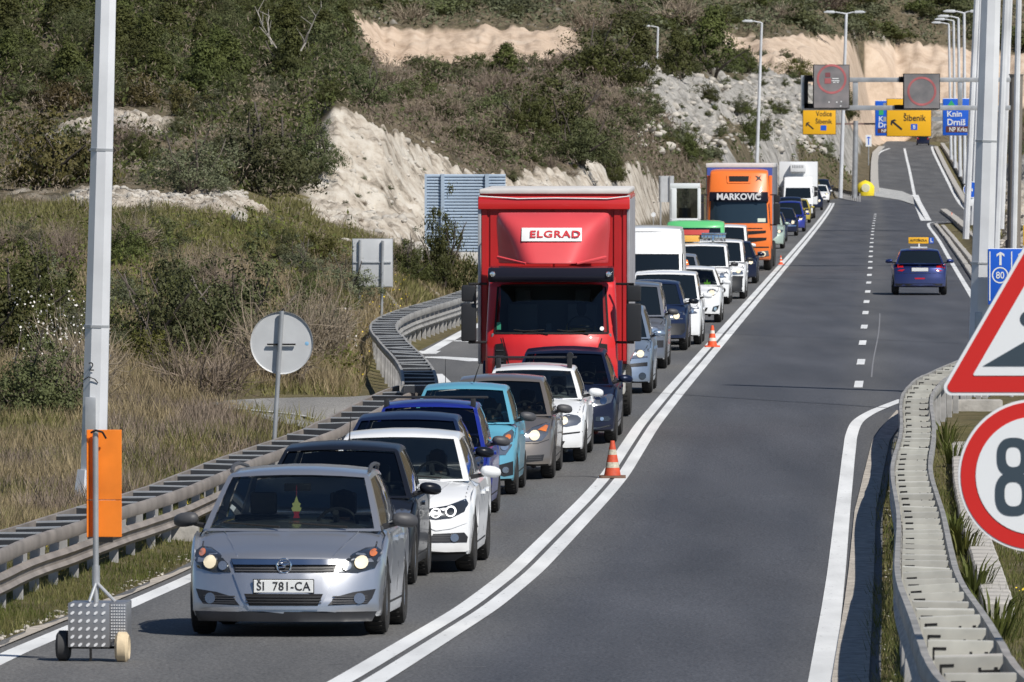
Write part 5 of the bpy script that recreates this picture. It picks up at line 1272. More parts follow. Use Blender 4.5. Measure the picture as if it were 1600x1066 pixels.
# ---------------------------------------------------------------- 3 white fastback
loc, yaw, pit = pose(746, 893, 1.83, .85)
WHT_P = paint('white_paint', (.74, .75, .76), 0, .3)
S = car(loc, yaw, pit, 'white fastback car with round ring headlights and blackened windscreen', name='fastback_car', L=4.75, W=1.83, H=1.51, paint=WHT_P, zn=.46, zh=.76, zc=1.0, zbelt=1.03, yA=1.35, yB=2.15, yC=3.6, yD=4.55, wb=2.92, fo=.83, wr=.335, ww=.225, Wb=.80, Wt=.63, wsw=.92, R=.36, rim='ten', zlow=.2, pillars=(.4, .72),
        feats=[('headlight', [(.38,.60),(.40,.70),(.62,.735),(.80,.80),(.835,.75),(.80,.665),(.66,.60),(.5,.585)], LAMPDK, dict(off=.01, sub=[('lamp_ring', disc((.655,.672),.060,16), LITW, .022), ('lamp', disc((.655,.672),.043,14), LAMPDK, .03), ('lamp_ring', disc((.495,.655),.055,16), LITW, .022), ('lamp', disc((.495,.655),.040,14), LAMPDK, .03)])),
               ('kidney_grille', [(.03,.74),(.34,.73),(.36,.62),(.30,.55),(.05,.55)], BLACKPL, dict(off=.01)),
               ('side_intake', [(.42,.335),(.47,.43),(.80,.44),(.84,.39),(.83,.33)], BLACKPL, dict(off=.006, sub=[('fog_lamp', disc((.70,.385),.045), LAMPGL, .02)])),
               ('bumper_crease', chain([(.38,.52),(.50,.47),(.66,.49),(.86,.56)], .012), WHT_P, dict(off=.012)),
               ('bumper_lip', [(-.82,.2),(.82,.2),(.7,.13),(-.7,.13)], BLACKPL, dict(mirror=False, off=.004)),
               ('lower_intake', [(-.34,.40),(.34,.40),(.28,.26),(-.28,.26)], UNDER, dict(mirror=False)),
               ('hood_crease', chain([(.36,.76),(.48,.86),(.62,.97)], .014), WHT_P, dict(off=.012))])
slats(S, .43, .66, [.36, .385, .41], .006, GREYPL, .012, 'intake_slat'); plate(S, .47)
driver(S['root'], .37, 2.6, .44, (.35, .36, .4), 'driver in a pale shirt in the white fastback car')
# ---------------------------------------------------------------- 4 dark blue car, 5 blue with roof bar
loc, yaw, pit = pose(741, nose=97.0, W=1.75, fo=.85)
NAVY = paint('navy_paint', (.012, .022, .06), .2, .3)
S = car(loc, yaw, pit, 'dark navy car of which only roof, side and black mirror show above the white fastback', L=3.98, W=1.75, H=1.46, paint=NAVY, mirror=BLK, wsw=.93)
loc, yaw, pit = pose(768, nose=101.7, W=1.68, fo=.8)
BLUE = paint('bright_blue_paint', (.012, .03, .30), .35, .3)
S = car(loc, yaw, pit, 'bright blue hatchback with a black roof bar', name='hatchback', L=3.85, W=1.68, H=1.50, paint=BLUE, mirror=GREYPL, wr=.29, Wb=.76, Wt=.60, fo=.8, wb=2.46, yA=.9, yB=1.65, wsw=.93)
mb = MB(); mb.box(-.75, .75, 1.62, 1.68, 1.53, 1.56); mb.box(-.75, .75, 1.78, 1.81, 1.53, 1.55)
for s_ in (-.56, .56): mb.box(s_ - .03, s_ + .03, 1.62, 1.80, 1.38, 1.53)
mb.build('roof_bar', BLACKPL, S['root'], bevel=.006)
# ---------------------------------------------------------------- 6 light blue
loc, yaw, pit = pose(812, 773, 1.62, .72)
LBLU = paint('light_blue_paint', (.13, .42, .56), .25, .32)
S = car(loc, yaw, pit, 'light blue small hatchback with two thin roof aerials', name='hatchback', L=3.64, W=1.60, H=1.51, paint=LBLU, mirror=GREYPL, fo=.72, wb=2.375, wr=.28, ww=.18, Wb=.73, Wt=.57, yA=.85, yB=1.7, yC=2.95, zh=.80, zc=1.0, zbelt=1.02, zn=.48, R=.38, wsw=.92,
        feats=[('headlight', [(.50,.56),(.52,.70),(.60,.84),(.70,.90),(.735,.86),(.72,.68),(.64,.56)], LAMPGL, dict(off=.012, sub=[('lamp', disc((.62,.68),.055), REFL, .025), ('indicator', disc((.66,.80),.04), AMBER, .02)])),
               ('side_intake', [(.50,.30),(.54,.42),(.74,.47),(.74,.28),(.62,.26)], BLACKPL, dict(off=.008, sub=[('fog_lamp', disc((.64,.35),.045), LAMPGL, .02)])),
               ('grille', [(-.46,.50),(.46,.50),(.40,.30),(-.40,.30)], BLACKPL, dict(mirror=False))])
mb = MB(); mb.tube((.12, 1.75, 1.53), (.20, 1.95, 1.80), .012, .004, 5); mb.tube((-.28, 1.75, 1.52), (-.28, 1.75, 1.85), .006, .003, 5); mb.build('aerial', UNDER, S['root'])
driver(S['root'], .33, 1.95, .46, (.25, .25, .27), 'driver in the light blue small hatchback')
# ---------------------------------------------------------------- 7 beige
loc, yaw, pit = pose(869, 748, 1.695, .82)
BEIG = paint('beige_metallic_paint', (.27, .235, .205), .65, .34)
S = car(loc, yaw, pit, 'beige grey saloon car with large black mirrors, between the light blue and the white hatchback', name='saloon_car', L=4.28, W=1.695, H=1.47, paint=BEIG, mirror=GREYPL, fo=.82, wb=2.5, Wb=.775, Wt=.61, yA=1.0, yB=1.75, yC=3.1, yD=3.75, zbelt=.98, zh=.76, wr=.3, rim='ten', wsw=.92, seam=True,
        feats=[('headlight', [(.42,.56),(.42,.69),(.52,.76),(.70,.82),(.765,.80),(.75,.66),(.66,.57)], LAMPGL, dict(off=.012, sub=[('lamp', disc((.56,.65),.075), LIT, .025), ('indicator', [(.60,.73),(.70,.79),(.745,.78),(.72,.70)], AMBER, .02)])),
               ('side_intake', [(.44,.26),(.46,.36),(.70,.37),(.68,.28)], BLACKPL, dict(off=.006)), ('grille', [(-.34,.66),(.34,.66),(.3,.58),(-.3,.58)], CHROME, dict(mirror=False)), ('bumper_seam', chain([(.36,.53),(.60,.53),(.82,.60)], .01), UNDER, dict(off=.002))])
slats(S, .46, .66, [.30, .325, .35], .008, GREYPL, .014, 'intake_slat')
driver(S['root'], .35, 2.15, .40, (.12, .10, .10), 'driver with a pale paper on the dashboard of the beige saloon')
# ---------------------------------------------------------------- 8 white hatchback
loc, yaw, pit = pose(918, 721, 1.75, .77)
S = car(loc, yaw, pit, 'white hatchback with empty black roof bars and one almond-shaped lit headlight in view', name='hatchback', L=4.24, W=1.75, H=1.42, paint=WHT_P, fo=.77, wb=2.66, Wb=.78, Wt=.615, yA=1.2, yB=1.95, yC=3.4, zh=.74, zc=.95, zbelt=.98, wsw=.92, rim='ten', wr=.32,
        feats=[('headlight', [(.40,.60),(.46,.70),(.60,.735),(.74,.71),(.82,.64),(.74,.575),(.58,.55),(.46,.56)], LAMPGL, dict(off=.012, sub=[('lamp', disc((.54,.64),.06), LIT, .03)])),
               ('bumper_trim', [(.38,.44),(.82,.475),(.82,.455),(.38,.415)], UNDER, dict(off=.006)), ('side_intake', [(.42,.24),(.44,.34),(.56,.33),(.52,.26)], UNDER, {}), ('kidney_grille', [(.02,.72),(.3,.72),(.32,.64),(.28,.56),(.04,.56)], BLACKPL, dict(off=.01))])
for y_ in (2.05, 2.15): 
    mb = MB(); mb.box(-.72, .66, y_, y_ + .04, 1.52, 1.545)
    for s_ in (-.55, .55): mb.box(s_ - .035, s_ + .035, y_ - .03, y_ + .08, 1.36, 1.52)
    mb.build('roof_bar', BLACKPL, S['root'], bevel=.008)
mb = MB(); mb.lathe([(-.08, .001), (-.08, .05), (.08, .05), (.08, .001)], (.56, 2.1, 1.56), 1, 10); mb.build('bar_clamp', BLACKPL, S['root'])
driver(S['root'], .36, 2.45, .36, (.3, .32, .33), 'driver of the white hatchback with roof bars')
# ---------------------------------------------------------------- 9 dark blue hatchback
loc, yaw, pit = pose(966, 692, 1.79, .87)
DBL = paint('midnight_blue_paint', (.008, .013, .035), .2, .28)
S = car(loc, yaw, pit, 'midnight blue hatchback right in front of the red lorry', name='hatchback', L=4.2, W=1.79, H=1.47, paint=DBL, fo=.87, wb=2.58, Wb=.80, Wt=.63, yA=1.1, yB=1.85, wsw=.93, wr=.32,
        feats=[('headlight', [(.42,.64),(.43,.73),(.60,.76),(.78,.79),(.83,.76),(.80,.66),(.68,.62),(.50,.61)], LAMPGL, dict(off=.012, sub=[('lamp', disc((.68,.69),.055), CHROME, .022), ('lamp', disc((.52,.68),.045), REFL, .022)])),
               ('fog_lamp', [(.56,.37),(.56,.44),(.76,.445),(.80,.40),(.76,.365)], LAMPDK, dict(off=.008, sub=[('lamp', disc((.66,.405),.03), REFL, .018)])), ('grille', [(-.40,.72),(.40,.72),(.38,.62),(-.38,.62)], BLACKPL, dict(mirror=False)), ('bumper_lip', chain([(.38,.26),(.60,.26),(.80,.30)], .02), CHROME, {})])
driver(S['root'], .37, 2.35, .38, (.3, .08, .07), 'driver of the midnight blue hatchback in front of the red lorry')
# ---------------------------------------------------------------- vehicles behind the lorry
def hl(x0, x1, z0, z1, lit=True, cx=None, r=.07):
    cx = cx or (x0 + x1) / 2; cz = (z0 + z1) / 2
    return ('headlight', [(x0, z0), (x0 - .02, z1 - .05), (x0 + .1, z1 - .01), (x1 - .04, z1), (x1, cz + .02), (x1 - .06, z0 + .02)], LAMPGL, dict(off=.012, sub=[('lamp', disc((cx, cz), r), LIT if lit else REFL, .025)]))
loc, yaw, pit = pose(1022, 614.5, 1.72, .8)
SB = paint('silver_blue_paint', (.27, .34, .44), .6, .32)
S = car(loc, yaw, pit, 'silver blue people carrier just behind the red lorry, headlight lit', name='people_carrier', cat='car', L=4.05, W=1.70, H=1.65, paint=SB, lod=1, zc=1.05, zbelt=1.08, zh=.85, yA=.85, yB=1.65, yC=3.5, Wb=.79, Wt=.62, fo=.8, wb=2.6, wsw=.92,
        feats=[hl(.42, .82, .66, .84), ('bumper_trim', [(.40,.50),(.84,.52),(.84,.60),(.40,.56)], BLACKPL, {}), ('fog_lamp', disc((.66,.33),.07), LAMPDK, {})])
loc, yaw, pit = pose(1043.6, nose=167, W=1.75, fo=.85)
SG = paint('slate_grey_paint', (.20, .215, .25), .6, .34)
car(loc, yaw, pit, 'slate grey boxy van-like car with an aerial on its roof, third behind the red lorry', name='people_carrier', L=4.2, W=1.75, H=1.80, paint=SG, lod=1, zc=1.12, zbelt=1.15, zh=.95, yA=.75, yB=1.4, yC=3.95, Wb=.81, Wt=.68, wr=.31, wsw=.92, mirror=GREYPL,
    feats=[hl(.44, .80, .72, .9, False), ('bumper_trim', [(-.8,.45),(.8,.45),(.8,.60),(-.8,.60)], BLACKPL, dict(mirror=False))])
mb = MB(); mb.tube((0, 0, 0), (0, .3, .22), .012, .006, 5); o = mb.build('aerial', UNDER, COL.objects[-1] if False else None); o.location = (loc[0], loc[1] + 1.8, loc[2] + 1.82); o.parent = None; tag(o, 'black whip aerial on the slate grey boxy car', 'aerial')
loc, yaw, pit = pose(1076, 547.6, 1.8, .85)
S = car(loc, yaw, pit, 'dark blue crossover car with a lit headlight ahead of the small white city car', name='crossover_car', L=4.15, W=1.8, H=1.58, paint=NAVY, lod=1, zc=1.05, zbelt=1.08, zh=.88, zlow=.26, wr=.34, Wb=.80, Wt=.64, mirror=BLK,
    feats=[hl(.44, .84, .70, .88), ('grille', [(-.84,.36),(.84,.36),(.84,.62),(-.84,.62)], BLACKPL, dict(mirror=False))])
loc, yaw, pit = pose(1098, nose=187.8, W=1.80, fo=.85)
car(loc, yaw, pit, 'white car with pale sticker in its windscreen, in front of the tall white van', name='people_carrier', L=4.2, W=1.8, H=1.72, paint=WHT_P, lod=1, zc=1.08, zbelt=1.12, zh=.92, yA=.8, yB=1.5, yC=3.9, Wb=.83, Wt=.72, wsw=.94, feats=[hl(.44, .84, .72, .9, False)])
loc, yaw, pit = pose(1072, nose=193.5, W=2.02, fo=1.0)
S = car(loc, yaw, pit, 'tall white high-roofed van behind the red lorry', 'vans in the queue', name='high_roof_van', cat='van', L=5.9, W=2.02, H=2.72, paint=WHT_P, lod=1, zc=1.25, zbelt=1.3, zh=1.05, zn=.6, yA=.7, yB=1.45, yC=5.7, yD=5.85, Wb=.93, Wt=.86, fo=1.0, wb=3.6, wr=.35, wsw=.94, pillars=(.2, .22), hoodcrown=.03, seam=False, handle=False)
# blank off the high roof above the windscreen
o = patch(S['bvh'], 'roof_front_panel', [(-.86, 2.05), (.86, 2.05), (.80, 2.58), (-.80, 2.58)], WHT_P, S['root'], 'F', .015, .1); 
# fill van sides
for sd_ in 'SP': patch(S['bvh'], 'side_panel', [(2.1, 1.3), (5.6, 1.3), (5.55, 2.6), (2.1, 2.6)], WHT_P, S['root'], sd_, .015, .3, L=6)
for sd_ in 'SP': patch(S['bvh'], 'upper_side_panel', [(1.55, 2.05), (2.12, 2.05), (2.12, 2.6), (1.6, 2.6)], WHT_P, S['root'], sd_, .015, .3, L=6)
loc, yaw, pit = pose(1128.5, 504, 1.655, .7)
S = car(loc, yaw, pit, 'small white city car with an orange roof beacon and a green vest behind the windscreen', name='city_car', L=3.6, W=1.655, H=1.47, paint=WHT_P, lod=1, zc=1.0, zbelt=1.03, zh=.82, zn=.5, yA=.85, yB=1.6, yC=3.0, fo=.7, wb=2.37, wr=.28, Wb=.77, Wt=.60, R=.42, wsw=.91, glass=GLASS,
    feats=[('headlight', disc((.56, .80), .13, 16, .72), LAMPGL, dict(off=.012, sub=[('lamp', disc((.56,.79),.075), LIT, .025)])), ('lower_intake', [(-.42,.30),(.42,.30),(.46,.40),(-.46,.40)], UNDER, dict(mirror=False)), ('fog_lamp', [(.56,.30),(.60,.42),(.76,.46),(.72,.34),(.64,.28)], LAMPDK, dict(sub=[('lamp', disc((.66,.36),.045), REFL, .02)])), ('bonnet_slot', [(-.3,.66),(.1,.66),(.1,.685),(-.3,.685)], UNDER, dict(mirror=False))])
plate(S, .54, None); interior(S['root'], .85, 1.0, .77, 3.6, 1.47)
mb = MB(); mb.lathe([(0, .07), (.02, .075), (.05, .055), (.13, .045), (.15, .001)], (-.16, 1.9, 1.5), 2, 14); mb.build('beacon', mk('orange_beacon', (.8, .16, .02), .2, 0, 1., emit=(1, .2, .02), es=.25), S['root'], smooth=60)
driver(S['root'], .34, 1.95, .42, (.05, .06, .08), 'driver of the small white city car')
M0 = Matrix.Translation(S['root'].location) @ S['root'].rotation_euler.to_matrix().to_4x4()
mb = MB(); mb.prism([(-.09, 0), (.09, 0), (.07, .07), (.02, .04), (0, .14), (-.03, .04), (-.08, .06)], 1, 0, .06); o = mb.build('safety_vest', mk('hi_vis_green', (.35, .9, .05), .6), None, bevel=.01); o.location = M0 @ Vector((.42, 1.12, 1.0)); tag(o, 'hi-vis green vest lying on the dashboard of the white city car', 'vest')
loc, yaw, pit = pose(1098, nose=224, W=1.72, fo=.85)
car(loc, yaw, pit, 'silver car whose roof shows between the tall van and the white minivan', name='people_carrier', L=4.1, W=1.72, H=1.66, paint=paint('silver_lighter_paint', (.36, .38, .42), .6, .33), lod=1, zc=1.05, zbelt=1.08, Wb=.79, Wt=.63, wsw=.92)
loc, yaw, pit = pose(1142, nose=237, W=1.80, fo=.85)
S = car(loc, yaw, pit, 'white minivan carrying an orange box and a chrome light rack on its roof', 'vans in the queue', name='minivan', cat='van', L=4.4, W=1.8, H=1.80, paint=WHT_P, lod=1, zc=1.12, zbelt=1.15, zh=.95, yA=.75, yB=1.4, yC=4.2, Wb=.83, Wt=.74, wsw=.92, mirror=BLACKPL, feats=[hl(.46, .84, .78, .96, False), ('fog_lamp', disc((.68,.42),.08), UNDER, {})])
mb = MB(); mb.box(-.62, -.05, 1.9, 2.5, 1.83, 2.02); mb.build('roof_sign', mk('faded_orange', (.75, .40, .08), .5), S['root'], bevel=.04)
mb = MB(); mb.box(.0, .72, 1.85, 1.9, 1.84, 2.05); 
for i in range(6): mb.tube((.02 + i * .13, 1.84, 1.85), (.10 + i * .1, 1.82, 2.06), .014, n=5)
mb.box(-.0, .74, 1.8, 2.3, 2.05, 2.10); mb.box(.32, .38, 1.75, 1.8, 1.74, 1.98); mb.build('light_rack', CHROME, S['root'], bevel=.01)
loc, yaw, pit = pose(1166.5, nose=245.4, W=1.80, fo=.85)
S = car(loc, yaw, pit, 'white minivan with a large unpainted black front bumper', 'vans in the queue', name='minivan', cat='van', L=4.4, W=1.8, H=1.82, paint=WHT_P, lod=1, zc=1.15, zbelt=1.18, zh=.98, yA=.75, yB=1.35, yC=4.2, Wb=.83, Wt=.75, wsw=.9, mirror=BLACKPL, feats=[hl(.46, .86, .74, .98), ('black_bumper', [(-.86,.24),(.86,.24),(.88,.70),(.4,.72),(-.4,.72),(-.88,.70)], BLACKPL, dict(mirror=False, off=.03))])
loc, yaw, pit = pose(1184.5, 443, 1.78, .85)
S = car(loc, yaw, pit, 'black hatchback with a lit headlight left of the farthest cone', name='hatchback', L=4.2, W=1.78, H=1.45, paint=DBL, lod=1, zh=.8, feats=[hl(.46, .84, .66, .8)])
loc, yaw, pit = pose(1172, nose=282, W=1.85, fo=.85)
car(loc, yaw, pit, 'white minivan in front of the orange lorry', 'vans in the queue', name='minivan', cat='van', L=4.3, W=1.82, H=1.93, paint=WHT_P, lod=1, zc=1.15, zbelt=1.18, zh=.98, yA=.75, yB=1.35, yC=4.1, Wb=.84, Wt=.76, wsw=.9, feats=[hl(.46, .86, .8, 1.)])
loc, yaw, pit = pose(1206, nose=341, W=1.72, fo=.8)
S = car(loc, yaw, pit, 'white and green small car behind the orange lorry', name='hatchback', L=3.9, W=1.7, H=1.5, paint=WHT_P, lod=1, feats=[hl(.46, .8, .64, .8, False)])
GRN = paint('green_paint', (.02, .22, .10), 0, .4)
for sd_ in 'SP': patch(S['bvh'], 'green_door_panel', [(1.1,.35),(3.4,.35),(3.4,.95),(1.1,.95)], GRN, S['root'], sd_, .006, .2, L=4)
loc, yaw, pit = pose(1226, nose=370, W=1.8, fo=.85)
car(loc, yaw, pit, 'pale green van between the white and green car and the blue cars', 'vans in the queue', name='minivan', cat='van', L=4.3, W=1.8, H=1.78, paint=paint('pale_green_paint', (.36, .46, .40), .2, .35), lod=0, zc=1.1, zbelt=1.12, feats=[hl(.46, .84, .72, .88)])
for (px, ns, W_, H_, pt, lb, lit) in ((1230, 398, 1.75, 1.48, NAVY, 'dark navy car hidden to its roof behind the pale green van', False), (1247, 425, 1.8, 1.48, DBL, 'black car with a pale bumper strip, in front of the bright blue one', True), (1259, 447, 1.8, 1.7, BLUE, 'bright blue off-road car ahead of the white box lorry', True),
        (1258, 478, 1.78, 1.75, NAVY, 'navy car between the bright blue car and the yellow one', False), (1267, 500, 1.7, 1.5, paint('mustard_paint', (.42, .33, .03), .1, .4), 'small mustard yellow car ahead of the white box lorry', True),
        (1286, 604, 1.8, 1.6, DBL, 'black car with one lit headlight behind the white box lorry', True), (1296.5, 680, 1.78, 1.5, WHT_P, 'farthest white car at the tail of the queue', True), (1299, 716, 1.78, 1.6, NAVY, 'dark car entering the bend at the very tail of the queue', False)):
    loc, yaw, pit = pose(px, nose=ns, W=W_, fo=.85)
    car(loc, yaw, pit, lb, name='car', L=4.2, W=W_, H=H_, paint=pt, lod=0, feats=[hl(.44, .8, .64, .82, lit, r=.09)] + ([('pale_bumper_strip', [(-.85,.5),(.85,.5),(.85,.58),(-.85,.58)], CHROME, dict(mirror=False))] if 'strip' in lb else []), seam=False)
# ---------------------------------------------------------------- blue driving-school car going away on the right
Xl, Zl, zl = gnd(1393, 461); Xr = Xl + 1.74; fo = .8; L_ = 3.96
PB = paint('deep_blue_paint', (.018, .035, .155), .5, .3)
nose_z = Zl + .65
yaw = road_yaw(Zl) + .012
S = car(((Xl + Xr) / 2, Zl - .6, float(zroad(Zl)) + .01), yaw, 0, 'deep blue hatchback with a yellow driving-school roof sign, driving away in the right lane', None, name='driving_school_car', L=L_, W=1.74, H=1.46, paint=PB, lod=1, zn=.52, zh=.86, zc=1.0, zbelt=1.0, nose=.14, yA=.35, yB=.95, yC=2.7, yD=3.3, fo=.62, wb=2.54, Wb=.76, Wt=.60, R=.20, bow=.10, zlow=.24, wsw=.93, hoodcrown=.02,
    feats=[('tail_lamp', [(.48,.80),(.54,.93),(.70,.98),(.83,.96),(.80,.84),(.70,.76),(.56,.74)], REDL, dict(off=.012)), ('bumper_trim', [(-.80,.36),(.80,.36),(.74,.24),(-.74,.24)], BLACKPL, dict(mirror=False)), ('reflector', [(-.16,.50),(.16,.50),(.16,.54),(-.16,.54)], REDL, dict(mirror=False)), ('boot_trim', [(-.2,.985),(.2,.985),(.2,1.0),(-.2,1.0)], CHROME, dict(mirror=False, off=.004)), ('bumper_seam', chain([(-.84,.66),(-.5,.68),(.5,.68),(.84,.66)], .012), UNDER, dict(mirror=False, off=.001))], wiper=False, handle=False, seam=False)
plate(S, .80); badge(S, .93, .03)
mb = MB(); mb.box(-.22, .22, 1.02, 1.06, 1.36, 1.40); mb.build('brake_light', REDL, S['root'], bevel=.008)
mb = MB(); mb.box(-.34, .30, 1.75, 1.80, 1.60, 1.80); rs = mb.build('roof_sign', mk('sign_yellow_box', (.80, .42, .02), .5), S['root'], bevel=.02)
mb = MB(); mb.box(-.28, .26, 1.6, 2.0, 1.47, 1.50); mb.box(-.02, .02, 1.74, 1.82, 1.50, 1.60); mb.build('sign_bracket', WHITEPL, rs)
mb = MB(); mb.box(.32, .46, 1.75, 1.80, 1.61, 1.79); mb.build('learner_plate', mk('sign_blue', (.01, .10, .55), .4), rs); text_obj('L', .16, WHITEPL, rs, (.39, 1.745, 1.70), bold=.006)
text_obj('AUTOŠKOLA', .10, TEXTBK, rs, (-.02, 1.745, 1.70), sx=.9, bold=.002)
# far car on the exit ramp
loc = at(1442, 228.5, 1085); S = car((loc[0], 1085, float(zroad(1085)) + .01), road_yaw(680), 0, 'dark car leaving up the exit ramp under the gantry sign', None, name='car', L=4.2, W=1.8, H=1.6, paint=DBL, lod=0, zn=.5, zh=.9, nose=.12, yA=.4, yB=.9, R=.15, feats=[('tail_lamp', [(.6,.8),(.82,.8),(.82,1.0),(.6,1.0)], REDL, {})])
# ---------------------------------------------------------------- lorries
REDP = paint('red_lorry_paint', (.58, .012, .014), 0, .42); REDD = mk('red_panel', (.42, .010, .012), .5, 0, .3, var=.15, vs=1.2); CURT = mk('grey_tarpaulin', (.36, .35, .37), .6, var=.15, vs=1)
def lorry_mirrors(root, W, y, z0, z1, zb, xo=.30):
    for s_ in (1, -1):
        mb = MB(); mb.box(-.125, .125, -.06, .09, z0, z1 - .30); mb.box(-.12, .12, -.06, .09, z1 - .27, z1)
        q = mb.build('wing_mirror', BLACKPL, root, bevel=.035, seg=3); q.location = (s_ * (W + xo), y - .15, 0)
        mb = MB(); mb.tube((s_ * W * .98, y + .05, z1 + .02), (s_ * (W + xo), y - .13, z1 + .02), .022, n=6); mb.tube((s_ * W * .98, y + .05, z0 - .02), (s_ * (W + xo), y - .13, z0 - .02), .022, n=6); mb.tube((s_ * (W + xo * .62), y - .10, z0 - .02), (s_ * (W + xo * .62), y - .10, z1 + .02), .02, n=6)
        mb.build('mirror_arm', BLACKPL, root, smooth=50)
def cabmesh(name, W, prof, mat, root, bow=.10, bev=.06, nx=10, sweep_y=.25):
    """cab shell: side profile (y,z) extruded across with a bowed front"""
    v = []; f = []; n = len(prof); xs = np.linspace(-1, 1, nx + 1)
    for u in xs:
        for (y, z) in prof:
            k = max(0, 1 - y / 1.0); v.append((u * W * (1 - .05 * max(0, (z - 1.4)) / 1.2), y + sweep_y * abs(u) ** 3.2 * k + bow * (u * u) * k, z - .05 * u ** 6 * (z > 2.2)))
    for i in range(nx):
        for j in range(n): a_ = i * n + j; b_ = i * n + (j + 1) % n; f.append((a_, a_ + n, b_ + n, b_))
    f += [tuple(range(n)), tuple(range(nx * n + n - 1, nx * n - 1, -1))]
    o = me_obj(name, v, f, mat, root); bm = bmesh.new(); bm.from_mesh(o.data); bmesh.ops.recalc_face_normals(bm, faces=bm.faces)
    ed = [e_ for e_ in bm.edges if e_.calc_face_angle(0) > R(35)]; bmesh.ops.bevel(bm, geom=ed, offset=bev, segments=3, affect='EDGES', profile=.6, clamp_overlap=True)
    bmesh.ops.triangulate(bm, faces=[q for q in bm.faces if len(q.verts) > 4])
    bm.to_mesh(o.data); bvh = BVHTree.FromBMesh(bm); bm.free(); o.data.shade_smooth(); o.data.set_sharp_from_angle(angle=R(40)); return o, bvh
loc, yaw, pit = pose(973, nose=132.6, W=2.30, fo=1.25); yaw += .013
root = empty('box_lorry', loc, (pit, 0, yaw)); tag(root, 'red box lorry with a white strip lettered ELGRAD on its roof fairing', 'lorry')
W = 1.10
cab, bvh = cabmesh('cab', W, [(.10,.55),(.02,.75),(.02,1.20),(.06,1.42),(.16,1.60),(.42,2.42),(.60,2.52),(1.75,2.55),(1.75,.75),(1.5,.55)], REDP, root)
def P_(nm, poly, mat, off=.008, mirror=True, par=None, step=.08, side='F'):
    r_ = None
    for pl in ([poly, mir(poly)] if mirror else [poly]): r_ = patch(bvh, nm, pl, mat, par or root, side, off, step, L=4)
    return r_
bm = bmesh.new(); bm.from_mesh(cab.data); bmesh.ops.delete(bm, geom=[q for q in bm.faces if abs(q.calc_center_median().x) < .86 and 1.66 < q.calc_center_median().z < 2.40 and q.calc_center_median().y < .7], context='FACES'); bm.to_mesh(cab.data); bm.free()
P_('windscreen', [(-.93,1.60),(.93,1.60),(.88,2.36),(-.88,2.36)], glass_mat('lorry_glass', .6), .006, False)
mb = MB(); mb.box(-1.0, 1.0, .35, .85, 1.25, 1.58); mb.box(-1.0, 1.0, 1.6, 1.7, 1.0, 2.5)
for s_ in (-.5, .5): mb.box(s_ - .25, s_ + .25, 1.15, 1.35, 1.2, 2.05); mb.box(s_ - .13, s_ + .13, 1.16, 1.28, 2.08, 2.3)
mb.box(-.1, .0, .55, .6, 1.58, 1.74); mb.build('interior', mk('lorry_interior', (.13, .135, .15), .8), root, bevel=.03)
mb = MB(); n = 24; c = Vector((.48, .72, 1.68)); mb.path([c + Vector((.21 * cos(2 * pi * i / n), .10 * sin(2 * pi * i / n), .17 * sin(2 * pi * i / n))) for i in range(n + 1)], .016, 6); mb.tube(c - Vector((.2, 0, 0)), c + Vector((.2, 0, 0)), .02, n=5); mb.build('steering_wheel', BLACKPL, root, smooth=50)
driver(root, .48, 1.12, 1.25, (.55, .36, .05), 'driver in a yellow jacket in the cab of the red box lorry')
P_('windscreen_seal', chain([(-.95,1.585),(.95,1.585)], .03), UNDER, .010, False); P_('windscreen_seal', chain([(.945,1.59),(.895,2.35)], .03), UNDER, .010)
P_('side_vent', [(.76,.80),(.74,1.15),(.80,1.42),(.93,1.40),(.95,.9),(.90,.72)], UNDER, .016)
for z in np.arange(.84, 1.38, .09): P_('vent_slat', [(.79, z), (.92, z), (.92, z + .018), (.79, z + .018)], GREYPL, .026)
P_('bonnet_panel', [(-.80,1.52),(.80,1.52),(.70,1.18),(-.70,1.18)], REDP, .022, False); P_('grille', [(-.66,.66),(.66,.66),(.72,.92),(-.72,.92)], BLACKPL, .01, False)
P_('headlight', [(.62,.50),(.62,.70),(.95,.72),(.98,.54)], LAMPGL, .02)
P_('panel_seam', chain([(-.84,1.50),(-.66,.95),(-.45,.72)], .018), UNDER, .003, False); P_('panel_seam', chain([(.84,1.50),(.66,.95),(.45,.72)], .018), UNDER, .003, False)
P_('sticker', [(-.91,1.64),(-.84,1.64),(-.84,1.76),(-.91,1.76)], mk('sticker_green', (.05, .3, .18), .5), .010, False); P_('sticker', disc((.84, 1.66), .035), WHITEPL, .010, False)
for s_, a_ in ((-.05, -.62), (.62, .1)):
    mb = MB(); p0 = bvh.ray_cast(Vector((s_, -3, 1.60)), Vector((0, 1, 0)))[0]; p1 = bvh.ray_cast(Vector((a_, -3, 1.64)), Vector((0, 1, 0)))[0]
    mb.tube(p0 + Vector((0, -.03, -.03)), p1 + Vector((0, -.03, 0)), .018, .01, 5); mb.tube((p0 + p1) / 2 + Vector((-.12, -.035, .0)), (p0 + p1) / 2 + Vector((.22, -.035, .02)), .012, .012, 5); mb.build('wiper', UNDER, root)
# sun visor
mb = MB(); mb.prism([(-.16, 2.44), (-.20, 2.52), (-.17, 2.62), (-.08, 2.68), (.45, 2.70), (.50, 2.52), (.42, 2.42)], 0, -1.04, 1.04); vis = mb.build('sun_visor', paint('dark_visor', (.012, .012, .02), 0, .15), root, bevel=.05, seg=3)
for s_ in (-1, 1): mb = MB(); mb.lathe([(-.02, .001), (-.015, .04), (.01, .05)], (s_ * .96, -.205, 2.57), 1, 12); mb.build('marker_lamp', REFL, vis, smooth=60)
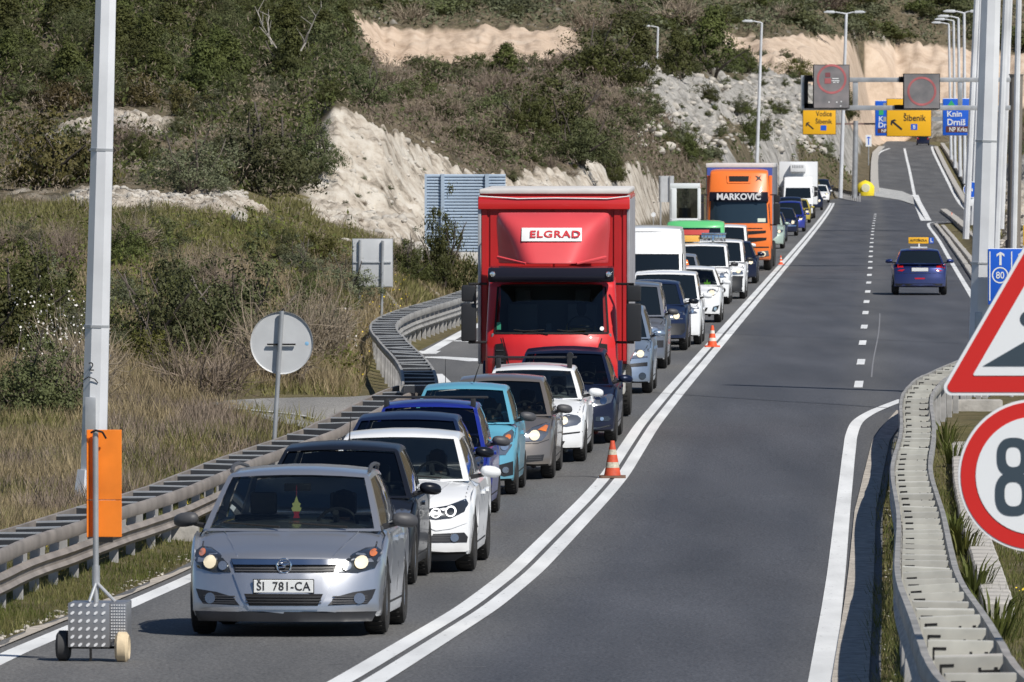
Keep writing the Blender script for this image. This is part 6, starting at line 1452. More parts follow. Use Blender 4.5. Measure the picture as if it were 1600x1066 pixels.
# roof fairing
FAIR = mk('faded_red_fairing', (.60, .055, .065), .6, 0, .15, var=.12, vs=1.)
v = []; rows = [(2.72, .10, .46, .90), (2.95, .28, .54, .90), (3.2, .48, .66, .92), (3.40, .68, .78, .93), (3.52, .90, .82, .93), (3.56, 1.15, .80, .90)]
for z, y, a_, b_ in rows:
    q_ = .30 + .85 * (3.56 - z) / .84; v += [(-b_, 1.55, z - .02), (-b_ * .985, y + q_, z), (-a_, y + .03, z), (-a_ * .5, y, z), (0, y - .01, z), (a_ * .5, y, z), (a_, y + .03, z), (b_ * .985, y + q_, z), (b_, 1.55, z - .02)]
f = [(r * 9 + i, r * 9 + i + 1, r * 9 + 10 + i, r * 9 + 9 + i) for r in range(5) for i in range(8)]
fo_ = me_obj('roof_fairing', v, f, FAIR, root); md = fo_.modifiers.new('t', 'SOLIDIFY'); md.thickness = .03; md.offset = 1; md = fo_.modifiers.new('s', 'SUBSURF'); md.levels = md.render_levels = 2; fo_.data.shade_smooth()
for s_ in (-1, 1):
    mb = MB(); mb.tube((s_ * .42, .18, 2.74), (s_ * .90, .52, 2.84), .02, .03, 6); mb.build('fairing_edge', FAIR, root)
dg = bpy.context.evaluated_depsgraph_get(); dg.update(); bm = bmesh.new(); bm.from_mesh(fo_.evaluated_get(dg).to_mesh()); bv2 = BVHTree.FromBMesh(bm); bm.free()
bd = patch(bv2, 'name_board', [(-.50,3.11),(.50,3.11),(.50,3.33),(-.50,3.33)], WHITEPL, root, 'F', .035, .1)
t_ = text_obj('ELGRAD', .21, mk('red_lettering', (.50, .02, .03), .6), bd, (.06, .445, 3.215), rot=(pi / 2 - .68, 0, 0), sx=1.0, bold=.005, space=1.12)
hh = bv2.ray_cast(Vector((0, -3, 3.22)), Vector((0, 1, 0))); t_.location.y = hh[0].y - .046; t_.location.z = 3.222
nn = hh[1]; t_.rotation_euler = (pi / 2 - abs(math.atan2(nn.z, -nn.y)) if nn.y < 0 else pi / 2 - abs(math.atan2(-nn.z, nn.y)), 0, 0)
# box
bx = empty_ = None
mb = MB(); mb.box(-1.25, 1.25, 1.90, 7.2, 1.02, 3.92); bo = mb.build('cargo_box', [REDD], root, bevel=.015, seg=1)
for x0, x1 in ((-1.22, -1.12), (-1.08, -.04), (.0, .96), (1.0, 1.12), (1.15, 1.23)):
    mb = MB(); mb.box(x0, x1, 1.875, 1.90, 1.06, 3.72); mb.build('front_panel', REDD, bo, bevel=.01, seg=1)
mb = MB(); mb.box(-1.27, 1.27, 1.84, 7.2, 3.78, 3.84); mb.box(-1.275, 1.275, 1.80, 1.86, 3.62, 3.80); mb.build('roof_valance', REDP, bo, bevel=.02)
mb = MB(); mb.box(-1.26, 1.26, 1.83, 7.2, 3.88, 3.96); mb.build('roof_edge', mk('pale_tarp', (.62, .60, .58), .7, var=.15, vs=2), bo, bevel=.03)
mb = MB(); mb.path([(-1.25, 1.79, 3.84), (-.6, 1.79, 3.80), (0, 1.79, 3.81), (.9, 1.79, 3.80), (1.26, 1.79, 3.84)], .012, 5); mb.build('tarp_cord', WHITEPL, bo)
mb = MB(); mb.box(1.255, 1.27, 1.95, 7.15, 1.1, 3.78); mb.box(-1.27, -1.255, 1.95, 7.15, 1.1, 3.78); mb.build('side_curtain', CURT, bo)
mb = MB(); mb.box(1.225, 1.28, 1.86, 1.96, 1.02, 3.86); mb.box(-1.28, -1.225, 1.86, 1.96, 1.02, 3.86); mb.build('corner_post', GALV, bo, bevel=.01)
mb = MB(); mb.box(-.4, .4, .9, 7.1, .62, .9); mb.box(-1.2, 1.2, 1.9, 7.1, .92, 1.02); mb.build('chassis', UNDER, root)
for s_ in (-1.1, 1.1): mb = MB(); mb.box(s_ - .08, s_ + .08, 2.1, 3.1, .5, .95); mb.build('side_locker', mk('dirty_white', (.5, .48, .44), .6, var=.2), root, bevel=.03)
mb = MB(); 
for s_ in (-1, 1):
    mb.prism([(.72, .55), (.78, .95), (1.0, 1.1), (1.5, 1.1), (1.74, .95), (1.8, .6), (1.7, .6), (1.5, .98), (1.0, .98), (.85, .6)], 0, s_ * 1.0, s_ * 1.16)
mb.build('wheel_arch', NAVY, root, bevel=.01)
add_wheels(root, [(1.02, 1.28), (-1.02, 1.28), (1.1, 5.9), (-1.1, 5.9)], .44, .26, 'steel')
lorry_mirrors(root, 1.10, .35, 1.45, 2.38, 0, .27)
# ---- orange lorry
ORNG = paint('orange_lorry_paint', (.78, .17, .022), 0, .4)
loc, yaw, pit = pose(1206, nose=303, W=2.48, fo=1.4)
root = empty('articulated_lorry', loc, (pit, 0, yaw)); tag(root, 'orange lorry lettered MARKOVIC with a grey tarpaulin trailer', 'lorry')
W = 1.22
cab, bvh = cabmesh('cab', W, [(.06,.4),(0,.6),(0,1.45),(.06,1.75),(.22,2.75),(.34,3.0),(.8,3.75),(1.05,3.82),(2.1,3.86),(2.1,.8),(1.9,.4)], ORNG, root, .08, .08)
P_('windscreen', [(-1.10,1.80),(1.10,1.80),(1.06,2.62),(-1.06,2.62)], mk('dark_lorry_glass', (.02, .035, .05), .05), .008, False)
nb_ = P_('name_board', [(-1.12,2.62),(1.12,2.62),(1.10,2.98),(-1.10,2.98)], mk('dark_visor', (.012, .012, .02)), .10, False)
text_obj('MARKOVIC', .33, mk('silver_lettering', (.6, .6, .62), .4), nb_, (.0, -.0, 2.79), rot=(pi / 2 - .15, 0, 0), sx=1.0, bold=.011).location.y = bvh.ray_cast(Vector((0, -3, 2.8)), Vector((0, 1, 0)))[0].y - .14
P_('roof_window', [(-.36,3.38),(.36,3.38),(.38,3.58),(-.38,3.58)], UNDER, .02, False); P_('window_rim', chain([(-.44,3.33),(.44,3.33)], .03), ORNG, .03, False); P_('window_rim', chain([(.43,3.35),(.46,3.60)], .03), ORNG, .03)
P_('roof_emblem', [(.62,3.38),(.70,3.5),(.62,3.6),(.76,3.55),(.84,3.62),(.80,3.5),(.86,3.4),(.76,3.46)], TEXTBK, .02, False)
P_('grille', [(.28,1.05),(.34,1.25),(1.06,1.25),(1.04,1.15)], UNDER, .01); P_('grille', [(.2,1.35),(.28,1.5),(1.04,1.52),(1.02,1.42)], UNDER, .01)
P_('grille_slot', [(-.9, 1.58), (.9, 1.58), (.9, 1.62), (-.9, 1.62)], UNDER, .006, False); P_('bumper_gap', [(-1.2,.86),(1.2,.86),(1.2,.91),(-1.2,.91)], UNDER, .006, False)
P_('headlight', [(.74,.50),(.72,.72),(1.12,.76),(1.16,.56)], LAMPGL, .02); P_('lamp', disc((.93,.63),.10), LIT, .04); P_('lower_intake', [(-.6,.45),(.6,.45),(.6,.75),(-.6,.75)], UNDER, .01, False)
P_('sticker', [(.72,1.84),(1.02,1.84),(1.02,1.98),(.72,1.98)], mk('sticker_pale', (.55, .6, .5), .5), .012, False)
mb = MB(); mb.box(-1.275, 1.275, 2.3, 14.3, 1.15, 3.98); bo = mb.build('trailer_body', mk('blue_grey_tarp', (.2, .21, .25), .6, var=.2, vs=1), root, bevel=.02, seg=1)
mb = MB(); mb.box(-1.29, 1.29, 2.26, 14.3, 3.90, 4.06); mb.build('trailer_roof_edge', mk('pale_tarp', (.6, .6, .6)), bo, bevel=.03)
mb = MB(); mb.box(-1.24, 1.24, 2.27, 2.31, 2.6, 3.9); mb.build('trailer_front_panel', mk('tarp_blue', (.06, .10, .38), .6), bo)
mb = MB(); mb.box(-.45, .45, 1, 13.8, .6, 1.1); mb.box(1.1, 1.2, 3.0, 9.5, .45, 1.0); mb.build('chassis', UNDER, root)
mb = MB(); mb.box(1.12, 1.24, 2.0, 2.35, .8, 3.6); mb.box(-1.24, -1.12, 2.0, 2.35, .8, 3.6); mb.build('cab_side_deflector', ORNG, root, bevel=.02)
add_wheels(root, [(1.08, 1.4), (-1.08, 1.4), (1.08, 4.9), (-1.08, 4.9), (1.08, 10.), (1.08, 11.3), (1.08, 12.6)], .5, .3, 'steel'); lorry_mirrors(root, 1.22, .4, 1.75, 2.85, 0, .22)
# ---- white refrigerated box lorry
loc, yaw, pit = pose(1271, nose=529, W=2.05, fo=1.0)
root = empty('refrigerated_lorry', loc, (pit, 0, yaw)); tag(root, 'white refrigerated box lorry with a cooling unit above its cab, far back in the queue', 'lorry')
cab, bvh = cabmesh('cab', .98, [(.05,.35),(0,.6),(.05,.95),(.75,1.32),(1.45,2.2),(1.7,2.75),(2.1,2.8),(2.3,2.8),(2.3,.5),(2.1,.35)], WHT_P, root, .05, .07)
P_('windscreen', [(-.86,1.36),(.86,1.36),(.80,2.05),(-.80,2.05)], DARKGLASS, .01, False); P_('headlight', [(.55,.75),(.55,.95),(.9,1.0),(.92,.8)], LAMPGL, .02); P_('grille', [(-.4,.6),(.4,.6),(.4,.85),(-.4,.85)], UNDER, .01, False)
mb = MB(); mb.box(-1.27, 1.27, 2.4, 8.4, .95, 3.78); bo = mb.build('cargo_box', WHT_P, root, bevel=.04)
mb = MB(); mb.box(-.52, .52, 1.85, 2.4, 3.1, 3.62); cu = mb.build('cooling_unit', WHT_P, root, bevel=.06)
mb = MB(); 
for i in range(7): mb.box(-.38 + i * .11, -.33 + i * .11, 1.84, 1.86, 3.36, 3.54)
mb.build('cooling_grille', mk('mid_grey', (.15, .15, .16), .6), cu)
lorry_mirrors(root, .98, 1.2, 1.5, 2.1, 0, .2); add_wheels(root, [(.88, 1.0), (-.88, 1.0), (1.0, 6.4), (-1., 6.4)], .36, .24, 'steel')
# ---- green light lorry with mini excavator
loc, yaw, pit = pose(1134, nose=256, W=1.92, fo=1.0)
root = empty('flatbed_lorry', loc, (pit, 0, yaw)); tag(root, 'small green flatbed lorry behind the white vans, with a red bar behind its windscreen', 'lorry')
LGR = paint('light_green_paint', (.10, .48, .17), 0, .4)
cab, bvh = cabmesh('cab', .95, [(.05,.4),(0,.6),(.02,1.25),(.30,2.15),(.5,2.30),(1.5,2.32),(1.5,.6),(1.3,.4)], LGR, root, .05, .06)
P_('windscreen', [(-.84,1.28),(.84,1.28),(.80,2.08),(-.80,2.08)], DARKGLASS, .01, False); P_('red_bar', [(-.62,1.86),(.42,1.86),(.45,2.02),(-.62,2.02)], mk('red_bar', (.5, .05, .04), .6), .02, False)
P_('headlight', [(.5,.6),(.5,.8),(.85,.8),(.85,.6)], LAMPGL, .02); P_('bumper', [(-.92,.95),(.92,.95),(.92,1.22),(-.92,1.22)], WHT_P, .02, False)
mb = MB(); mb.box(-.98, .98, 1.6, 5.6, .75, .95); mb.box(-.98, .98, 1.6, 1.66, .95, 1.3); mb.build('load_bed', GREYPL, root, bevel=.02); add_wheels(root, [(.85, 1.0), (-.85, 1.0), (.85, 4.3), (-.85, 4.3)], .34, .22, 'steel')
M0 = Matrix.Translation(root.location) @ root.rotation_euler.to_matrix().to_4x4()
ex = empty('mini_excavator', M0 @ Vector((-.25, 2.2, .95)), (0, 0, yaw)); tag(ex, 'white-cabbed mini excavator with red arm loaded behind the green flatbed cab', 'excavator')
mb = MB(); X0, X1, Y0_, Y1 = -.62, .36, 0, 1.1
for x in (X0, X1 - .09):
    for y_ in (Y0_, Y1 - .09): mb.box(x, x + .09, y_, y_ + .09, 1.0, 2.45)
mb.box(X0, X1, Y0_, Y1, 2.38, 2.55); mb.box(X0, X1, Y0_, Y0_ + .07, 1.0, 1.42); mb.box(X1 - .07, X1, Y0_, Y1, 1.0, 1.42); mb.box(X0 , X0 + .22, Y0_, Y0_ + .08, 1.4, 2.4)
mb.build('cab_frame', WHT_P, ex, bevel=.025)
mb = MB(); mb.box(X0 + .2, X1 - .09, Y0_ + .03, Y0_ + .045, 1.42, 2.38); mb.box(X1 - .05, X1 - .04, .09, 1.0, 1.42, 2.38); mb.build('cab_window', GLASS, ex, smooth=0)
mb = MB(); mb.box(-.35, .05, .5, .62, 1.05, 1.75); mb.box(-.35, .05, .3, .6, 1.0, 1.12); mb.build('seat', SEATM, ex, bevel=.05)
mb = MB(); mb.box(-.7, .8, -.1, 1.6, .55, 1.0); mb.build('upper_body', mk('excavator_red', (.6, .09, .03), .5), ex, bevel=.06)
mb = MB(); mb.prism([(-.5, 1.05), (.2, 1.20), (.9, 1.18), (1.5, 1.05), (1.5, .92), (.9, 1.02), (.2, 1.02), (-.5, .9)], 0, .46, .6); 
mb.build('arm', mk('excavator_red', (.6, .09, .03)), ex, bevel=.02)
mb = MB(); mb.box(-.75, -.4, -.2, 1.5, 0, .45); mb.box(.45, .8, -.2, 1.5, 0, .45); mb.box(-.4, .45, .2, 1.1, .2, .55); mb.build('tracks', UNDER, ex, bevel=.15, seg=3)
# ================================================================ SIGNS, POLES, GANTRIES, SMALL THINGS
POLEM = mk('octagonal_pole', (.66, .67, .69), .4, .12, var=.18, vs=1.1, rvar=.08)
POLE2 = mk('old_pole', (.36, .35, .33), .55, .3, var=.2, vs=1.5)
COLB = mk('gantry_column', (.20, .18, .155), .6, .2, var=.15, vs=2)
PALEB = mk('sign_back', (.52, .53, .54), .5, .2, var=.1, vs=3)
SBLUE = mk('sign_blue', (.01, .10, .55), .4); SYEL = mk('sign_yellow', (.80, .42, .01), .45); SWHT = mk('sign_white', (.72, .74, .76), .45); SRED = mk('sign_red', (.56, .018, .014), .42); SDK = mk('sign_dark', (.035, .055, .075), .5)
LAMPH = mk('lamp_head', (.62, .63, .64), .4, .2)
def pole(name, base, top, r0, r1, label, n=8, mat=POLEM, arms=(), group=None, flare=False, cat='lamp post', rot=.5):
    base = Vector(base); top = Vector(top) - base
    root = empty(name, base); tag(root, label, cat, group)
    mb = MB(); mb.tube((0, 0, -.6), top, r0, r1, n, rot=rot); mb.build('pole', mat, root, smooth=25)
    if flare: mb = MB(); mb.tube((0, 0, -.3), (0, 0, .55), r0 * 1.75, r0 * 1.02, n, rot=rot); mb.box(-r0 * 2, r0 * 2, -r0 * 2, r0 * 2, -.3, .03); mb.build('pole_foot', mat, root, smooth=25)
    if cat == 'pole' and r0 > .18:
        up = top.normalized()
        mb = MB(); q0 = up * 1.2; mb.box(-.07, .07, -r0 * 1.02, -r0 * .9, 1.0, 1.5); mb.build('access_door', GALV, root, bevel=.01)
        for zz in (2.4, 4.7): q0 = up * zz; rr4 = r0 + (r1 - r0) * zz / top.length; mb = MB(); mb.tube(q0, q0 + up * .035, rr4 * 1.04, rr4 * 1.04, n, rot=rot); mb.build('band', GALV, root, smooth=25)
    for dx in arms:
        mb = MB(); mb.tube(top, top + Vector((dx, -.1, .12)), .05, .04, 6); a_ = mb.build('arm', mat, root)
        mb = MB(); c = top + Vector((dx, -.1, .13)); s_ = 1 if dx > 0 else -1; mb.prism([(0, -.05), (s_ * .15, -.10), (s_ * .75, -.07), (s_ * .85, 0), (s_ * .6, .09), (s_ * .1, .08)], 1, -.16, .16); q = mb.build('lamp_head', LAMPH, root, bevel=.03); q.location = c
    return root
def lp(xb, yb, s, xt, yt, r0, r1, label, arms=(), **k):
    Z = F / s; return pole(k.pop('name', 'lamp_post'), at(xb, yb, Z), at(xt, yt, Z), r0, r1, label, arms=arms, **k)
lp(142, 800, 120, 167, -40, .185, .14, 'tall pale octagonal pole at the left, marked 2, rising out of the picture', flare=True, name='tall_pole', cat='pole')
_p = [o for o in COL.objects if o.name == 'tall_pole'][0]
t_ = text_obj('2', .16, TEXTBK, _p, (0, 0, 0)); q = Vector(at(143.5, 573, F / 120)) - _p.location; t_.location = q + Vector((0, -.185, 0))
mb = MB(); q = Vector(at(143, 592, F / 120)) - _p.location; mb.path([q + Vector((-.11, -.17, -.02)), q + Vector((-.03, -.20, .03)), q + Vector((.05, -.19, 0)), q + Vector((.09, -.17, -.05))], .008, 4); mb.build('cable', UNDER, _p)
lp(1528, 612, 83, 1549, -40, .235, .19, 'widest octagonal lamp pole, standing behind the red triangle sign', name='tall_pole', cat='pole')
lp(1509, 352, 36, 1527, -30, .15, .13, 'slim pole just left of the widest pole', name='tall_pole', cat='pole'); lp(1519, 332, 33, 1533, -30, .11, .10, 'thinnest pole hiding behind the left side of the widest pole', name='tall_pole', cat='pole')
lp(1555, 396, 45, 1573, -30, .13, .12, 'slim pole just right of the widest pole', name='tall_pole', cat='pole'); lp(1565, 335, 38, 1579, -30, .11, .10, 'thin pole between the slim right pole and the gantry column', name='tall_pole', cat='pole')
lp(1583, 400, 42, 1592, -30, .12, .11, 'thin pole rising behind the top of the gantry column', name='tall_pole', cat='pole')
for i, (xb, yb, s, xt, yt, lb) in enumerate([(1486,238,19,1479,38,'leftmost of the five lamp posts in a row above the blue sign'),(1492,250,21,1486.5,33,'second from left of the lamp posts in a row above the blue sign'),(1500,262,23,1494,28.5,'middle lamp post of the row above the blue sign'),(1507,272,25,1503,21,'tallest lamp post of the row above the blue sign')]):
    lp(xb, yb, s, xt + 3, yt, .13, .09, lb, (-.6,) if i < 3 else (-.5, .3), group='lamp posts beside the exit ramp')
lp(1022, 214, 17, 1028, 43, .15, .10, 'single-armed lamp post on the spur right of the big dark pine', (-.7,)); lp(1182, 254, 21.7, 1190, 36, .14, .09, 'single-armed lamp post behind the orange lorry, above the pale mound', (-.6,))
lp(1313, 296, 22.6, 1322, 22, .15, .10, 'double-armed lamp post left of the yellow signs', (-.75, .5))
lp(637, 122, 12, 638, 61, .16, .12, 'small far lamp post in front of the left orange cutting', (-.7,)); lp(837, 108, 12, 838.5, 50, .16, .12, 'small far lamp post at the right end of the left orange cutting', (-.9,))
lp(756, 88, 9, 755, 63, .1, .08, 'faintest far lamp in the middle of the left orange cutting', (-.4, .4)); lp(555, 78, 10, 554, 53, .12, .1, 'far lamp post at the left end of the left orange cutting', (-.4, .3))
lp(1444, 118, 9, 1444, 90, .1, .08, 'faint far lamp on the long orange cutting above the gantry', (-.5, .5))

def board(name, px0, px1, py0, py1, Z, mat, parent_loc, root, th=.05, bev=.03, dz=0):
    a_ = Vector(at(px0, py1, Z)) - parent_loc; b_ = Vector(at(px1, py0, Z)) - parent_loc
    mb = MB(); mb.box(a_.x, b_.x, dz - th, dz, a_.z, b_.z); return mb.build(name, mat, root, bevel=bev, seg=2), a_, b_
def txt_px(s, cx, cy, hpx, wpx, Z, mat, root, dz, name='lettering', bold=.01):
    q = text_obj(s, 1., mat, root, (0, 0, 0), name=name, bold=bold, depth=.003); vs = [v_.co for v_ in q.data.vertices]
    x0, x1 = min(c.x for c in vs), max(c.x for c in vs); y0, y1 = min(c.y for c in vs), max(c.y for c in vs); k = Z / F
    me = q.data; sx = wpx * k / (x1 - x0); sy = hpx * k / (y1 - y0)
    for v_ in me.vertices: v_.co.x = (v_.co.x - (x0 + x1) / 2) * sx; v_.co.y = (v_.co.y - (y0 + y1) / 2) * sy
    p = Vector(at(cx, cy, Z)); g_ = root
    while g_.parent: g_ = g_.parent
    q.location = (p.x - g_.location.x, dz, p.z - g_.location.z); return q
# gantry with the two matrix panels
Z = 312.; col_b = Vector(at(1583, 405, Z)); g = empty('sign_gantry', col_b); tag(g, 'grey gantry with two matrix panels, cantilevered from the brown column on the right', 'gantry')
mb = MB(); mb.tube((0, 0, -.5), Vector(at(1587.5, 117, Z)) - col_b, .27, .26, 20); mb.tube(Vector(at(1587.5, 118, Z)) - col_b, Vector(at(1587.5, 116, Z)) - col_b, .29, .29, 20); mb.build('column', COLB, g, smooth=40)
mb = MB(); mb.tube((-.02, 0, .05), (-.02, 0, .75), .285, .285, 20); mb.build('column_foot', mk('dark_band', (.09, .085, .08), .7), g)
for y0, y1 in ((121.5, 128.5), (165, 172.5)): board('beam', 1253, 1578, y0, y1, Z, GALV, col_b, g, .25, .01)
for x0, x1 in ((1251, 1256), (1332, 1340), (1496, 1503)): board('strut', x0, x1, 118 if x0 < 1300 else 128, 170 if x0 < 1300 else 166, Z, GALV, col_b, g, .22, .01, dz=-.01)
for x0, x1, y0, y1 in ((1256, 1269, 118, 127), (1256, 1262, 127, 169), (1256, 1270, 162, 169.5), (1404, 1411, 120, 129), (1397, 1411, 164, 171)): board('bracket', x0, x1, y0, y1, Z, UNDER, col_b, g, .3, 0, dz=-.02)
MATRIX = mk('matrix_face', (.13, .13, .135), .5, 0, .1, var=.45, vs=1.6, col2=(.27, .24, .24)); LEDR = mk('unlit_red_ring', (.42, .12, .125), .7, var=.35, vs=2.)
def ringpx(cx, cy, r, w_, Z, mat, root, dz, nm='ring', n=40, ky=1.):
    c = Vector(at(cx, cy, Z)); g_ = root
    while g_.parent: g_ = g_.parent
    c -= g_.location; k = Z / F; v = []
    for i in range(n):
        t = 2 * pi * i / n
        for rr2 in (r - w_ / 2, r + w_ / 2): v.append((c.x + rr2 * k * cos(t), dz, c.z + rr2 * k * sin(t) * ky))
    f = [(2 * i, 2 * i + 1, (2 * i + 3) % (2 * n), (2 * i + 2) % (2 * n)) for i in range(n)]; return me_obj(nm, v, f, mat, root)
for x0, x1, y0, y1, cx, cy, r in ((1269.5, 1326, 101.5, 169.8, 1298, 124, 21.5), (1410, 1467, 115.5, 170.5, 1438.5, 143, 21)):
    b_, _, _ = board('matrix_panel', x0, x1, y0, y1, Z, UNDER, col_b, g, .45, .02, dz=-.3); f_, _, _ = board('panel_face', x0 + 1, x1 - 1, y0 + 1, y1 - 1, Z, MATRIX, col_b, b_, .02, 0, dz=-.75); ringpx(cx, cy, r, 3.4, Z, LEDR, b_, -.778)
b_ = [o for o in g.children if o.name.startswith('matrix_panel')]
# lorry and car symbols on the first panel, drawn as small dark red and white pieces
board('symbol', 1287, 1297, 123, 131, Z, LEDR, col_b, b_[0], .004, 0, dz=-.775); board('symbol', 1288, 1296, 114, 121, Z, mk('dull_red', (.2, .06, .07), .7), col_b, b_[0], .004, 0, dz=-.775)
for x0, x1, y0, y1 in ((1299, 1309, 122.5, 124), (1298, 1310, 126, 127.5), (1300, 1304, 128.5, 130), (1306, 1309, 128.5, 130), (1293, 1295, 159, 161), (1305, 1307, 159, 161), (1312, 1314, 158, 160), (1311, 1313, 165, 167)): board('lit_pixel', x0, x1, y0, y1, Z, WHITEPL, col_b, b_[0], .004, 0, dz=-.776)
def dirsign(name, x0, x1, y0, y1, Z, mat, label, posts=None, lines=()):
    p = Vector(at((x0 + x1) / 2, y1, Z)); g = empty(name, p); tag(g, label, 'road sign'); b_, a0, a1 = board('panel', x0, x1, y0, y1, Z, mat, p, g, .08, .03)
    board('panel_border', x0 - .7, x1 + .7, y0 - .7, y1 + .7, Z, SWHT if mat is SBLUE else SDK, p, g, .05, .03, dz=.02); return g, b_, p
Z = 450.
g, b_, p = dirsign('direction_sign', 1385.5, 1454.5, 155, 213, Z, SYEL, 'large yellow sign reading Šibenik with an arrow, under the right matrix panel')
txt_px('Šibenik', 1429, 183, 12.5, 35, Z, TEXTBK, b_, -.09); board('route_badge', 1423, 1433, 194, 203, Z, SBLUE, p, b_, .01, .0, dz=-.082); txt_px('8', 1428, 198.5, 6, 4, Z, WHITEPL, b_, -.10)
def arrow(cx, cy, L_, ang, w_, Z, mat, root, dz, nm='arrow'):
    c = Vector(at(cx, cy, Z)); g_ = root
    while g_.parent: g_ = g_.parent
    c -= g_.location; k = Z / F; P = [(-w_ / 2, -L_ / 2), (w_ / 2, -L_ / 2), (w_ / 2, L_ / 2 - w_ * 1.2), (w_ * 1.7, L_ / 2 - w_ * 2.2), (w_ * 1.7, L_ / 2 - w_ * 1.0), (0, L_ / 2), (-w_ * 1.7, L_ / 2 - w_ * 1.0), (-w_ * 1.7, L_ / 2 - w_ * 2.2), (-w_ / 2, L_ / 2 - w_ * 1.2)]
    P = [(x * cos(ang) - y * sin(ang), x * sin(ang) + y * cos(ang)) for x, y in P]; mb = MB(); mb.prism([(c.x + x * k, c.z + y * k) for x, y in P], 1, dz, dz + .006); return mb.build(nm, mat, root, smooth=0)
arrow(1400.5, 195.5, 22, R(50), 3., Z, TEXTBK, b_, -.092)
g, b_, p = dirsign('direction_sign', 1473, 1516, 154.5, 211.5, Z, SBLUE, 'blue sign reading Knin, Drniš and NP Krka, partly hidden by the tall poles')
txt_px('Knin', 1491, 178, 9, 23, Z, WHITEPL, b_, -.09, bold=.02); txt_px('Drniš', 1494, 191, 10, 28, Z, WHITEPL, b_, -.09, bold=.02); board('brown_strip', 1477.5, 1515, 197.5, 207, Z, mk('sign_brown', (.10, .03, .025), .5), p, b_, .01, 0, dz=-.082); txt_px('NP Krka', 1497, 202.3, 7, 28, Z, WHITEPL, b_, -.095, bold=.01)
mb = MB(); c = Vector(at(1486, 164.5, Z)) - p; mb.prism([(c.x - .28, c.z - .12), (c.x + .28, c.z - .12), (c.x, c.z + .28)], 1, -.092, -.082); mb.build('green_marker', mk('sign_green', (.03, .35, .12), .5), b_, smooth=0)
mb = MB(); q0 = Vector(at(1380, 186, Z + 1)) ; q1 = Vector(at(1540, 186, Z + 1)); gg = empty('sign_gantry', at(1538, 300, Z + 1)); tag(gg, 'second gantry, carrying the yellow Šibenik board and the blue board', 'gantry')
q0 -= gg.location; q1 -= gg.location; mb.box(q0.x, q1.x, 0, .2, q0.z - .12, q0.z + .12); mb.box(q0.x, q1.x, 0, .2, q0.z + .7, q0.z + .9); mb.build('beam', GALV, gg); mb = MB(); mb.tube((0, .1, -.5), (q1.x, .1, q1.z + 1), .2, .18, 12); mb.build('column', GALV, gg)
Z = 660.
g, b_, p = dirsign('direction_sign', 1254.5, 1305.5, 163, 210, Z, SYEL, 'left yellow sign reading Vodice and Šibenik, under the left matrix panel')
txt_px('Vodice', 1287, 178, 8, 25, Z, TEXTBK, b_, -.09); txt_px('Šibenik', 1287, 189, 9, 26, Z, TEXTBK, b_, -.09); board('route_badge', 1282, 1291, 196, 204, Z, SBLUE, p, b_, .01, 0, dz=-.082); arrow(1265, 197, 15, R(50), 2.2, Z, TEXTBK, b_, -.092)
g, b_, p = dirsign('direction_sign', 1367.5, 1412, 158, 212, Z, SBLUE, 'blue sign half hidden behind the large yellow Šibenik sign')
txt_px('Knin', 1383, 186, 8, 20, Z, WHITEPL, b_, -.09, bold=.02); txt_px('Drniš', 1385, 195.5, 8, 25, Z, WHITEPL, b_, -.09, bold=.02); board('brown_strip', 1371, 1408, 201, 208, Z, mk('sign_brown', (.1, .03, .025)), p, b_, .01, 0, dz=-.082); txt_px('NP Krka', 1389, 204.6, 5, 24, Z, WHITEPL, b_, -.095); board('green_marker', 1373, 1380, 172, 180, Z, mk('sign_green', (.03, .35, .12)), p, b_, .01, 0, dz=-.082)
gb = Vector(at(1335, 300, Z + 1)); gg = empty('sign_gantry', gb); tag(gg, 'third and farthest gantry on one central post, carrying the left yellow sign', 'gantry')
mb = MB(); mb.tube((0, 0, -.5), Vector(at(1337, 189, Z + 1)) - gb, .24, .2, 12); mb.build('column', GALV, gg); a0 = Vector(at(1256, 194, Z + 1)) - gb; a1 = Vector(at(1412, 194, Z + 1)) - gb; mb = MB(); mb.box(a0.x, a1.x, 0, .2, a0.z - .06, a0.z + .09); mb.build('beam', mk('rusty_beam', (.2, .13, .11), .7), gg)
p = Vector(at(1357, 229, 760)); g = empty('road_sign', p); tag(g, 'small pale blue and white sign left of the exit ramp', 'road sign'); b_, _, _ = board('panel', 1352.5, 1361.5, 211, 229, 760, SWHT, p, g, .05, 0); arrow(1357, 220, 13, 0, 1.6, 760, SBLUE, b_, -.062); mb = MB(); mb.tube((0, 0.02, -1.8), (0, .02, 0), .05, n=6); mb.build('post', GALV, g)
# round sign seen from behind
Z = 121.; b0 = Vector(at(428.5, 690, Z)); c0 = Vector(at(440, 536, Z)); g = empty('round_sign', b0); tag(g, 'back of a round sign on a leaning post left of the queue', 'road sign')
mb = MB(); mb.tube((0, -.02, 0), Vector(at(440.5, 486, Z)) - b0 + Vector((0, -.02, 0)), .034, n=12); mb.build('post', GALV, g, smooth=40)
c = c0 - b0; mb = MB(); rr3 = .475; mb.lathe([(.02, .001), (.02, rr3 - .02), (-.01, rr3), (.04, rr3), (.045, rr3 - .01), (.045, .001)], (c.x, c.y + .04, c.z), 1, 48); sp_ = mb.build('plate_back', PALEB, g, smooth=30)
mb = MB(); mb.box(c.x - .22, c.x + .21, c.y - .0, c.y + .03, c.z - .035, c.z - .01); mb.build('clamp', UNDER, g); mb = MB(); mb.lathe([(0, .03), (-.004, .001)], (c.x + .38, c.y + .058, c.z - .01), 1, 16); mb.build('sticker', mk('pale_blue', (.2, .4, .6), .5), sp_)
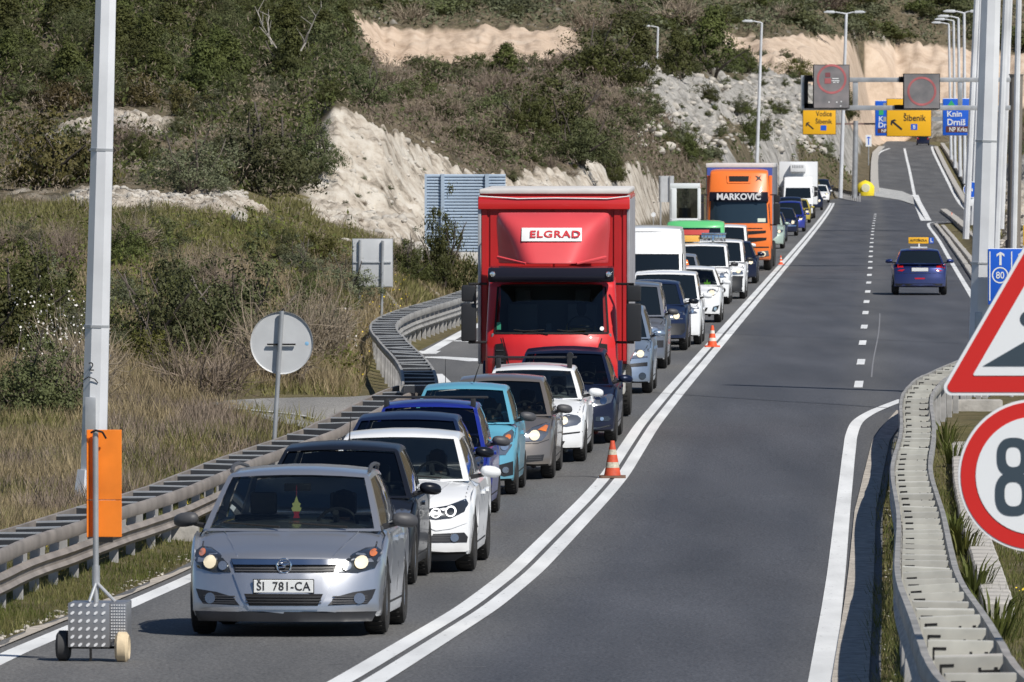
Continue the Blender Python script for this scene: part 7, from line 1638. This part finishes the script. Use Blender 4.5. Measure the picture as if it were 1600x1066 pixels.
# square sign seen from behind on two posts
Z = 189.; b0 = Vector(at(560, 535, Z)); g = empty('square_sign', b0); tag(g, 'back of a square white sign on two posts behind the bent guardrail', 'road sign')
for xt, yt, xb, yb in ((562.5, 375, 560, 540), (598, 376, 595.5, 520)): mb = MB(); mb.tube(Vector(at(xb, yb, Z)) - b0, Vector(at(xt, yt, Z)) - b0, .034, n=10); mb.build('post', GALV, g, smooth=40)
b_, a0, a1 = board('plate_back', 551, 613, 374, 448, Z, PALEB, b0, g, .04, .01, dz=.09); mb = MB(); mb.box(a0.x + .03, a1.x - .03, .02, .05, (a0.z + a1.z) / 2 + .0, (a0.z + a1.z) / 2 + .03); mb.build('cross_bar', GALV, g); board('rim', 550, 614, 373, 449, Z, GALV, b0, g, .01, 0, dz=.115)
# far square sign back
Z = 372.; b0 = Vector(at(1041, 345, Z)); g = empty('square_sign', b0); tag(g, 'far white sign back on two posts left of the excavator cab', 'road sign')
for x in (1032, 1047): mb = MB(); mb.tube(Vector(at(x, 352, Z)) - b0, Vector(at(x, 275, Z)) - b0, .04, n=8); mb.build('post', GALV, g)
board('plate_back', 1029.5, 1053, 275, 316, Z, PALEB, b0, g, .04, .0, dz=.1)
Z = 372.; b0 = Vector(at(1021, 350, Z)); g = empty('round_sign', b0); tag(g, 'tiny white round plate on a post beside the tall white van roof', 'road sign'); c = Vector(at(1021, 335.5, Z)) - b0; mb = MB(); mb.lathe([(0, .001), (0, .11), (.03, .11), (.03, .001)], (c.x, 0, c.z), 1, 16); mb.build('plate_face', SWHT, g); mb = MB(); mb.tube((0, .03, -.3), (0, .03, c.z), .02, n=6); mb.build('post', GALV, g)
# noise barrier of corrugated metal
Z = 250.; b0 = Vector(at(726, 412, Z)); g = empty('noise_barrier', b0); tag(g, 'pale blue corrugated metal noise barrier behind the red lorry', 'barrier')
NB = mk('pale_blue_metal', (.40, .49, .60), .5, .25, var=.12, vs=2)
a0 = Vector(at(665, 404, Z)) - b0; a1 = Vector(at(790, 272, Z)) - b0; nsl = 26; hs = (a1.z - a0.z - .12) / nsl
mb = MB(); xL, xR_ = a0.x, a1.x; mb.prism([(0, 0), (-.05, .012), (-.05, hs * .55), (0, hs * .92)], 0, xL, xR_); s0 = mb.build('corrugated_slat', NB, g, smooth=0)
for i in range(nsl):
    c = s0 if i == 0 else s0.copy()
    if i: COL.objects.link(c); c.parent = g
    c.location = (0, 0, a0.z + .12 + i * hs)
for x0, x1 in ((663.5, 667), (689, 694.5), (758, 764)): board('post', x0, x1, 272, 412, Z, NB, b0, g, .14, .0)
board('plinth', 663, 790, 394, 414, Z, mk('pale_concrete', (.55, .53, .50), .8, var=.15), b0, g, .12, .01, dz=.05); board('back_sheet', 664, 790, 273, 404, Z, NB, b0, g, .01, 0, dz=.03)
# blue 80 sign
Z = 150.; b0 = Vector(at(1581, 625, Z)); g = empty('minimum_speed_sign', b0); tag(g, 'blue board with a white arrow and an 80 in a circle, behind the red triangle', 'road sign')
b_, _, _ = board('panel', 1544, 1617, 389, 476, Z, SBLUE, b0, g, .04, .01); board('panel_border', 1543, 1618, 388, 477, Z, SWHT, b0, g, .03, .01, dz=.01)
for x in (1546.5, 1580.5, 1614): board('lane_line', x - .9, x + .9, 393, 470, Z, WHITEPL, b0, b_, .004, 0, dz=-.041)
arrow(1563, 404, 21, 0, 3.6, Z, WHITEPL, b_, -.046); ringpx(1562.5, 430, 11.8, 2.0, Z, WHITEPL, b_, -.044); txt_px('80', 1562.5, 430, 11, 13, Z, WHITEPL, b_, -.044, bold=.01)
arrow(1597, 404, 21, 0, 3.6, Z, WHITEPL, b_, -.046); ringpx(1597, 430, 11.8, 2.0, Z, WHITEPL, b_, -.044)
mb = MB(); mb.tube((0, .05, 0), (0, .05, 2.6), .04, n=8); mb.build('post', GALV, g)
# round blue sign with white box
Z = 370.; b0 = Vector(at(1516, 352, Z)); g = empty('round_blue_sign', b0); tag(g, 'round blue sign above a white box left of the slim pole', 'road sign'); c = Vector(at(1517.5, 296.5, Z)) - b0
mb = MB(); mb.lathe([(0, .001), (0, .37), (.03, .38), (.04, .001)], (c.x, -.2, c.z), 1, 32); b_ = mb.build('disc', SBLUE, g, smooth=30); ringpx(1517.5, 296.5, 12.4, 1.0, Z, SWHT, b_, -.204)
for i in range(4): board('white_bar', 1509.5 + i * 2.6, 1511.6 + i * 2.6, 294.6, 299, Z, WHITEPL, b0, b_, .004, 0, dz=-.203)
board('white_box', 1508, 1524, 311.5, 322, Z, SWHT, b0, g, .2, .02, dz=-.1); mb = MB(); mb.tube((0, -.1, 0), (c.x, -.12, c.z), .03, n=6); mb.build('post', GALV, g)
# yellow board edge at the right picture edge
Z = 240.; b0 = Vector(at(1606, 400, Z)); g = empty('yellow_sign', b0); tag(g, 'yellow board just entering at the right picture edge beside the column', 'road sign'); board('panel', 1598.5, 1660, 352, 384, Z, SYEL, b0, g, .05, .01); mb = MB(); mb.tube((.1, .03, -.8), (.1, .03, .8), .04, n=8); mb.build('post', GALV, g)
# ---- big warning triangle and speed limit in front on the right
Z = 47.5; k = Z / F; b0 = Vector(at(1617, 1230, Z)); g = empty('warning_sign', b0); tag(g, 'red-bordered triangular hill warning sign cut by the right picture edge', 'road sign')
def rpoly(P, r, n=6):
    out = []
    for i in range(len(P)):
        p0, p1, p2 = Vector(P[i - 1]), Vector(P[i]), Vector(P[(i + 1) % len(P)]); a_ = (p0 - p1).normalized(); b_ = (p2 - p1).normalized(); ang = a_.angle(b_); t = r / math.tan(ang / 2); c = p1 + (a_ + b_).normalized() * (r / sin(ang / 2))
        s = p1 + a_ * t - c; e_ = p1 + b_ * t - c; 
        for j in range(n + 1):
            q = s.lerp(e_, j / n).normalized() * r + c; out.append((q.x, q.y))
    return out
def tri(off): 
    cx, cy = 1617., 618 - 302 / 2 / math.sqrt(3); R0 = 302 / math.sqrt(3) - 2 * off
    return [((cx - b0.x / k * 1 - 800 + 0) , 0)] if False else [((cx + R0 * cos(t) - 1617) * k, (1230 - (cy - R0 * sin(t))) * k) for t in (pi / 2, pi * 7 / 6, pi * 11 / 6)]
def plate_px(nm, P, mat, root, y0, y1, bev=0): mb = MB(); mb.prism(P, 1, y0, y1); return mb.build(nm, mat, root, smooth=0, bevel=bev)
pl = plate_px('panel', rpoly(tri(0), 12 * k), SWHT, g, 0, .03); plate_px('red_border', rpoly(tri(5), 8 * k), SRED, pl, -.004, 0); plate_px('white_field', rpoly(tri(31), 2 * k), SWHT, pl, -.008, -.004)
W2 = lambda pts: [((x - 1617) * k, (1230 - y) * k) for x, y in pts]
plate_px('slope_symbol', W2([(1536, 572), (1700, 572), (1700, 476)]), SDK, pl, -.012, -.008); plate_px('symbol_dot', [((x - 1617) * k, (1230 - y) * k) for x, y in disc((1606, 498), 12, 20)], SDK, pl, -.012, -.008)
mb = MB(); mb.tube((0, .08, 0), (0, .08, 880 * k), .035, n=14); mb.build('post', GALV, g, smooth=40); mb = MB(); mb.box(-.2, .2, .03, .06, 700 * k, 710 * k); mb.build('clamp', GALV, g)
g2 = empty('speed_limit_sign', b0); tag(g2, 'round red-bordered 80 speed limit under the triangle at the right picture edge', 'road sign')
D_ = lambda r: [((1617 + r * cos(2 * pi * i / 64) - 1617) * k, (1230 - (743.5 - r * sin(2 * pi * i / 64))) * k) for i in range(64)]
pl = plate_px('panel', D_(119.5), SWHT, g2, 0, .03); plate_px('red_ring', D_(115.5), SRED, pl, -.004, 0); plate_px('white_field', D_(92), SWHT, pl, -.008, -.004)
def digit(parts, nm='numeral'):
    v = []; f = []
    for ring in parts: pass
def loop8(cx, cy, rx, ry, w_, n=36, e_=2.6):
    o = []; i_ = []
    for j in range(n):
        t = 2 * pi * j / n; c, s = cos(t), sin(t); cc = math.copysign(abs(c) ** (2 / e_), c); ss = math.copysign(abs(s) ** (2 / e_), s)
        o.append((cx + rx * cc, cy - ry * ss)); i_.append((cx + (rx - w_) * cc, cy - (ry - w_) * ss))
    v = []; 
    for a_, b_ in zip(o, i_): v += [((a_[0] - 1617) * k, -.0124, (1230 - a_[1]) * k), ((b_[0] - 1617) * k, -.0124, (1230 - b_[1]) * k)]
    return v, [(2 * j, 2 * j + 1, (2 * j + 3) % (2 * n), (2 * j + 2) % (2 * n)) for j in range(n)]
mb = MB(); mb.add(*loop8(1584, 714, 26, 30, 14)); v, f = loop8(1584, 772, 28.5, 34, 14.5); v = [(a, b - .0006, c) for a, b, c in v]; mb.add(v, f); mb.build('numeral_eight', SDK, pl, smooth=0); mb = MB(); mb.add(*loop8(1648, 743.5, 27, 60, 14)); mb.build('numeral_zero', SDK, pl, smooth=0)
# ---- sign trolley at lower left
X, Zt, z0 = gnd(155, 1034); g = empty('sign_trolley', (X, Zt, z0), (0, 0, R(-4))); tag(g, 'wheeled checker-plate trolley with a tall orange panel at lower left', 'sign trolley')
k = Zt / F; ALU = mk('checker_plate', (.30, .30, .31), .35, .6, var=.15, vs=4); ALU2 = mk('checker_lug', (.85, .85, .85), .4, .3)
mb = MB(); mb.box(-45 * k, 20 * k, -.2, .2, 24 * k, 93 * k); mb.box(20.2 * k, 46 * k, -.17, .19, 32 * k, 94 * k); bx = mb.build('weight_box', ALU, g, bevel=.004)
mb = MB(); n_ = 0
for i in range(5):
    for j in range(6):
        cx = (-38 + i * 12.2 + (0)) * k; cz = (28 + j * 12.4) * k; a_ = R(40); c, s = cos(a_), sin(a_); mb.prism([(cx + x * c - z * s, cz + x * s + z * c) for x, z in ((-.021, 0), (-.01, .010), (.01, .010), (.021, 0), (.01, -.010), (-.01, -.010))], 1, -.206, -.2)
for j in range(12):
    for i in range(6): cx = (23 + i * 4) * k; cz = (38 + j * 4.7) * k; mb.prism([(cx - .008, cz), (cx, cz + .006), (cx + .008, cz), (cx, cz - .006)], 1, -.175, -.17)
mb.build('tread_lugs', ALU2, bx, smooth=0)['kind'] = 'stuff'
for x, m_ in ((-56, mk('dark_wheel', (.05, .05, .052), .8)), (41, mk('cream_wheel', (.62, .50, .33), .7, var=.2, vs=14))):
    mb = MB(); r = 24.5 * k; hw_ = 10.5 * k; mb.lathe([(-hw_, .001), (-hw_ * .7, r * .45), (-hw_, r * .75), (-hw_ * .6, r * .98), (hw_ * .6, r * .98), (hw_, r * .75), (hw_ * .7, r * .45), (hw_, .001)], (x * k, -.04 if x < 0 else -.22, r), 0, 28); q = mb.build('trolley_wheel', m_, g, smooth=40)
mb = MB(); mb.box(-50 * k, 30 * k, -.05, -.02, 20 * k, 24 * k); mb.box(-11 * k, -7.5 * k, -.22, -.19, 3 * k, 24 * k); mb.build('axle_frame', UNDER, g)
mb = MB(); mb.tube((-5 * k, -.03, 93 * k), (-5.5 * k, -.03, 362 * k), 4.6 * k, n=12); mb.tube((-5 * k, -.05, 122 * k), (-14 * k, -.1, 94 * k), 2.6 * k, n=8); mb.tube((-2 * k, -.05, 122 * k), (27 * k, -.1, 94 * k), 2.8 * k, n=8); mb.tube((-5 * k, -.03, 118 * k), (-5 * k, -.03, 150 * k), 6.2 * k, n=12); mb.build('mast', GALV, g, smooth=40)
ORP = mk('orange_panel', (.85, .22, .015), .5, var=.22, vs=2.5, rvar=.1)
for z0_, z1_ in ((194, 251.5), (252.5, 362)):
    mb = MB(); mb.box(-20 * k, 34 * k, .03, .045, z0_ * k, z1_ * k); mb.box(-20 * k, -17.5 * k, -.02, .03, z0_ * k, z1_ * k); mb.build('orange_panel', ORP, g, bevel=.003, seg=1)
mb = MB(); mb.path([(-12 * k, -.06, 358 * k), (-4 * k, -.08, 362 * k), (6 * k, -.06, 359 * k), (11 * k, -.03, 349 * k)], .009, 5); mb.box(-6 * k, 20 * k, -.0, .05, 186 * k, 194 * k); mb.build('strap', UNDER, g)
# ---- cones
CONE = mk('faded_cone_red', (.60, .085, .035), .55, var=.25, vs=12); CONEW = mk('dirty_cone_band', (.5, .46, .36), .6, var=.4, vs=20); CONER = mk('fresh_cone_red', (.75, .10, .03), .5)
def cone(px, py, h, label, m1, m2, base=True):
    g = empty('traffic_cone', gnd(px, py, .012)); tag(g, label, 'traffic cone'); r0 = h * .24; r1 = h * .055
    rf = lambda t: r0 + (r1 - r0) * t
    segs = [(0.06, .27, m1), (.27, .42, m2), (.42, .62, m1), (.62, .76, m2), (.76, 1., m1)]
    for i, (a_, b_, m_) in enumerate(segs):
        mb = MB(); mb.lathe([(a_ * h, rf(a_)), (b_ * h, rf(b_))] + ([(h, .001)] if b_ == 1. else []), ax=2, n=20); mb.build('cone_body' if m_ is m1 else 'cone_band', m_, g, smooth=30)
    mb = MB(); mb.prism(rpoly([(-r0 * 1.5, -r0 * 1.5), (r0 * 1.5, -r0 * 1.5), (r0 * 1.5, r0 * 1.5), (-r0 * 1.5, r0 * 1.5)], r0 * .4), 2, 0, .03); mb.build('cone_base', mk('dirty_cone_base', (.16, .09, .06), .8) if h > .52 else m1, g)
cone(957, 746.5, .54, 'largest grubby traffic cone, standing on the double line beside the beige car', CONE, CONEW); cone(1113, 542, .50, 'bright orange traffic cone on the double line beside the crossover car', CONER, mk('cone_white', (.66, .62, .55), .5)); cone(1220, 413.5, .36, 'small red and white cone near the orange lorry', CONER, mk('cone_white', (.66, .62, .55)))
cone(1487, 341, .38, 'tiny red and white cone on the end of the low wall', CONER, mk('cone_white', (.66, .62, .55)))
# ---- yellow crash cushion
b0 = Vector(gnd(1352, 306)); g = empty('crash_cushion', b0); tag(g, 'yellow crash cushion drum where the exit ramp splits off', 'crash cushion'); r = .82
mb = MB(); mb.lathe([(0, r * .95), (.25, r), (.85, r), (1.15, r * .72), (1.3, r * .4), (1.42, .001)], ax=2, n=28); q = mb.build('drum', mk('cushion_yellow', (.80, .62, .03), .45, var=.15), g, smooth=50)
mb = MB(); mb.lathe([(-.02, .001), (0, .38)], (0, -r + .0, .72), 1, 24); mb.build('reflector_disc', mk('pale_reflector', (.62, .6, .42), .5), q)
# stepped concrete and kerbstones right of the rail
wall('kerb', [(1502,700),(1506,760),(1522,830),(1545,900),(1562,960)], .3, .10, 'line of old kerbstones right of the pale guardrail', seg=1.0)
X, Zc, z0 = gnd(1500, 637); mb = MB(); mb.box(-.75, .75, -.3, .3, -.1, .14); o = mb.build('concrete_slab', STONE, None, bevel=.02); o.location = (X, Zc, z0); tag(o, 'weathered concrete slab in the grass under the triangle sign', 'slab')
X, Zc, z0 = gnd(228, 850); mb = MB(); mb.box(-.55, .55, -.2, .2, -.1, .12); o = mb.build('concrete_slab', STONE, None, bevel=.03); o.location = (X, Zc + 2, z0); tag(o, 'concrete footing in the grass behind the left guardrail posts', 'slab')
# sword-leaved plants by the kerbstones
rs = np.random.RandomState(4)
for i, (px, py, h_, lb) in enumerate([(1478,702,.55,'tall sword-leaved green plant beside the pale guardrail below the triangle'),(1492,838,.4,'sword-leaved plant leaning on the kerbstones'),(1505,868,.42,'yellowish sword-leaved plant left of the kerbstones'),(1522,930,.45,'dark sword-leaved clump beside the rail bend'),(1555,1000,.5,'long-leaved clump at the lower right beside the guardrail'),(1490,725,.4,'lower half of the green leaf clump by the speed sign')]):
    g = empty('leafy_plant', gnd(px, py)); tag(g, lb, 'plant'); mb = MB()
    for j in range(46):
        a_ = rs.rand() * 6.28; L_ = h_ * (.6 + .6 * rs.rand()); ln = .25 + .5 * rs.rand(); b_ = np.array([cos(a_), sin(a_), 0]) * .16 * rs.rand(); p1 = b_ + np.array([cos(a_) * L_ * ln * .5, sin(a_) * L_ * ln * .5, L_ * .6]); p2 = b_ + np.array([cos(a_) * L_ * ln, sin(a_) * L_ * ln, L_ * (.95 - ln * .3)]); w_ = np.array([-sin(a_), cos(a_), 0]) * .012
        mb.add([b_ - w_, b_ + w_, p1 + w_, p2, p1 - w_], [(0, 1, 2, 3, 4)])
    mb.build('leaves', G_GRN if i != 2 else V_YG, g, smooth=0)
